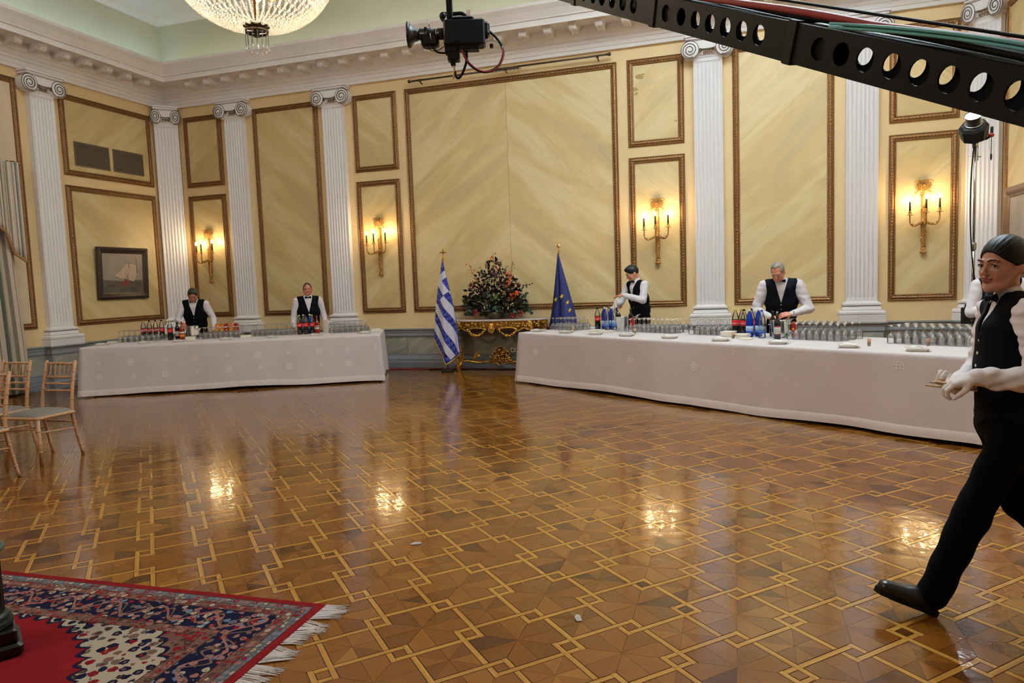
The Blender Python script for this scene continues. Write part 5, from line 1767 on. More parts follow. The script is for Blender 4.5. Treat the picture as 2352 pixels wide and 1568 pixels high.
def swag(m):
    R = random.Random(4)

    def blob(x, y, z, r): m.ball((x, y, z), r, 6, 4, sc=(1, 0.7, 1))
    for s in (-1, 1):
        # curved lower edge of the apron
        m.tube(bez([(s * 0.10, -0.435, 0.72), (s * 0.2, -0.43, 0.75), (s * 0.38, -0.42, 0.752), (s * 0.47, -0.41, 0.70), (s * 0.56, -0.40, 0.74), (s * 0.66, -0.39, 0.74), (s * 0.70, -0.38, 0.62), (s * 0.68, -0.37, 0.5)], 6), 0.012, 6)
        for k in range(40):    # hanging garland
            u = k / 39
            x = s * (0.12 + 0.34 * u)
            z = 0.735 - 0.115 * sin(pi * u) ** 0.8
            blob(x + (R.random() - .5) * 0.02, -0.425 - R.random() * 0.02, z + (R.random() - .5) * 0.03, 0.012 + R.random() * 0.008)
        for k in range(46):    # relief on the frieze and corner scrolls
            blob(s * (0.1 + R.random() * 0.6), -0.425 + 0.04 * abs(k % 2) * 0, 0.77 + R.random() * 0.085, 0.008 + R.random() * 0.010)
        for k in range(3):
            m.tube(bez([(s * 0.60, -0.40, 0.84 - 0.03 * k), (s * 0.66, -0.415, 0.86 - 0.03 * k), (s * 0.70, -0.41, 0.82 - 0.03 * k), (s * 0.67, -0.41, 0.79 - 0.03 * k)], 5), [0.014] * 12 + [0.012, 0.01, 0.008, 0.005], 6)
        for k in range(40):    # side aprons
            a = R.random()
            blob(s * (0.73 + 0.17 * a), -0.31 + 0.25 * a, 0.75 + R.random() * 0.12, 0.010 + R.random() * 0.012)
    for k in range(26):        # central mask and shell
        a = k * 2.4; r = 0.06 * math.sqrt(k / 26)
        blob(r * cos(a), -0.455, 0.735 + 1.25 * r * sin(a), 0.014)
    m.ball((0, -0.465, 0.745), 0.03, 8, 6, sc=(0.8, 0.7, 1.3))
    for k in range(7):
        a = -0.9 + 0.3 * k
        m.tube([(0, -0.45, 0.77), (0.05 * sin(a), -0.455, 0.80 + 0.04 * cos(a))], [0.012, 0.004], 5)
part('frieze_carving', M['ormoluh'], t, swag)['kind'] = 'stuff'
for sx, yb in ((-1, 0), (1, 0), (-1, 1), (1, 1)):
    x0, y0 = (sx * 0.66, -0.37) if yb == 0 else (sx * 0.80, -0.06)
    k = sx * 0.06

    def leg(m):
        pth = bez([(x0, y0, 0.86), (x0 + k * 0.7, y0 - 0.02, 0.74), (x0 + k * 0.9, y0 - 0.03, 0.60), (x0 - k * 0.2, y0, 0.42), (x0 - k * 0.9, y0 + 0.02, 0.26), (x0 - k * 0.6, y0, 0.13), (x0 + k * 0.1, y0 - 0.02, 0.06), (x0, y0 - 0.02, 0.0)], 5)
        n = len(pth)
        rr = [0.050 - 0.018 * min(1, i / n * 1.3) + 0.012 * (1 if abs(i - n * 0.82) < 4 else 0) for i in range(n)]
        m.tube(pth, rr, 8)
        m.lathe([(0.03, 0.0), (0.036, 0.012), (0.03, 0.025), (0.02, 0.035)], 10, c=(x0, y0 - 0.02, 0.0))
    lg = part('leg', M['ormolu'], t, leg)

    def scrolls(m):
        R = random.Random(int(100 + x0 * 10))
        for z, r in ((0.80, 0.045), (0.62, 0.035), (0.50, 0.030), (0.16, 0.042)):
            m.tube([(x0 + k * 0.5 + r * (1 - a / 22) * cos(a * 0.55), y0 - 0.05, z + r * (1 - a / 22) * sin(a * 0.55)) for a in range(16)], 0.010, 6)
        for z in (0.70, 0.55, 0.40, 0.30, 0.22):
            for q in range(4):
                m.tube([(x0, y0 - 0.03, z), (x0 + (q - 1.5) * 0.028, y0 - 0.055, z + 0.03), (x0 + (q - 1.5) * 0.036, y0 - 0.05, z + 0.05)], [0.012, 0.012, 0.003], 5)
    part('leg_carving', M['ormoluh'], lg, scrolls)['kind'] = 'stuff'


def stretch(m):
    for s in (-1, 1):
        m.tube(bez([(s * 0.64, -0.36, 0.16), (s * 0.5, -0.33, 0.165), (s * 0.34, -0.27, 0.13), (s * 0.2, -0.24, 0.14), (0, -0.24, 0.16)], 6), 0.022, 8)
        m.tube(bez([(s * 0.78, -0.06, 0.16), (s * 0.5, -0.14, 0.14), (s * 0.2, -0.22, 0.14)], 6), 0.018, 8)
part('stretcher', M['ormolu'], t, stretch)


def shell(m):
    R = random.Random(12)
    cx = 0.085
    for s in (-1, 1):
        m.tube([(cx + s * 0.12 + 0.055 * (1 - a / 26) * cos(a * 0.5) * s, -0.27, 0.185 + 0.055 * (1 - a / 26) * sin(a * 0.5)) for a in range(22)], 0.011, 6)
    for k in range(150):
        a = R.random() * pi
        r = math.sqrt(R.random())
        x, z = cx + 0.22 * r * cos(a), 0.15 + 0.27 * r * sin(a) * (1 - 0.25 * abs(cos(a)))
        m.ball((x, -0.24 - R.random() * 0.03, z), 0.011 + R.random() * 0.012, 6, 4)
    for k in range(40):
        x = cx + (R.random() - .5) * 0.30
        m.ball((x, -0.26, 0.13 - R.random() * 0.06 * (1 - abs(x - cx) / 0.16)), 0.013, 6, 4)
    m.prism([(cx + 0.19 * cos(a * pi / 12), 0.14 + 0.25 * sin(a * pi / 12)) for a in range(13)], 0, 0.02, M=Matrix.Translation((0, -0.21, 0)) @ Matrix.Rotation(pi / 2, 4, 'X'))
part('shell_ornament', M['ormolu'], t, shell)
part('acanthus_finial', M['ormolu'], t, lambda m: [m.tube(bez([(-0.44, -0.24, 0.16), (-0.42 + 0.02 * k, -0.22, 0.24), (-0.34 + 0.02 * k, -0.2, 0.34 - 0.04 * k)], 5), [0.018] * 8 + [0.012, 0.008, 0.004], 6) for k in range(4)])

# ---- flags
M['fblue'] = plain('flag_blue', srgb(34, 46, 138), 0.6, var=0.05, scale=10, sheen=0.2)
M['fwhite'] = plain('flag_white', srgb(206, 204, 222), 0.6, var=0.03, scale=10, sheen=0.2)
M['fnavy'] = plain('flag_navy', srgb(14, 22, 78), 0.6, var=0.08, scale=10)
M['fgold'] = plain('flag_gold', srgb(226, 184, 46), 0.55, var=0.05, scale=20)
M['ffringe'] = plain('gold_fringe', srgb(150, 118, 52), 0.7, var=0.2, scale=60)


def flag_cloth(outline_l, outline_r, bulge):
    """draped cone of cloth between two edges given as (x, z) polylines"""
    def f(u, v):
        def at(pl_, v):
            n = len(pl_) - 1; k = min(int(v * n), n - 1); q = v * n - k
            return (pl_[k][0] + (pl_[k + 1][0] - pl_[k][0]) * q, pl_[k][1] + (pl_[k + 1][1] - pl_[k][1]) * q)
        a, b_ = at(outline_l, v), at(outline_r, v)
        x = a[0] + (b_[0] - a[0]) * u
        w = abs(b_[0] - a[0])
        y = -w * bulge * sin(pi * u) - 0.02 * sin(u * 9.0 + 0.5) * w * 2 - 0.02
        return (x, y, a[1] + (b_[1] - a[1]) * u)
    return f


t = thing('greek_flag', 'blue and white striped flag with white cross on a gold-tipped staff', 'flag', (6.365, -0.62, 0))
# the visible cloth hangs as a tall kite: left edge, right edge, and a pointed bottom
FX = lambda px_: (px_ - 1020) / 130.0
FZ = lambda py_: 0.14 + (833 - py_) / 129.0


def kite_pt(px_, py_):
    # depth: a soft fold down the staff line
    x, z = FX(px_), FZ(py_)
    ctr = FX(1021 + (py_ - 595) * 0.02)
    y = -0.05 - 0.10 * math.exp(-((x - ctr + 0.03) / 0.10) ** 2) * min(1, (2.0 - z) / 0.8) - 0.02 * sin(x * 30)
    return (x, y, z)


def clip_poly(poly, edge_a, edge_b, keep):
    out = []
    def side(p): return (edge_b[0] - edge_a[0]) * (p[1] - edge_a[1]) - (edge_b[1] - edge_a[1]) * (p[0] - edge_a[0])
    for i in range(len(poly)):
        p, q = poly[i], poly[(i + 1) % len(poly)]
        a, b_ = side(p) * keep, side(q) * keep
        if a >= 0: out.append(p)
        if (a >= 0) != (b_ >= 0):
            k = a / (a - b_)
            out.append((p[0] + (q[0] - p[0]) * k, p[1] + (q[1] - p[1]) * k))
    return out


KO = [(1021, 594), (1014, 630), (1007, 668), (999, 722), (992, 768), (991, 775), (1008, 806), (1023, 831), (1028, 831), (1056, 808), (1054, 770), (1046, 722), (1036, 668), (1028, 622)]


def strip_poly(m, poly, off=0.0, nx=10):
    """cut a picture-plane polygon of the flag into columns and lay it over the fold"""
    xs = [p[0] for p in poly]
    x0, x1 = min(xs), max(xs)
    for k in range(nx):
        a, b_ = x0 + (x1 - x0) * k / nx, x0 + (x1 - x0) * (k + 1) / nx
        c = clip_poly(clip_poly(poly, (a, 0), (a, 1000), -1), (b_, 0), (b_, 1000), 1)
        if len(c) < 3: continue
        ys = sorted(p[1] for p in c)
        ny = max(1, int((ys[-1] - ys[0]) / 14))
        for j in range(ny):
            y0, y1 = ys[0] + (ys[-1] - ys[0]) * j / ny, ys[0] + (ys[-1] - ys[0]) * (j + 1) / ny
            e = clip_poly(clip_poly(c, (0, y0), (1000, y0), 1), (0, y1), (1000, y1), -1)
            if len(e) < 3: continue
            vs = []
            for px_, py_ in e:
                x, y, z = kite_pt(px_, py_); vs.append((x, y - off, z))
            m.add(vs, [tuple(range(len(vs)))], True)


cl = part('flag_cloth', M['fblue'], t, lambda m: strip_poly(m, KO, 0.0, 14))
sd = cl.modifiers.new('thickness', 'SOLIDIFY'); sd.thickness = 0.004; sd.offset = 1
S_ = lambda pts: [(970 + a / 5.41, 570 + b_ / 5.41) for a, b_ in pts]
inside = KO


def clip_to(poly, conv):
    out = poly
    n = len(conv)
    ar = sum(conv[i][0] * conv[(i + 1) % n][1] - conv[(i + 1) % n][0] * conv[i][1] for i in range(n))
    for i in range(n):
        out = clip_poly(out, conv[i], conv[(i + 1) % n], 1 if ar > 0 else -1)
        if len(out) < 3: return []
    return out


for nm, pts in (('white_cross', [(225, 335), (325, 270), (340, 350), (275, 400), (350, 530), (290, 580), (195, 430)]),
                ('white_stripe', [(240, 628), (295, 585), (420, 770), (470, 960), (425, 940)]),
                ('white_stripe', [(150, 640), (185, 665), (330, 900), (480, 1140), (490, 1290), (445, 1280), (160, 760)]),
                ('white_stripe', [(120, 860), (150, 880), (390, 1320), (345, 1365), (125, 985)]),
                ('white_stripe', [(340, 540), (362, 525), (390, 620), (350, 545)])):
    pg = clip_to(S_(pts), [(1021, 596), (1007, 668), (991.5, 774), (1024, 829), (1055, 807), (1046, 722), (1028, 622)])
    if len(pg) >= 3:
        o = part(nm, M['fwhite'], t, lambda m: strip_poly(m, pg, 0.012, 14))
part('gold_fringe', M['ffringe'], t, lambda m: m.tube([Vector(kite_pt(a, b_)) + Vector((0, -0.004, -0.012)) for a, b_ in [(991 + 33 * k / 8, 775 + 57 * k / 8) for k in range(9)] + [(1025 + 31 * k / 8, 832 - 24 * k / 8) for k in range(1, 9)]], 0.014, 5, flat=1.3))['kind'] = 'stuff'
part('staff', M['goldhi'], t, lambda m: m.tube([(0, 0.0, 0.03), (0, 0, 2.02)], 0.014, 10))
part('finial', M['goldhi'], t, lambda m: (m.lathe([(0.012, 1.98), (0.022, 2.0), (0.012, 2.02), (0.018, 2.035), (0.0, 2.05)], 10), m.box((-0.010, -0.008, 2.04), (0.010, 0.008, 2.15)), m.box((-0.048, -0.008, 2.085), (0.048, 0.008, 2.105)),
                                        [m.ball(p, 0.016, 6, 5) for p in ((-0.05, 0, 2.095), (0.05, 0, 2.095), (0, 0, 2.15))]))
part('stand', M['black'], t, lambda m: m.lathe([(0.0, 0.045), (0.03, 0.05), (0.05, 0.048), (0.11, 0.040), (0.125, 0.025), (0.12, 0.0), (0.0, 0.0)], 24))

t = thing('european_flag', 'navy blue flag with gold stars on a staff beside the flowers', 'flag', (8.395, -0.46, 0))
fe = flag_cloth([(-0.006, 1.985), (-0.06, 1.55), (-0.12, 1.10), (-0.20, 0.70), (-0.16, 0.16)], [(0.006, 1.985), (0.10, 1.62), (0.20, 1.25), (0.29, 0.88), (0.24, 0.35)], 0.32)


def fe2(u, v):
    x, y, z = fe(u, v)
    w = 0.5 * v
    y += 0.09 * v * math.exp(-((u - 0.42) / 0.07) ** 2)      # deep central fold
    return (x, y, z)
o = part('flag_cloth', M['fnavy'], t, lambda m: grid_surface(m, fe2, 36, 24))
sd = o.modifiers.new('thickness', 'SOLIDIFY'); sd.thickness = 0.004


def star(m, u0, v0, r):
    p0 = Vector(fe2(u0, v0)); du = (Vector(fe2(u0 + 0.03, v0)) - p0).normalized(); nrm = Vector((0, -1, 0))
    up = Vector((0, 0, 1))
    pts = []
    for k in range(10):
        a = pi / 2 + k * pi / 5
        rr = r if k % 2 == 0 else r * 0.42
        pts.append(p0 + du * (rr * cos(a)) + up * (rr * sin(a)) + nrm * 0.012)
    b0 = [p - nrm * 0.004 for p in pts]
    m.add(pts + b0, [tuple(range(10))] + [(k, 10 + k, 10 + (k + 1) % 10, (k + 1) % 10) for k in range(10)], False)
for u0, v0 in ((0.22, 0.45), (0.60, 0.45), (0.84, 0.54), (0.87, 0.63), (0.10, 0.73)):
    part('gold_star', M['fgold'], t, lambda m: star(m, u0, v0, 0.042))
part('staff', M['goldhi'], t, lambda m: m.tube([(0, 0.03, 0.03), (0, 0.03, 2.02)], 0.014, 10))
part('finial', M['goldhi'], t, lambda m: (m.lathe([(0.012, 1.98), (0.02, 2.0), (0.010, 2.02), (0.022, 2.045), (0.010, 2.07), (0.006, 2.075)], 10, c=(0, 0.03, 0)), m.add([(0, 0.03, 2.07), (-0.036, 0.03, 2.115), (0, 0.018, 2.115), (0.036, 0.03, 2.115), (0, 0.042, 2.115), (0, 0.03, 2.165)], [(0, 1, 2), (0, 2, 3), (0, 3, 4), (0, 4, 1), (5, 2, 1), (5, 3, 2), (5, 4, 3), (5, 1, 4)], False)))
part('stand', M['black'], t, lambda m: m.lathe([(0.0, 0.045), (0.03, 0.05), (0.11, 0.040), (0.125, 0.025), (0.12, 0.0), (0.0, 0.0)], 24, c=(0, 0.03, 0)))

# ---- flower arrangement on the console
t = thing('flower_arrangement', 'tall arrangement of dark foliage and orange blossoms on the gilt console', 'flowers', (7.19, -0.30, 0.903))
M['leafg'] = plain('eucalyptus_leaf', srgb(58, 76, 56), 0.5, var=0.3, scale=20)
M['leafd'] = plain('dark_burgundy_leaf', srgb(46, 24, 24), 0.5, var=0.35, scale=20)
M['leafl'] = plain('fresh_green_leaf', srgb(104, 116, 54), 0.5, var=0.25, scale=20)
M['leafk'] = plain('deep_green_leaf', srgb(34, 44, 30), 0.5, var=0.3, scale=20)
M['blossom'] = plain('orange_blossom', srgb(206, 84, 30), 0.6, var=0.25, scale=30)
M['redfl'] = plain('red_blossom', srgb(140, 26, 34), 0.6, var=0.25, scale=30)
M['bud'] = plain('cream_bud', srgb(206, 196, 150), 0.6, var=0.15, scale=30)
M['twig'] = plain('brown_twig', srgb(62, 46, 32), 0.7, var=0.2)
part('vase', M['bronze'], t, lambda m: m.lathe([(0.0, 0.0), (0.10, 0.0), (0.12, 0.02), (0.16, 0.08), (0.15, 0.12), (0.12, 0.13)], 20))


def leaf_me(mat, L, Wd, name):
    m = MB()
    n = 5
    vs, fs = [], []
    for k in range(n + 1):
        u = k / n
        w = Wd * sin(pi * min(0.999, u) ** 0.8) + 0.001
        z = L * u
        c = -0.15 * L * u * u
        vs += [(-w, c + 0.12 * w, z), (0, c, z), (w, c + 0.12 * w, z)]
    for k in range(n):
        for q in range(2):
            fs.append((k * 3 + q, k * 3 + q + 1, k * 3 + 4 + q, k * 3 + 3 + q))
    m.add(vs, fs, True)
    return m.mesh(name, mat)


leaf_kinds = {'g': leaf_me(M['leafg'], 0.10, 0.036, 'leaf'), 'd': leaf_me(M['leafd'], 0.085, 0.026, 'leaf'), 'l': leaf_me(M['leafl'], 0.08, 0.018, 'leaf'), 'k': leaf_me(M['leafk'], 0.11, 0.034, 'leaf')}
RF = random.Random(21)


def fpos():
    """a point in the bouquet: x, z in its kite outline, y depth"""
    while True:
        x, z = RF.uniform(-0.56, 0.62), RF.uniform(0.07, 1.02)
        w = 0.60 * (1 - (z / 1.06) ** 2.0) + 0.02
        if z < 0.2: w = 0.62
        if abs(x) < w: return x, RF.uniform(-0.20, 0.14) * (1 - z * 0.5), z, abs(x) / w


def put(me, p, nm, sc):
    o = link(nm, me, t)
    o.location = p
    d = Vector((p[0] * 1.3 + RF.uniform(-.5, .5), -0.55 + RF.uniform(-.7, .5), (p[2] - 0.25) * 1.2 + RF.uniform(-.4, .6)))
    q = d.to_track_quat('Z', 'Y')
    o.rotation_euler = (q.to_matrix().to_4x4() @ Matrix.Rotation(RF.uniform(0, 6.28), 4, 'Z')).to_euler()
    o.scale = (sc, sc, sc)
    return o


for k in range(285):
    x, y, z, e = fpos()
    kind = 'g' if z < 0.42 and RF.random() < 0.62 else ('k' if z < 0.30 else ('d' if RF.random() < 0.70 else ('l' if z > 0.6 else 'k')))
    put(leaf_kinds[kind], (x, y, z), 'leaf', RF.uniform(0.7, 1.25))


def mass(m, kind, num, zr, seed):
    R = random.Random(seed)
    base = leaf_kinds[kind]
    V = [v.co.copy() for v in base.vertices]; Fc = [tuple(p.vertices) for p in base.polygons]
    for k in range(num):
        while True:
            x, z = R.uniform(-0.52, 0.56), R.uniform(*zr)
            w = 0.56 * (1 - (z / 1.0) ** 2.1)
            if abs(x) < max(w, 0.05): break
        y = R.uniform(-0.15, 0.18)
        d = Vector((x * 1.3 + R.uniform(-.8, .8), -0.35 + R.uniform(-.8, .8), (z - 0.2) + R.uniform(-.7, .7)))
        if d.length < .01: continue
        Mx = Matrix.Translation((x, y, z)) @ d.to_track_quat('Z', 'Y').to_matrix().to_4x4() @ Matrix.Rotation(R.uniform(0, 6.28), 4, 'Z') @ Matrix.Scale(R.uniform(.5, 1.0), 4)
        m.add([Mx @ v for v in V], Fc, True)
part('dark_foliage', M['leafd'], t, lambda m: mass(m, 'd', 520, (0.12, 0.85), 1))['kind'] = 'stuff'
part('green_foliage', M['leafk'], t, lambda m: mass(m, 'k', 420, (0.07, 0.45), 2))['kind'] = 'stuff'


def sprig(pts, mat, nb, br):
    def f(m):
        p = bez(pts, 6)
        m.tube(p, 0.004, 5)
        m.cur = 1
        for k in range(nb):
            q = p[min(len(p) - 1, int(len(p) * (0.35 + 0.65 * k / nb)))]
            m.ball((q.x + RF.uniform(-.05, .05), q.y + RF.uniform(-.03, .03), q.z + RF.uniform(-.035, .035)), br * RF.uniform(.6, 1.2), 6, 4)
    return f


for pts, mt, nb, br in (([(0, 0, .5), (0.02, -.05, .85), (0.01, -.06, 1.15)], 'blossom', 16, .016), ([(-.15, 0, .45), (-.33, -.05, .72), (-.46, -.05, .98)], 'blossom', 14, .015), ([(.2, 0, .45), (.3, -.05, .7), (.36, -.05, .97)], 'leafl', 12, .012),
                        ([(.15, 0, .4), (.26, -.08, .62), (.30, -.1, .80)], 'blossom', 24, .020), ([(-.2, 0, .4), (-.34, -.1, .55), (-.42, -.1, .66)], 'blossom', 14, .018), ([(-.1, 0, .5), (-.16, -.08, .75), (-.2, -.1, .88)], 'leafl', 12, .012),
                        ([(-.1, 0, .3), (-.06, -.14, .55), (-.08, -.16, .72)], 'bud', 12, .012), ([(-.2, 0, .3), (-.28, -.12, .45), (-.36, -.12, .55)], 'bud', 12, .012), ([(.3, 0, .2), (.5, -.1, .5), (.68, -.08, .60)], 'leafd', 16, .014),
                        ([(.1, 0, .2), (.35, -.14, .38), (.45, -.14, .46)], 'blossom', 20, .019), ([(-.05, 0, .2), (.08, -.18, .35), (.1, -.2, .42)], 'leafl', 14, .018), ([(.05, 0, .1), (.28, -.2, .22), (.36, -.22, .26)], 'bud', 9, .012), ([(-.1, 0, .1), (-.14, -.2, .22), (-.12, -.22, .3)], 'bud', 9, .012)):
    part('flower_sprig', [M['twig'], M[mt]], t, sprig(pts, mt, nb, br))
for x, z in ((.38, .06), (.52, .09), (-.30, .12)):
    part('red_flower', M['redfl'], t, lambda m: [m.tube([(x, -.2, z), (x + .035 * cos(a), -.225, z + .035 * sin(a)), (x + .06 * cos(a), -.205, z + .06 * sin(a))], [.012, .022, .006], 6, flat=0.4) for a in [k * 1.05 for k in range(6)]])
for x, z in ((0.03, 0.78), (-0.18, 0.60), (-0.44, 0.33), (0.02, 0.52), (0.20, .58)):
    part('dark_seed_head', M['leafd'], t, lambda m: m.ball((x, -.16, z), .035, 10, 8))

# red cable along the floor by the wall
t = tag(part('red_cable', M['redcable'], None, lambda m: m.tube(bez([(4.9, -0.36, 0.012), (5.4, -0.34, 0.012), (5.9, -0.31, 0.012), (6.4, -0.315, 0.012), (7.0, -0.32, 0.012), (7.9, -0.32, 0.012)], 8), 0.011, 6)), 'red cable lying on the floor along the far wall', 'cable')
t = tag(part('black_cable', M['rubber'], None, lambda m: m.tube(bez([(5.9, -0.40, 0.012), (6.4, -0.365, 0.012), (7.0, -0.36, 0.012), (7.8, -0.37, 0.012)], 8), 0.010, 6)), 'black cable beside the red one under the console', 'cable')
M['scrap'] = plain('grey_paper_scrap', srgb(150, 140, 128), 0.7, var=0.1)
for (x, y, a), lb in (((9.41, -8.36, 0.6), 'torn grey paper scrap on the parquet left of the middle'), ((10.55, -9.05, 2.0), 'grey paper scrap on the parquet near the bottom')):
    o = part('paper_scrap', M['scrap'], None, lambda m: m.add([(-.03, -.012, 0.004), (.03, -.016, .003), (.034, .004, .006), (.0, .016, .009), (-.028, .012, .004)], [(0, 1, 2, 3, 4)], False))
    o.location = (x, y, 0); o.rotation_euler = (0, 0, a)
    sd = o.modifiers.new('t', 'SOLIDIFY'); sd.thickness = 0.001
    tag(o, lb, 'paper scrap')

# ================================================================== PEOPLE (signed-distance sculpting, surface nets)
class Field:
    def __init__(s, lo, hi, h):
        s.lo = np.array(lo, float); s.h = h
        n = np.ceil((np.array(hi) - s.lo) / h).astype(int) + 1
        s.ax = [(s.lo[i] + h * np.arange(n[i])).astype(np.float32) for i in range(3)]
        s.f = np.full(tuple(n), 0.5, np.float32)

    def _win(s, lo, hi, pad):
        sl = []
        for i in range(3):
            a = int(max(0, math.floor((lo[i] - pad - s.lo[i]) / s.h)))
            b = int(min(len(s.ax[i]), math.ceil((hi[i] + pad - s.lo[i]) / s.h) + 1))
            if b <= a: return None
            sl.append(slice(a, b))
        return tuple(sl)

    def _pts(s, sl): return s.ax[0][sl[0]][:, None, None], s.ax[1][sl[1]][None, :, None], s.ax[2][sl[2]][None, None, :]

    def _mix(s, sl, d, k, op):
        c = s.f[sl]
        if op == 'u':
            h = np.clip(0.5 + 0.5 * (c - d) / k, 0, 1)
            s.f[sl] = c + (d - c) * h - k * h * (1 - h)
        else:      # smooth subtraction
            h = np.clip(0.5 - 0.5 * (c + d) / k, 0, 1)
            s.f[sl] = c + (-d - c) * h + k * h * (1 - h)

    def cone(s, a, b, ra, rb, k=0.02, op='u', kx=1.0, ky=1.0, wr=0.0, wf=70.0):
        a, b = np.array(a, float), np.array(b, float)
        R = max(ra, rb)
        rx = np.array([R * kx, R * ky, R])
        sl = s._win(np.minimum(a, b) - rx, np.maximum(a, b) + rx, k + 3 * s.h + 0.01)
        if sl is None: return
        X, Y, Z = s._pts(sl)
        ab = b - a
        sc = np.array([1 / kx, 1 / ky, 1.0])
        abs_ = ab * sc
        L2 = abs_ @ abs_ + 1e-12
        px, py, pz = (X - a[0]) * sc[0], (Y - a[1]) * sc[1], Z - a[2]
        t = np.clip((px * abs_[0] + py * abs_[1] + pz * abs_[2]) / L2, 0, 1)
        d = np.sqrt((px - t * abs_[0]) ** 2 + (py - t * abs_[1]) ** 2 + (pz - t * abs_[2]) ** 2) - (ra + (rb - ra) * t)
        if wr: d = d + wr * (np.sin(wf * (Z + 0.35 * X) + 9 * Y) * np.sin(0.55 * wf * (Y - 0.4 * Z) + 17 * X) + 0.6 * np.sin(0.4 * wf * (Z - 0.6 * Y) + 30 * X))
        s._mix(sl, d.astype(np.float32), k, op)

    def ell(s, c, r, k=0.02, op='u', R=None):
        c, r = np.array(c, float), np.array(r, float)
        m = r.max()
        sl = s._win(c - m, c + m, k + 3 * s.h + 0.01)
        if sl is None: return
        X, Y, Z = s._pts(sl)
        x, y, z = X - c[0], Y - c[1], Z - c[2]
        if R is not None:
            Ri = np.array(R).T
            x, y, z = (Ri[0, 0] * x + Ri[0, 1] * y + Ri[0, 2] * z, Ri[1, 0] * x + Ri[1, 1] * y + Ri[1, 2] * z, Ri[2, 0] * x + Ri[2, 1] * y + Ri[2, 2] * z)
        q = np.sqrt((x / r[0]) ** 2 + (y / r[1]) ** 2 + (z / r[2]) ** 2)
        g = np.sqrt((x / r[0] ** 2) ** 2 + (y / r[1] ** 2) ** 2 + (z / r[2] ** 2) ** 2) + 1e-6
        s._mix(sl, (q * (q - 1) / g).astype(np.float32), k, op)

    def cut(s, fn, k=0.004):
        """keep where fn(X,Y,Z) < 0 (a distance-like value)"""
        X, Y, Z = s._pts((slice(None),) * 3)
        d = np.broadcast_to(fn(X, Y, Z), s.f.shape).astype(np.float32)
        h = np.clip(0.5 - 0.5 * (s.f - d) / k, 0, 1)
        s.f = s.f + (d - s.f) * h + k * h * (1 - h)

    def surf(s, smooth=1):
        f = s.f
        f = np.pad(f, 1, constant_values=0.5)
        sg = f < 0
        n = np.array(f.shape) - 1
        cs = np.zeros(n, np.int8)
        off = [(i, j, k) for i in (0, 1) for j in (0, 1) for k in (0, 1)]
        for i, j, k in off: cs += sg[i:n[0] + i, j:n[1] + j, k:n[2] + k]
        ci, cj, ck = np.nonzero((cs > 0) & (cs < 8))
        if len(ci) == 0: return np.zeros((0, 3)), np.zeros((0, 4), int)
        idx = np.full(n, -1, np.int64)
        idx[ci, cj, ck] = np.arange(len(ci))
        acc = np.zeros((len(ci), 3)); cnt = np.zeros(len(ci))
        val = {o: f[ci + o[0], cj + o[1], ck + o[2]] for o in off}
        for a in off:
            for d in range(3):
                if a[d]: continue
                b = list(a); b[d] = 1; b = tuple(b)
                fa, fb = val[a], val[b]
                m = (fa < 0) != (fb < 0)
                t = np.where(m, fa / (fa - fb + 1e-20), 0)
                p = np.repeat(np.array(a, float)[None], len(ci), 0)
                p[:, d] = t
                acc += p * m[:, None]; cnt += m
        v = s.lo + s.h * (np.stack([ci, cj, ck], 1) + acc / cnt[:, None] - 1)
        quads = []
        for d in range(3):
            e, g = (d + 1) % 3, (d + 2) % 3
            A = [slice(1, -1)] * 3; A[d] = slice(0, -1); Bs = [slice(1, -1)] * 3; Bs[d] = slice(1, None)
            sa, sb = sg[tuple(A)], sg[tuple(Bs)]
            pos = np.argwhere(sa != sb)
            if len(pos) == 0: continue
            fl_ = sa[tuple(pos.T)]
            base = pos.copy(); base[:, e] += 1; base[:, g] += 1      # cell index of the +,+ neighbour
            q = []
            for de, dg in ((-1, -1), (0, -1), (0, 0), (-1, 0)):
                c = base.copy(); c[:, e] += de; c[:, g] += dg
                q.append(idx[c[:, 0], c[:, 1], c[:, 2]])
            q = np.stack(q, 1)
            q[~fl_] = q[~fl_][:, ::-1]
            quads.append(q)
        q = np.concatenate(quads)
        for _ in range(smooth):
            a = np.zeros_like(v); c = np.zeros(len(v))
            for i in range(4):
                np.add.at(a, q[:, i], v[q[:, (i + 1) % 4]]); np.add.at(c, q[:, i], 1)
                np.add.at(a, q[:, i], v[q[:, (i - 1) % 4]]); np.add.at(c, q[:, i], 1)
            v = 0.5 * v + 0.5 * a / np.maximum(c, 1)[:, None]
        return v, q


def join(parts_):
    vs, qs, n = [], [], 0
    for v, q in parts_:
        vs.append(v); qs.append(q + n); n += len(v)
    return np.concatenate(vs), np.concatenate(qs)


def rotm(yaw, pitch, roll):
    """head turn: yaw to the person's left, pitch nods down, roll tilts to the left shoulder"""
    return np.array(Matrix.Rotation(yaw, 3, 'Z') @ Matrix.Rotation(pitch, 3, 'X') @ Matrix.Rotation(roll, 3, 'Y'))


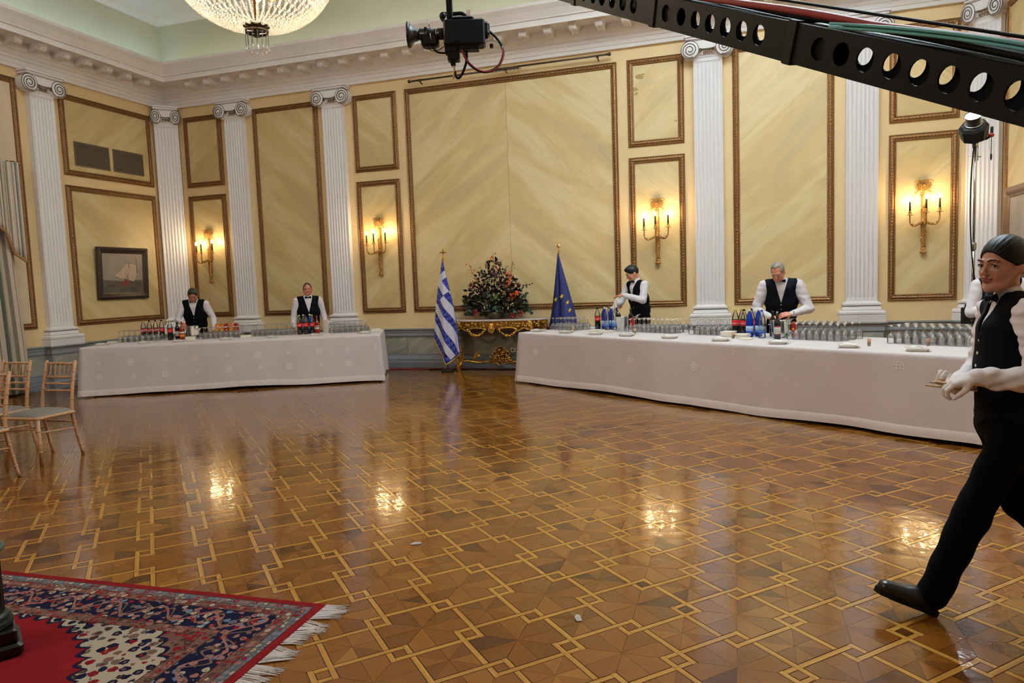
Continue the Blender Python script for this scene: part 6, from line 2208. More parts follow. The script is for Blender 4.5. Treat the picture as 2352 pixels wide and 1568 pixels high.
def head_field(H, Rm, h, fem=False, sc=1.0):
    c = np.array(H)
    F = Field(c - 0.21, c + 0.27, h)
    T = lambda p: c + Rm @ (np.array(p) * sc)
    E = lambda p, r, k=0.02, op='u': F.ell(T(p), np.array(r) * sc, k, op, Rm)
    C = lambda a, b, ra, rb, k=0.015, op='u': F.cone(T(a), T(b), ra * sc, rb * sc, k, op)
    w = 0.92 if fem else 1.0
    jw, jr, jz = (0.019, 0.0215, -0.006) if fem else (0.030, 0.026, 0.006)
    E((0, 0.012, 0.108), (0.075 * w, 0.094, 0.090))
    E((0, -0.022, 0.062), (0.056 * w if fem else 0.060, 0.068, 0.078), 0.03)
    C((-jw, -0.054, jz), (jw, -0.054, jz), jr, jr, 0.03)
    E((0, -0.078, jz - 0.011), (0.016 if fem else 0.020, 0.015, 0.016), 0.02)
    for s in (-1, 1):
        E((s * (0.036 if fem else 0.042) * w, -0.060, 0.050), (0.019, 0.019, 0.026) if fem else (0.022, 0.022, 0.024), 0.02)          # cheek
        C((s * 0.056 * w, 0.0, 0.045), (s * (jw + 0.012) * w, -0.04, jz), 0.016 if fem else 0.018, 0.014 if fem else 0.016, 0.025)   # jaw
        E((s * 0.0315, -0.092, 0.084), (0.016, 0.012, 0.011), 0.014, 's')       # socket
        E((s * 0.0315, -0.0765, 0.083), (0.0165, 0.0125, 0.0105), 0.003)          # lid
        C((s * 0.012, -0.088, 0.102), (s * 0.045, -0.078, 0.104), 0.006 if fem else 0.0085, 0.0045 if fem else 0.007, 0.012)     # brow ridge
        E((s * (0.009 if fem else 0.0115), -0.099, 0.048), (0.0062, 0.0085, 0.006) if fem else (0.0085, 0.010, 0.0075), 0.006)           # nostril wing
        E((s * 0.077 * w, 0.012, 0.072), (0.0085, 0.019, 0.031), 0.008)          # ear
    if fem:
        C((0, -0.086, 0.092), (0, -0.1045, 0.056), 0.0066, 0.0082, 0.010)
        E((0, -0.1065, 0.0535), (0.0078, 0.0085, 0.0072), 0.006)
    else:
        C((0, -0.088, 0.090), (0, -0.108, 0.056), 0.0085, 0.0125, 0.012)
        E((0, -0.108, 0.053), (0.011, 0.0105, 0.0095), 0.01)
    E((0, -0.0875, 0.031), (0.022, 0.011, 0.0065), 0.006)
    E((0, -0.086, 0.019), (0.019, 0.012, 0.0075), 0.006)
    C((-0.018, -0.103, 0.0255), (0.018, -0.103, 0.0255), 0.0035, 0.0035, 0.004, 's')
    return F, T


def hand_field(w, d, n, side, curl, scale=1.0, spread=1.0, fore=None, h=0.0048, fat=1.0, thumb_in=0.3):
    """w wrist, d towards fingers, n out of the back of the hand; side +1 when the thumb lies on d x n"""
    w = np.array(w, float); d = np.array(d, float) / np.linalg.norm(d)
    n = np.array(n, float); n = n - d * (n @ d); n /= np.linalg.norm(n)
    t = np.cross(d, n) * side
    F = Field(w - 0.23 * scale, w + 0.23 * scale, h)
    if fore is not None:
        fo = np.array(fore, float); u = (fo - w) / np.linalg.norm(fo - w)
        F.cone(w + u * 0.13, w, 0.036 * fat, 0.026 * fat, 0.01)
    lens = [0.96, 1.06, 1.0, 0.80]
    for i, o in enumerate((0.028, 0.0095, -0.0095, -0.027)):
        k0 = w + t * o * 0.55 * scale
        k1 = w + d * (0.088 - 0.006 * abs(i - 1)) * scale + t * o * scale
        F.cone(k0 + d * 0.012, k1, 0.0155 * scale * fat, 0.0122 * scale * fat, 0.012)
        p = k1
        cr = curl[i] if isinstance(curl, (list, tuple)) else curl
        for j, L in enumerate((0.042, 0.027, 0.021)):
            a = cr * (0.65 + 0.6 * j) if j else cr * 0.6
            ang = sum(cr * x for x in (0.6, 0.8, 0.6)[:j + 1])
            dr = d * math.cos(ang) - n * math.sin(ang) + t * o * 2.0 * spread
            dr /= np.linalg.norm(dr)
            q = p + dr * L * lens[i] * scale
            F.cone(p, q, (0.0092 - 0.0006 * j) * scale * fat, (0.0088 - 0.0010 * j) * scale * fat, 0.004)
            p = q
    p0 = w + d * 0.022 * scale + t * 0.020 * scale
    p1 = p0 + (d * 0.62 + t * 0.72 * (1 - thumb_in * 0.6) - n * thumb_in) * 0.046 * scale
    p2 = p1 + (d * 0.85 + t * 0.35 * (1 - thumb_in) - n * thumb_in * 0.9) * 0.030 * scale
    p3 = p2 + (d * 0.95 - n * thumb_in) * 0.024 * scale
    F.cone(p0, p1, 0.0145 * scale * fat, 0.0115 * scale * fat, 0.012)
    F.cone(p1, p2, 0.0112 * scale * fat, 0.0098 * scale * fat, 0.004)
    F.cone(p2, p3, 0.0098 * scale * fat, 0.0078 * scale * fat, 0.004)
    return F


def torso(F, B, off):
    k = 0.03
    for a, b, ra, rb, kx in B['torso']:
        F.cone(a, b, ra + off, rb + off, k, kx=kx)


def person(label, loc, rz, B, group=None):
    skin, hairm = M[B.get('skin', 'skin')], M[B.get('hairm', 'hair')]
    hb = B.get('h', 0.009); hh = B.get('hh', 0.0042)
    # ---- body: torso core, limbs, neck, head, hands in one mesh
    F = Field((-0.55, -0.65, -0.02), (0.55, 0.60, 1.62), max(hb, 0.012))
    torso(F, B, -0.006)
    for hip, knee, ank in B['legs']:
        F.cone(hip, knee, 0.078, 0.052, 0.02); F.cone(knee, ank, 0.052, 0.035, 0.02)
        F.cone(ank, np.array(ank) + (0, -0.10, -0.03), 0.035, 0.028, 0.02)
    for arm in B['arms']:
        F.cone(arm['s'], arm['e'], 0.046, 0.038, 0.02); F.cone(arm['e'], arm['w'], 0.038, 0.026, 0.02)
    nb, H = np.array(B['neck']), np.array(B['head'])
    nr = B.get('neck_r', 0.056)
    Rm = rotm(*B['turn'])
    F.cone(nb, H + Rm @ np.array((0, 0.02, 0.05)), nr, nr * 0.92, 0.02)
    pieces = [F.surf(1)]
    sc = B.get('head_s', 1.0)
    Fh, T = head_field(H, Rm, hh, B.get('fem', False), sc)
    Fh.cone(nb + (H - nb) * 0.2, H + Rm @ np.array((0, 0.022, 0.05)), nr, nr * 0.92, 0.025)
    pieces.append(Fh.surf(1))
    for arm in B['arms']:
        if arm.get('glove'): continue
        pieces.append(hand_field(arm['w'], arm['d'], arm['n'], arm['side'], arm['curl'], arm.get('hs', 1.0), fore=arm['e'], thumb_in=arm.get('ti', 0.3)).surf(1))
    v, q = join(pieces)
    body = link('person', np_mesh('person', v, q, skin))
    body.location = loc; body.rotation_euler = (0, 0, rz)
    tag(body, label, 'person', group)

    def skinpart(nm, F_, mat, sm=1):
        vv, qq = F_.surf(sm)
        return link(nm, np_mesh(nm, vv, qq, mat), body)
    # ---- shirt
    S = Field((-0.55, -0.65, B.get('shirt_z', 0.85)), (0.55, 0.45, 1.62), hb)
    torso(S, B, 0.006)
    wr = B.get('wr', 0.0025)
    for arm in B['arms']:
        S.cone(arm['s'], arm['e'], B.get('sl0', 0.066), B.get('sl1', 0.054), 0.03, wr=wr, wf=B.get('wf', 70.0))
        w = np.array(arm['w']); e = np.array(arm['e'])
        u = (w - e) / np.linalg.norm(w - e)
        S.cone(e, w - u * 0.045, B.get('sl1', 0.054), 0.043, 0.015, wr=wr, wf=B.get('wf', 70.0))
        S.cone(w - u * 0.045, w - u * 0.002, 0.038, 0.036, 0.006)
    S.cone(nb + (H - nb) * 0.05, nb + (H - nb) * 0.42 + np.array((0, 0.004, 0)), nr + 0.016, nr + 0.008, 0.012)
    sh = skinpart('shirt', S, M['shirt'])
    # collar wings
    cy = nb[1] - nr - 0.016
    cz = nb[2] + (H[2] - nb[2]) * 0.40
    def wing(m):
        for s in (-1, 1):
            pts = [(s * 0.004, cy - 0.004, cz - 0.006), (s * 0.050, cy + 0.030, cz + 0.012), (s * 0.058, cy + 0.022, cz - 0.018), (s * 0.026, cy - 0.012, cz - 0.040)]
            m.add(pts + [(x, y + 0.004, z) for x, y, z in pts], [(0, 1, 2, 3), (7, 6, 5, 4), (0, 4, 5, 1), (1, 5, 6, 2), (2, 6, 7, 3), (3, 7, 4, 0)], False)
    part('collar', M['shirt'], body, wing)
    # ---- waistcoat
    V = Field((-0.40, -0.40, 0.80), (0.40, 0.40, 1.60), hb)
    torso(V, B, 0.018)
    zv, zb, zt = B.get('vneck', 1.16), B.get('vest_z', 0.955), nb[2] + 0.03
    yc = B['torso'][-2][1][1]
    V.cut(lambda X, Y, Z: zb - Z + 0.10 * np.clip(Y - yc + 0.05, 0, 1) * 0 - 0.04 * np.exp(-(X / 0.05) ** 2) * (Y < yc), 0.006)
    V.cut(lambda X, Y, Z: np.where(Y < yc + 0.02, (Z - zv) * B.get('vs', 0.27) - np.abs(X), -0.5) * 0.9, 0.004)
    V.cut(lambda X, Y, Z: (nr + 0.022) - np.sqrt(X ** 2 + (Y - nb[1]) ** 2) + np.where(Z > nb[2] - 0.05, 0, -0.5), 0.004)
    for arm in B['arms']:
        s = np.array(arm['s'])
        V.ell(s + np.array((np.sign(s[0]) * 0.045, 0, -0.05)), (0.072, 0.16, 0.13), 0.01, 's')
    ve = skinpart('waistcoat', V, M['vest'])
    if B.get('buttons', True):
        for k in range(B.get('nb', 4)):
            z = zv - 0.025 - 0.055 * k
            # find the front of the waistcoat
            xs = int(np.argmin(np.abs(V.ax[0] - 0.0))); zs = int(np.argmin(np.abs(V.ax[2] - z)))
            col_ = V.f[xs, :, zs]; ii = np.nonzero(col_ < 0)[0]
            if len(ii): part('button', M['white'], body, lambda m: m.ball((0.0, V.ax[1][ii[0]] - 0.002, z), 0.0075, 8, 5, sc=(1, 0.5, 1)))
    if B.get('bow', True):
        by, bz = cy - 0.012, cz - 0.016
        def bow(m):
            for s in (-1, 1):
                m.add([(s * 0.006, by - 0.006, bz + 0.007), (s * 0.052, by - 0.002, bz + 0.022), (s * 0.056, by + 0.004, bz), (s * 0.052, by - 0.002, bz - 0.020), (s * 0.006, by - 0.006, bz - 0.007), (s * 0.03, by - 0.016, bz), (s * 0.03, by + 0.012, bz)], [(0, 1, 5), (1, 2, 5), (2, 3, 5), (3, 4, 5), (4, 0, 5), (1, 0, 6), (2, 1, 6), (3, 2, 6), (4, 3, 6), (0, 4, 6)], True)
            m.bbox((-0.010, by - 0.014, bz - 0.010), (0.010, by + 0.006, bz + 0.010), 0.004)
        part('bow_tie', M['vest'], body, bow)
    # ---- trousers, shoes
    Tz = Field((-0.42, -0.62, 0.02), (0.42, 0.62, 1.08), max(hb, 0.008) if B.get('fem') else 0.012)
    Tz.cone((0, B['torso'][0][0][1], 0.99), B['torso'][0][0], 0.112, 0.120, 0.02, kx=1.36)
    for hip, knee, ank in B['legs']:
        Tz.cone(hip, knee, B.get('th', 0.098), B.get('kn', 0.082), 0.03, wr=B.get('twr', 0.002), wf=40)
        Tz.cone(knee, ank, B.get('kn', 0.082), B.get('cu', 0.072), 0.02, wr=B.get('twr', 0.002), wf=40)
    skinpart('trousers', Tz, M['trouser'])
    for (hip, knee, ank), toe in zip(B['legs'], B['toes']):
        a, tp = np.array(ank), np.array(toe)
        Z = Field(np.minimum(a, tp) - 0.14, np.maximum(a, tp) + 0.14, 0.005)
        heel = np.array(B['heels'][0 if hip is B['legs'][0][0] else 1])
        u = (tp - heel) / np.linalg.norm(tp - heel); upv = np.array((0, 0, 1.0)); upv = upv - u * (upv @ u); upv /= np.linalg.norm(upv)
        Z.cone(heel + u * 0.035 + upv * 0.040, heel + u * 0.12 + upv * 0.040, 0.038, 0.040, 0.02)
        Z.cone(heel + u * 0.12 + upv * 0.040, tp - u * 0.035 + upv * 0.032, 0.040, 0.030, 0.02, kx=1.2)
        Z.cone(heel + u * 0.05 + upv * 0.04, a + (a - np.array(knee)) * 0.0, 0.036, 0.042, 0.02)
        so = skinpart('shoe', Z, M['shoe'])
        part('sole', M['rubber'], so, lambda m: m.prism([(-0.030, 0.0), (0.030, 0.0), (0.036, -0.10), (0.040, -0.19), (0.028, -0.255), (0, -0.272), (-0.028, -0.255), (-0.040, -0.19), (-0.036, -0.10)], -0.004, 0.022, M=frame(heel, upv, np.cross(-u, upv))))
    # ---- face parts
    P = lambda p: tuple(T(p))
    for s in (-1, 1):
        ey = part('eye', M['eyew'], body, lambda m: m.ball(P((s * 0.0315, -0.0765, 0.0825)), 0.0128 * sc, 12, 8))
        part('iris', M['eyeb'], ey, lambda m: m.ball(P((s * 0.0315 + B.get('gaze', 0) * 0.004, -0.0862, 0.0822)), 0.0052 * sc, 10, 6))
        part('upper_lid', skin if not B.get('fem') else M['eyeb'], body, lambda m: m.tube([P((s * 0.0315 + x * 0.0145, -0.0895 + 0.0085 * x * x, 0.0885 - 0.005 * x * x)) for x in np.linspace(-1, 1, 9)], 0.0024 * sc, 6))
        part('eyebrow', hairm, body, lambda m: m.tube([P(p) for p in ((s * 0.012, -0.0965, 0.102), (s * 0.026, -0.0945, 0.1085), (s * 0.040, -0.087, 0.1075), (s * 0.050, -0.077, 0.101))], [0.0036 * sc, 0.0046 * sc, 0.0040 * sc, 0.0014 * sc], 6, flat=0.7))
    part('lips', M['lip'] if B.get('fem') else M['skin2'], body, lambda m: (m.tube([P(p) for p in ((-0.023, -0.083, 0.027), (-0.010, -0.0955, 0.032), (0, -0.0960, 0.0305), (0.010, -0.0955, 0.032), (0.023, -0.083, 0.027))], [0.001, 0.0042 * sc, 0.0042 * sc, 0.0042 * sc, 0.001], 7), m.tube([P(p) for p in ((-0.021, -0.083, 0.0245), (-0.008, -0.0955, 0.0195), (0.008, -0.0955, 0.0195), (0.021, -0.083, 0.0245))], [0.001, 0.0048 * sc, 0.0048 * sc, 0.001], 7)))
    # ---- hair
    hn, hc, ho, nape = B['hair']
    Hf = Field(H - 0.22, H + 0.28, hh)
    Hf.ell(T((0, 0.014, 0.110)), np.array((0.075 + ho, 0.095 + ho, 0.092 + ho)) * sc, 0.02, 'u', Rm)
    if B.get('quiff'): Hf.ell(T((0.006, -0.045, 0.176)), np.array((0.056, 0.045, 0.026)) * sc, 0.03, 'u', Rm)
    if B.get('fem'):
        Hf.ell(T((0, 0.115, 0.10)), np.array((0.045, 0.038, 0.045)) * sc, 0.02, 'u', Rm)
    Rt = Rm.T
    nx = np.array(hn) / np.linalg.norm(hn)
    nw = Rm @ nx
    Hf.cut(lambda X, Y, Z: hc * sc - ((X - H[0]) * nw[0] + (Y - H[1]) * nw[1] + (Z - H[2]) * nw[2]), 0.006)
    fc, fr_ = B.get('face', ((0, -0.105, 0.058), (0.070, 0.088, 0.100)))      # hairline round the face
    Hf.ell(T(fc), np.array(fr_) * sc, 0.008, 's', Rm)
    if B.get('part'):       # receding temples
        for s in (-1, 1): Hf.ell(T((s * 0.045, -0.085, 0.165)), np.array((0.034, 0.05, 0.035)) * sc, 0.01, 's', Rm)
    if B.get('strands'):      # combed-back strands and a broken hairline
        X, Y, Z = Hf._pts((slice(None),) * 3)
        lx = (X - H[0]) * Rm[0, 0] + (Y - H[1]) * Rm[1, 0] + (Z - H[2]) * Rm[2, 0]
        ly = (X - H[0]) * Rm[0, 1] + (Y - H[1]) * Rm[1, 1] + (Z - H[2]) * Rm[2, 1]
        lz = (X - H[0]) * Rm[0, 2] + (Y - H[1]) * Rm[1, 2] + (Z - H[2]) * Rm[2, 2]
        phi = np.arctan2(lx, lz - 0.075)
        Hf.f = (Hf.f + B['strands'] * (np.sin(phi * 34 + 4 * np.sin(ly * 25)) + 0.6 * np.sin(phi * 71 + ly * 60))).astype(np.float32)
    skinpart('hair', Hf, hairm)
    if B.get('specs'):
        def spec(m):
            for s in (-1, 1):
                m.tube([P((s * 0.0325 + 0.021 * cos(a * pi / 8), -0.106 + 0.02 * abs(0.0) + 0.010 * (abs(s * 0.0325 + 0.021 * cos(a * pi / 8)) / 0.05) ** 2, 0.080 + 0.0145 * sin(a * pi / 8))) for a in range(17)], 0.0014, 5)
                m.tube([P((s * 0.054, -0.096, 0.084)), P((s * 0.078, -0.03, 0.086)), P((s * 0.080, 0.015, 0.084))], 0.0013, 5)
            m.tube([P((-0.012, -0.107, 0.082)), P((0, -0.110, 0.085)), P((0.012, -0.107, 0.082))], 0.0014, 5)
        part('spectacles', M['steel'], body, spec)
    for arm in B['arms']:
        if arm.get('glove'):
            G = hand_field(arm['w'], arm['d'], arm['n'], arm['side'], arm['curl'], arm.get('hs', 1.0), fore=None, h=0.0032, fat=1.10, thumb_in=arm.get('ti', 0.3))
            w = np.array(arm['w']); e = np.array(arm['e']); u = (e - w) / np.linalg.norm(e - w)
            G.cone(w + u * 0.05, w, 0.034, 0.032, 0.01)
            skinpart('glove', G, M['glove'])
        if arm.get('watch'):
            w = np.array(arm['w']); e = np.array(arm['e']); u = (e - w) / np.linalg.norm(e - w)
            part('watch', M['black'], body, lambda m: (m.lathe([(0.027, -0.011), (0.031, -0.011), (0.031, 0.011), (0.027, 0.011)], 20, M=frame(w + u * 0.012, u, (0, 0, 1)), closed=True), m.lathe([(0.0, 0.008), (0.019, 0.008), (0.021, 0.0)], 16, M=frame(w + u * 0.012 + np.array(arm['n']) * 0.026, arm['n'], u))))
    return body


def std(lean=0.0, k=1.0, wide=1.0):
    """standing build, chest carried forward by lean (towards -y)"""
    z = lambda a: a * k
    l = -lean
    return dict(torso=[((0, 0, z(0.92)), (0, 0, z(1.04)), 0.116 * wide, 0.110 * wide, 1.36), ((0, 0, z(1.04)), (0, l * .45, z(1.19)), 0.110 * wide, 0.114 * wide, 1.36), ((0, l * .45, z(1.19)), (0, l, z(1.345)), 0.114 * wide, 0.098 * wide, 1.52),
                       ((-0.145 * wide, l, z(1.405)), (0.145 * wide, l, z(1.405)), 0.058, 0.058, 1.0), ((0, l + 0.01, z(1.37)), (0, l, z(1.45)), 0.082, 0.060, 1.25)],
                neck=(0, l - 0.002, z(1.445)), head=(0, l - 0.012 - lean * 0.25, z(1.525)),
                legs=[((-0.088, 0, z(0.90)), (-0.092, -0.01, z(0.49)), (-0.095, 0.01, 0.085)), ((0.088, 0, z(0.90)), (0.092, -0.01, z(0.49)), (0.095, 0.01, 0.085))],
                heels=[(-0.095, 0.05, 0.006), (0.095, 0.05, 0.006)], toes=[(-0.105, -0.215, 0.006), (0.105, -0.215, 0.006)], vneck=z(1.17), vest_z=z(0.96), shirt_z=z(0.90))


_wg = 'waiters in black waistcoats and bow ties'
R_ = lambda *d: tuple(RAD(x) for x in d)
# leftmost waiter: bowed over an ice bucket, right hand on the tongs
B = std(0.10, 0.965)
B.update(turn=R_(8, 30, 4), hair=((0, 0.55, 0.83), 0.056, 0.011, 0), hairm='hairb', quiff=True, specs=True, skin='skin2', h=0.009,
         arms=[dict(s=(-0.19, -0.10, 1.345), e=(-0.285, -0.12, 1.075), w=(-0.16, -0.33, 1.03), d=(0.35, -0.75, -0.35), n=(-0.5, -0.2, 0.8), side=1, curl=0.7),
               dict(s=(0.19, -0.10, 1.345), e=(0.30, -0.06, 1.08), w=(0.335, -0.22, 0.875), d=(0.1, -0.55, -0.8), n=(0.6, -0.3, 0.3), side=-1, curl=0.25)])
B['head'] = (0.0, -0.155, 1.44)
person('waiter in spectacles bending over the bottles, leftmost behind the left buffet', (1.98, -1.73, 0), RAD(30), B, _wg)
# bald waiter standing upright
B = std(0.0, 0.955, 1.06)
B.update(turn=R_(-4, 2, 0), hair=((0, 0.55, 0.83), 0.058, 0.004, 0), face=((0, -0.115, 0.095), (0.066, 0.100, 0.110)), hairm='hairb', skin='skin2', h=0.009,
         arms=[dict(s=(-0.20, 0, 1.335), e=(-0.265, 0.03, 1.06), w=(-0.285, -0.06, 0.84), d=(-0.02, -0.25, -1), n=(-0.8, -0.5, 0.1), side=-1, curl=0.3),
               dict(s=(0.20, 0, 1.335), e=(0.265, 0.03, 1.06), w=(0.285, -0.06, 0.84), d=(0.02, -0.25, -1), n=(0.8, -0.5, 0.1), side=1, curl=0.3)])
person('bald waiter standing upright with arms down behind the left buffet', (3.75, -0.87, 0), RAD(36), B, _wg)
# dark-haired waiter turned to the left, wiping a bottle with a napkin
B = std(0.07, 1.01)
B.update(turn=R_(-22, 30, 0), hair=((0, 0.50, 0.86), 0.058, 0.010, 0), hairm='hair', quiff=True, h=0.008, vneck=1.20,
         arms=[dict(s=(0.19, -0.06, 1.42), e=(0.250, -0.150, 1.190), w=(0.02, -0.330, 1.270), d=(-0.85, -0.5, 0.02), n=(0.1, -0.1, 1.0), side=-1, curl=0.45, ti=0.5),
               dict(s=(-0.19, -0.07, 1.42), e=(-0.22, -0.22, 1.16), w=(-0.155, -0.42, 1.065), d=(-0.2, -0.7, -0.45), n=(-0.4, -0.4, 0.7), side=1, curl=0.7)])
person('dark-haired waiter turned sideways wiping a bottle with a napkin', (9.80, -0.86, 0), RAD(-44), B, _wg)
# grey waiter with spectacles uncorking a bottle
B = std(0.09, 0.985, 1.06)
B.update(turn=R_(-14, 32, -5), hair=((0, 0.50, 0.86), 0.056, 0.008, 0), face=((0, -0.120, 0.085), (0.066, 0.100, 0.108)), hairm='hairg', part=True, specs=True, skin='skin2', h=0.008, sl0=0.074, sl1=0.062, wr=0.0035, vneck=1.15,
         arms=[dict(s=(-0.205, -0.085, 1.37), e=(-0.31, -0.06, 1.06), w=(-0.135, -0.27, 0.985), d=(0.72, -0.45, -0.25), n=(0.0, -0.55, 0.8), side=1, curl=0.55, ti=0.5),
               dict(s=(0.205, -0.085, 1.37), e=(0.33, -0.10, 1.07), w=(0.125, -0.29, 1.015), d=(-0.85, -0.35, -0.05), n=(0.1, -0.75, 0.65), side=-1, curl=0.45, ti=0.5, watch=True)])
B['head'] = (-0.02, -0.160, 1.475)
person('grey-haired waiter in spectacles uncorking a bottle behind the right buffet', (11.80, -2.30, 0), RAD(-4), B, _wg)
# waiter with folded arms half hidden behind the waitress
B = std(0.0, 0.95)
B.update(turn=R_(-20, 5, 0), hair=((0, 0.55, 0.83), 0.068, 0.012, 0), h=0.009,
         arms=[dict(s=(-0.19, 0, 1.33), e=(-0.255, -0.06, 1.05), w=(-0.02, -0.225, 1.10), d=(0.9, 0.1, 0.25), n=(0, -1, 0.2), side=1, curl=0.4),
               dict(s=(0.19, 0, 1.33), e=(0.25, -0.06, 1.06), w=(0.02, -0.20, 1.14), d=(-0.9, 0.1, 0.15), n=(0, -1, 0.2), side=-1, curl=0.4)])
person('waiter with folded arms half hidden behind the waitress', (13.83, -3.62, 0), RAD(-8), B, _wg)

# napkin in the dark-haired waiter's hands
t = thing('hand_napkin', 'white napkin hanging from the dark-haired waiter\'s hands', 'napkin', (9.80, -0.86, 0), RAD(-44))


def napk(u, v):
    a, b = Vector((-0.02, -0.405, 1.25)), Vector((-0.115, -0.37, 1.235))
    top = a.lerp(b, u)
    bot = Vector((-0.15, -0.47, 0.985)).lerp(Vector((-0.045, -0.40, 1.04)), 1 - u) + Vector((0, -0.02 * sin(u * 9), 0.03 * sin(u * 6)))
    p = top.lerp(bot, v)
    return (p.x + 0.012 * sin(v * 7 + u * 5), p.y - 0.02 * sin(pi * u) - 0.025 * sin(pi * v), p.z)
o = part('cloth', M['paper'], t, lambda m: grid_surface(m, napk, 14, 14))
sd = o.modifiers.new('thickness', 'SOLIDIFY'); sd.thickness = 0.003

# ---- the waitress striding past in the foreground
WX, WY, WRZ = 12.365, -8.555, RAD(-84.3)
B = std(0.01, 0.965, 0.86)
B['torso'] = [((0, 0.01, 0.86), (0, 0.0, 0.98), 0.110, 0.092, 1.42), ((0, 0.0, 0.98), (0, -0.005, 1.10), 0.092, 0.096, 1.22), ((0, -0.005, 1.10), (0, -0.012, 1.255), 0.098, 0.088, 1.36), ((-0.125, 0.0, 1.345), (0.125, 0.0, 1.345), 0.046, 0.046, 1.0), ((0, 0.005, 1.31), (0, 0.0, 1.39), 0.070, 0.050, 1.2)]
B.update(neck=(0, 0.0, 1.385), head=(0.012, -0.035, 1.457), neck_r=0.043, fem=True, head_s=1.0, turn=R_(26, 3, 3), gaze=1.4, strands=0.0006, hair=((0, 0.55, 0.835), 0.060, 0.007, 0), face=((0, -0.108, 0.040), (0.086, 0.096, 0.104)), hairm='hair', skin='skinw', h=0.0055, hh=0.0026, sl0=0.060, sl1=0.056, wr=0.0055, wf=120.0, bow=True, vneck=1.24, vest_z=0.885, shirt_z=0.86, twr=0.003, th=0.086, kn=0.070, cu=0.066,
         legs=[((-0.085, 0.0, 0.84), (-0.085, 0.10, 0.47), (-0.075, 0.40, 0.17)), ((0.085, 0.0, 0.84), (0.075, -0.165, 0.455), (0.065, -0.305, 0.095))],
         heels=[(-0.075, 0.45, 0.11), (0.065, -0.295, 0.006)], toes=[(-0.075, 0.27, 0.008), (0.07, -0.545, 0.105)],
         arms=[dict(s=(0.165, 0.0, 1.335), e=(0.225, 0.035, 1.065), w=(0.235, -0.215, 1.088), d=(-0.30, -0.90, -0.22), n=(0.45, -0.15, 0.9), side=-1, curl=0.98, ti=0.6, glove=True, hs=0.96),
               dict(s=(-0.165, 0.0, 1.335), e=(-0.215, -0.02, 1.07), w=(0.045, -0.215, 1.020), d=(0.62, -0.72, 0.05), n=(-0.25, -0.25, -0.95), side=-1, curl=1.0, ti=0.6, glove=True, hs=0.96)])
person('waitress with black hair tied back striding past in waistcoat and white gloves', (WX, WY, 0), WRZ, B)
# bust shaping lies under the waistcoat; cutlery in her gloved hands
t = thing('cutlery_bunch', 'bunch of wooden-handled serving tongs held in the waitress\'s gloves', 'cutlery', (WX, WY, 0), WRZ)
for k in range(6):
    a = Vector((0.205 - 0.022 * k, -0.255 + 0.010 * k, 1.052 - 0.012 * (k % 3)))
    d = Vector((-0.30 + 0.09 * k, -0.95, 0.10 + 0.05 * (k % 2))).normalized()
    part('tongs', M['steel'] if k % 3 == 1 else M['cork'], t, lambda m: m.tube([a - d * 0.05, a + d * 0.02, a + d * (0.10 + 0.02 * (k % 3))], [0.008, 0.011, 0.006], 7, flat=0.6))

# ================================================================== CAMERA CRANE, TV CAMERA, LIGHT STAND
B1, TIP = Vector((11.886, -10.128, 1.930)), Vector((8.928, -6.177, 4.306))
BD = (TIP - B1).normalized()
BL = (TIP - B1).length
t = thing('camera_crane', 'black perforated camera crane boom crossing the top right of the hall', 'camera crane', B1)
side = BD.cross(Vector((0, 0, 1))).normalized()          # to the right of the boom's run
upb = side.cross(BD).normalized()
BM = Matrix((BD, -side, upb)).transposed().to_4x4() @ Matrix.Rotation(RAD(-6), 4, 'X')      # x along the boom, z up across it
HH, WW = 0.060, 0.045
M['boom'] = plain('black_anodised_boom', srgb(11, 11, 11), 0.5, spec=0.2, var=0.15, scale=6, bmp=0.05, bscale=80)


def plate(m, x0, x1, holes, y, blind=()):
    r = 0.033
    cells = sorted([(c, True) for c in holes] + [(c, False) for c in blind])
    cur = x0

    def q(a, b):
        if b - a > 1e-4: m.add([BM @ Vector(p) for p in ((a, y, -HH), (b, y, -HH), (b, y, HH), (a, y, HH))], [(0, 1, 2, 3)], False)
    for c, thru in cells:
        a, b = c - 0.042, c + 0.042
        q(cur, a)
        n = 20
        ring, sq = [], []
        for k in range(n):
            an = 2 * pi * (k + 0.5) / n
            dx, dz = cos(an), sin(an)
            sc = min(0.042 / max(abs(dx), 1e-6), HH / max(abs(dz), 1e-6))
            ring.append((c + r * dx, y, r * dz)); sq.append((c + sc * dx, y, sc * dz))
        cor = [(c - 0.042, y, -HH), (c + 0.042, y, -HH), (c + 0.042, y, HH), (c - 0.042, y, HH)]
        vs = ring + sq
        fs = [(k, (k + 1) % n, n + (k + 1) % n, n + k) for k in range(n)]
        # corner triangles of the square cell
        for cx, _, cz in cor:
            best = None
            for k in range(n):
                p, q2 = sq[k], sq[(k + 1) % n]
                if (abs(abs(p[0] - c) - 0.042) < 1e-5) != (abs(abs(q2[0] - c) - 0.042) < 1e-5) and (p[0] + q2[0] - 2 * c) * (cx - c) > 0 and (p[2] + q2[2]) * cz > 0: best = k
            if best is not None:
                vs.append((cx, y, cz)); fs.append((n + best, n + (best + 1) % n, len(vs) - 1))
        m.add([BM @ Vector(p) for p in vs], fs, False)
        if thru:     # short inner lip
            lip = [(p[0], y + (0.006 if y < 0 else -0.006), p[2]) for p in ring]
            m.add([BM @ Vector(p) for p in ring + lip], [(k, (k + 1) % n, n + (k + 1) % n, n + k) for k in range(n)], False)
        else:        # blind recess
            dp = [(p[0], y + (0.012 if y < 0 else -0.012), p[2]) for p in ring]
            m.add([BM @ Vector(p) for p in ring + dp], [(k, (k + 1) % n, n + (k + 1) % n, n + k) for k in range(n)] + [tuple(range(n, 2 * n))], False)
        cur = b
    q(cur, x1)


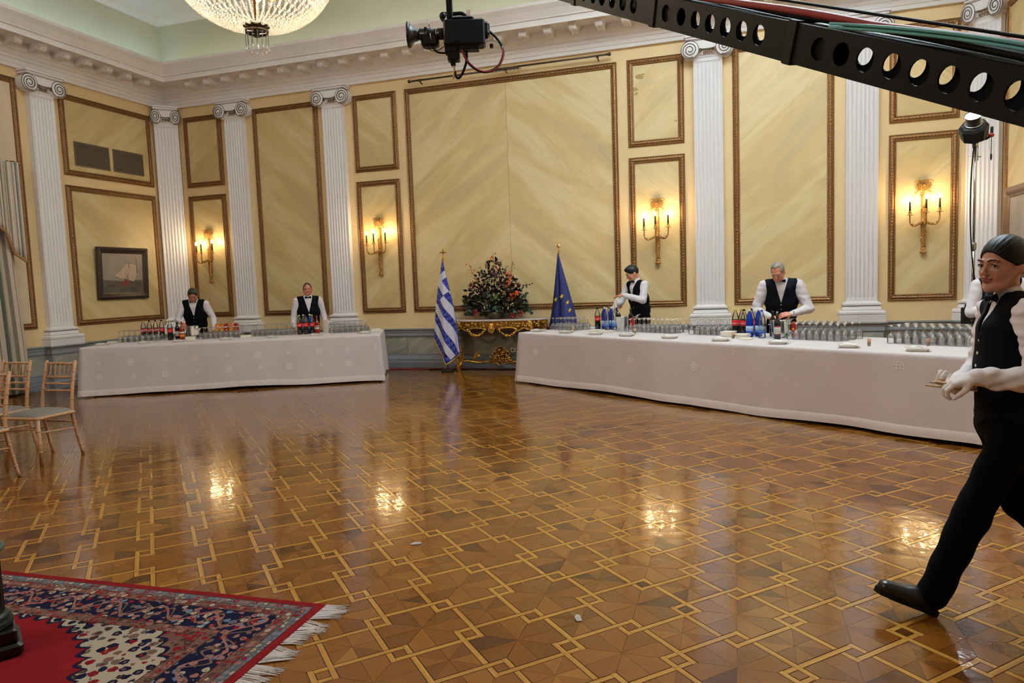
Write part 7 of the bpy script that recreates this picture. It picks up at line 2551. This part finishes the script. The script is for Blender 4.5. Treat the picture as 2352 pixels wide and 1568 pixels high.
secs = [(-0.75, 0.795, [-0.59, -0.495, -0.40, -0.305, -0.21, -0.115, -0.02, 0.077, 0.170, 0.265, 0.360, 0.460, 0.557], [0.655]),
        (0.795, 1.72, [0.961, 1.062, 1.164, 1.267, 1.372, 1.480], [1.605]),
        (1.72, 2.60, [1.90, 2.01, 2.125, 2.24, 2.345], [2.46]), (2.60, 3.55, [2.78, 2.88, 2.98, 3.08, 3.18, 3.28], [3.42]), (3.55, 4.5, [3.72, 3.82, 3.92, 4.02, 4.12, 4.22], [4.36]), (4.5, BL, [4.7, 4.8, 4.9, 5.0, 5.1], [])]
for x0, x1, hs, bl in secs:
    def sec(m):
        plate(m, x0, x1, hs, WW, bl); plate(m, x0, x1, hs, -WW, bl)
        for z in (-HH, HH):
            m.add([BM @ Vector(p) for p in ((x0, -WW, z), (x1, -WW, z), (x1, WW, z), (x0, WW, z))], [(0, 1, 2, 3)], False)
    part('boom_section', M['boom'], t, sec)
for x in (0.795, 1.72, 2.60, 3.55, 4.5):
    part('collar', M['black'], t, lambda m: m.bbox((x - 0.028, -WW - 0.006, -HH - 0.006), (x + 0.020, WW + 0.006, HH + 0.006), 0.004, BM))
bd = lambda x, y, z: BM @ Vector((x, y, z))
part('cable_bundle', M['rubber'], t, lambda m: [m.tube([bd(x, o + 0.008 * sin(x * 5 + o * 90), HH + 0.012 + 0.008 * abs(sin(x * 3.1 + o * 40))) for x in np.linspace(-0.75, 5.3, 60)], 0.010, 6) for o in (-0.030, -0.008, 0.012)])
part('red_cable', M['redcable'], t, lambda m: m.tube([bd(x, 0.038, HH + 0.020 + 0.022 * max(0, sin((0.45 - x) * 3.0)) + 0.012 * sin(x * 2.2) ** 2) for x in np.linspace(-0.75, 2.4, 50)], 0.011, 8))
part('teal_cable', M['teal'], t, lambda m: [m.tube([bd(x, 0.054, HH + 0.006 + o + 0.03 * sin(max(0, 0.62 - x) * 2.6 + 0.2 * o)) for x in np.linspace(-0.1, 0.62, 24)], 0.0045, 6) for o in (0.0, 0.010)])
part('crane_head_bracket', M['black'], t, lambda m: m.bbox((BL - 0.03, -0.08, -0.12), (BL + 0.09, 0.08, 0.10), 0.01, BM))
w0, w1 = Vector((11.887, -10.116, 2.058)) - B1, Vector((11.410, -9.465, 2.443)) - B1
part('tension_wire', M['rubber'], t, lambda m: m.tube([w0 - (w1 - w0) * 0.9, w0, w1, w1 + (w1 - w0) * 4.5], 0.0045, 8))

# ---- remote TV camera hanging from the crane
t = thing('tv_camera', 'black television camera hanging from the crane in front of the cornice', 'tv camera', (8.987, -6.398, 3.618), RAD(17.6))
u = 0.003647
PX = lambda a, b, y=0.0: Vector(((a - 1035) * u, y, (80 - b) * u))
part('post', M['black'], t, lambda m: (m.bbox((-0.026, -0.026, 0.12), (0.026, 0.026, 0.56), 0.004), m.bbox((-0.06, -0.06, 0.44), (0.06, 0.06, 0.57), 0.01)))
part('body', M['black'], t, lambda m: (m.bbox((-0.055, -0.075, -0.105), (0.29, 0.075, 0.105), 0.014), m.bbox((0.02, -0.07, 0.10), (0.20, 0.07, 0.128), 0.012), m.bbox((0.27, -0.06, -0.03), (0.33, 0.06, 0.085), 0.02), m.bbox((-0.05, -0.055, -0.155), (0.06, 0.055, -0.10), 0.006)))
part('top_handle', M['black'], t, lambda m: m.tube(bez([PX(1018, 33), PX(1040, 34), PX(1064, 34), PX(1078, 46), PX(1084, 52)], 5), 0.017, 8))
part('viewfinder_knob', M['black'], t, lambda m: (m.ball(tuple(PX(1020, 42, -0.05)), 0.03, 8, 6), m.tube([PX(1016, 46, -0.05), PX(1024, 56, -0.05)], 0.015, 7)))
Lx = Matrix.Translation(PX(1020, 77)) @ Matrix.Rotation(-pi / 2, 4, 'Y')
part('lens', M['blackg'], t, lambda m: m.lathe([(0.042, 0.0), (0.048, 0.01), (0.048, 0.05), (0.043, 0.055), (0.043, 0.10), (0.052, 0.105), (0.052, 0.15), (0.045, 0.16), (0.050, 0.20), (0.036, 0.21)], 22, M=Lx))
part('lens_servo', M['black'], t, lambda m: (m.bbox((-0.245, -0.06, -0.10), (-0.10, 0.06, -0.01), 0.02), m.box((-0.215, -0.05, 0.0), (-0.195, -0.03, 0.055))))
part('lens_hood', M['blackg'], t, lambda m: m.lathe([(0.040, 0.20), (0.055, 0.235), (0.058, 0.25), (0.075, 0.265), (0.102, 0.285), (0.106, 0.305), (0.102, 0.305), (0.070, 0.28), (0.035, 0.26)], 28, M=Lx))
part('lens_trim', M['steel'], t, lambda m: (m.lathe([(0.0435, 0.06), (0.0445, 0.06), (0.0445, 0.064), (0.0435, 0.064)], 22, M=Lx, closed=True), m.tube([PX(986, 50, -0.05), PX(989, 66, -0.06)], 0.004, 6), m.tube([PX(989, 80, -0.062), PX(992, 96, -0.062)], 0.004, 6)))
part('mount', M['black'], t, lambda m: (m.bbox((-0.03, -0.05, -0.215), (0.07, 0.05, -0.15), 0.006), m.bbox((-0.008, -0.03, -0.25), (0.032, 0.03, -0.21), 0.004)))
part('underside_plate', M['black'], t, lambda m: m.bbox((0.06, -0.05, -0.135), (0.235, 0.05, -0.10), 0.004))
part('note_tag', M['winelabel'], t, lambda m: m.box(PX(1074, 44, -0.04), PX(1083, 30, -0.037)))
part('small_plug', M['black'], t, lambda m: m.bbox(tuple(PX(1124, 112, -0.02)), tuple(PX(1132, 104, 0.02)), 0.004))
part('cable_loop', M['rubber'], t, lambda m: m.tube(bez([PX(1118, 72, -0.02), PX(1138, 90, -0.02), PX(1151, 110, -0.02), PX(1154, 130, -0.02), PX(1143, 154, -0.02), PX(1122, 166, -0.02), PX(1100, 165, -0.02), PX(1078, 150, -0.02), PX(1066, 130, -0.02), PX(1060, 112, -0.02)], 5), 0.011, 7))
part('red_cable', M['redcable'], t, lambda m: m.tube(bez([PX(1058, 112, -0.04), PX(1072, 142, -0.04), PX(1096, 163, -0.04), PX(1118, 168, -0.04), PX(1140, 160, -0.04), PX(1153, 136, -0.035), PX(1152, 112, -0.03)], 5), 0.0055, 6))
part('teal_cable', M['teal'], t, lambda m: m.tube(bez([PX(1116, 101, -0.03), PX(1128, 98, -0.03), PX(1142, 103, -0.03), PX(1151, 118, -0.03)], 5), 0.003, 5))
part('drop_cable', M['rubber'], t, lambda m: m.tube(bez([PX(1070, 115), PX(1069, 140), PX(1060, 164), PX(1050, 177), PX(1043, 172), PX(1042, 162)], 5), 0.011, 7))
part('hanging_plug', M['cork'], t, lambda m: (m.tube([PX(1039, 142), PX(1040, 158), PX(1039, 170), PX(1037, 179)], [0.008, 0.010, 0.010, 0.005], 7)))
part('lens_cable', M['rubber'], t, lambda m: (m.tube(bez([PX(992, 104, -0.03), PX(998, 116, -0.04), PX(1008, 122, -0.04), PX(1024, 122, -0.02)], 5), 0.008, 6), m.tube(bez([PX(982, 105, -0.03), PX(990, 117, -0.04), PX(1010, 117, -0.06), PX(1030, 107, -0.08), PX(1056, 99, -0.08)], 5), 0.0035, 5)))

# ---- LED spotlight on a stand in the right corner
t = thing('spotlight_stand', 'chrome stand with a black LED spotlight pointing up in the right corner', 'spotlight', (13.885, -2.55, 0), RAD(17.6))
part('pole', M['steel'], t, lambda m: (m.tube([(0, 0, 0.25), (0, 0, 1.15)], 0.020, 12), m.tube([(0, 0, 1.1), (0, 0, 1.78)], 0.017, 12), m.tube([(0, 0, 1.7), (0, 0, 2.92)], 0.013, 12), m.lathe([(0.026, 1.72), (0.028, 1.73), (0.028, 1.79), (0.024, 1.80)], 12), m.lathe([(0.028, 1.08), (0.030, 1.09), (0.030, 1.17), (0.024, 1.18)], 12)))
for k in range(3):
    a = 2 * pi * k / 3 + 0.3
    part('leg', M['steel'], t, lambda m: (m.tube([(0.02 * cos(a), 0.02 * sin(a), 0.75), (0.45 * cos(a), 0.45 * sin(a), 0.012)], 0.011, 8), m.tube([(0.02 * cos(a), 0.02 * sin(a), 0.30), (0.24 * cos(a), 0.24 * sin(a), 0.37)], 0.008, 6)))
part('clamp', M['steel'], t, lambda m: (m.tube([(-0.03, 0, 2.72), (-0.03, 0, 2.93)], 0.006, 6), m.tube([(0.03, 0, 2.74), (0.03, 0, 2.93)], 0.006, 6), m.tube([(-0.06, 0, 2.80), (0.06, -0.01, 2.78)], 0.006, 6), m.lathe([(0.03, 2.90), (0.032, 2.91), (0.032, 2.95), (0.026, 2.96)], 12)))


def yoke(m):
    m.bbox((-0.055, -0.02, 2.955), (0.075, 0.02, 2.985), 0.006)
    m.tube(bez([(-0.05, 0, 2.97), (-0.12, 0, 3.0), (-0.15, 0, 3.06), (-0.15, 0, 3.13)], 5), 0.015, 8)
    m.tube(bez([(0.07, 0, 2.975), (0.13, 0, 2.99), (0.18, 0, 3.03), (0.185, 0, 3.12)], 5), 0.015, 8)
part('yoke', M['black'], t, yoke)
part('yoke_knob', M['red'], t, lambda m: (m.ball((0.165, -0.02, 3.02), 0.032, 8, 6, sc=(1.2, 0.7, 0.8)), m.ball((-0.085, -0.09, 3.10), 0.016, 8, 6, sc=(1.6, 0.6, 1))))
hd = Vector((-0.42, -0.55, 0.72)).normalized()
HM = frame((-0.02, 0, 3.075), hd, (0, -1, 0))


def lampbody(m):
    pts = []
    for z, r in ((-0.10, 0.11), (-0.08, 0.135), (0.06, 0.150), (0.09, 0.125), (0.10, 0.085)):
        pts.append((r, z))
    m.lathe(pts, 8, M=HM, smooth=False)
part('lamp_body', M['black'], t, lampbody)
part('lamp_ring', M['steel'], t, lambda m: m.lathe([(0.088, 0.10), (0.096, 0.105), (0.096, 0.112), (0.085, 0.115)], 24, M=HM))
part('reflector', M['blackg'], t, lambda m: m.lathe([(0.062, 0.10), (0.066, 0.13), (0.082, 0.20), (0.088, 0.215), (0.084, 0.215), (0.06, 0.14), (0.05, 0.12)], 24, M=HM))
M['ledface'] = plain('lit_led_face', (0.9, 0.93, 1), 0.3, var=0, emit=(0.86, 0.92, 1.0), estr=22.0)
part('led_face', M['ledface'], t, lambda m: m.lathe([(0.0, 0.205), (0.080, 0.205)], 24, M=HM))
part('power_cable', M['rubber'], t, lambda m: m.tube(bez([(-0.03, -0.03, 2.95), (-0.06, -0.03, 2.6), (-0.065, -0.03, 2.1), (-0.03, -0.03, 1.6), (0.03, -0.03, 1.25), (0.10, -0.03, 1.12), (0.13, -0.04, 1.0)], 6), 0.008, 6))
part('safety_cord', M['rubber'], t, lambda m: (m.tube([(0.185, 0, 3.02), (0.183, 0, 2.82)], 0.004, 5), m.lathe([(0.004, 2.74), (0.010, 2.76), (0.010, 2.80), (0.004, 2.82)], 8, c=(0.183, 0, 0))))
bx = part('ballast', M['black'], t, lambda m: m.bbox((-0.155, -0.10, 0.86), (0.03, -0.022, 1.055), 0.008))
part('carry_handle', M['black'], bx, lambda m: m.tube(bez([(-0.12, -0.06, 1.05), (-0.115, -0.06, 1.085), (-0.06, -0.06, 1.10), (-0.01, -0.06, 1.09), (0.0, -0.06, 1.05)], 5), 0.010, 7))
part('logo_mark', M['ink'], bx, lambda m: (m.tube([(-0.075, -0.102, 0.985), (-0.062, -0.102, 1.005)], 0.004, 5), m.tube([(-0.062, -0.102, 1.005), (-0.049, -0.102, 0.985)], 0.004, 5)))
part('power_button', M['red'], bx, lambda m: m.ball((-0.075, -0.10, 0.90), 0.010, 8, 6, sc=(1, 0.5, 1)))
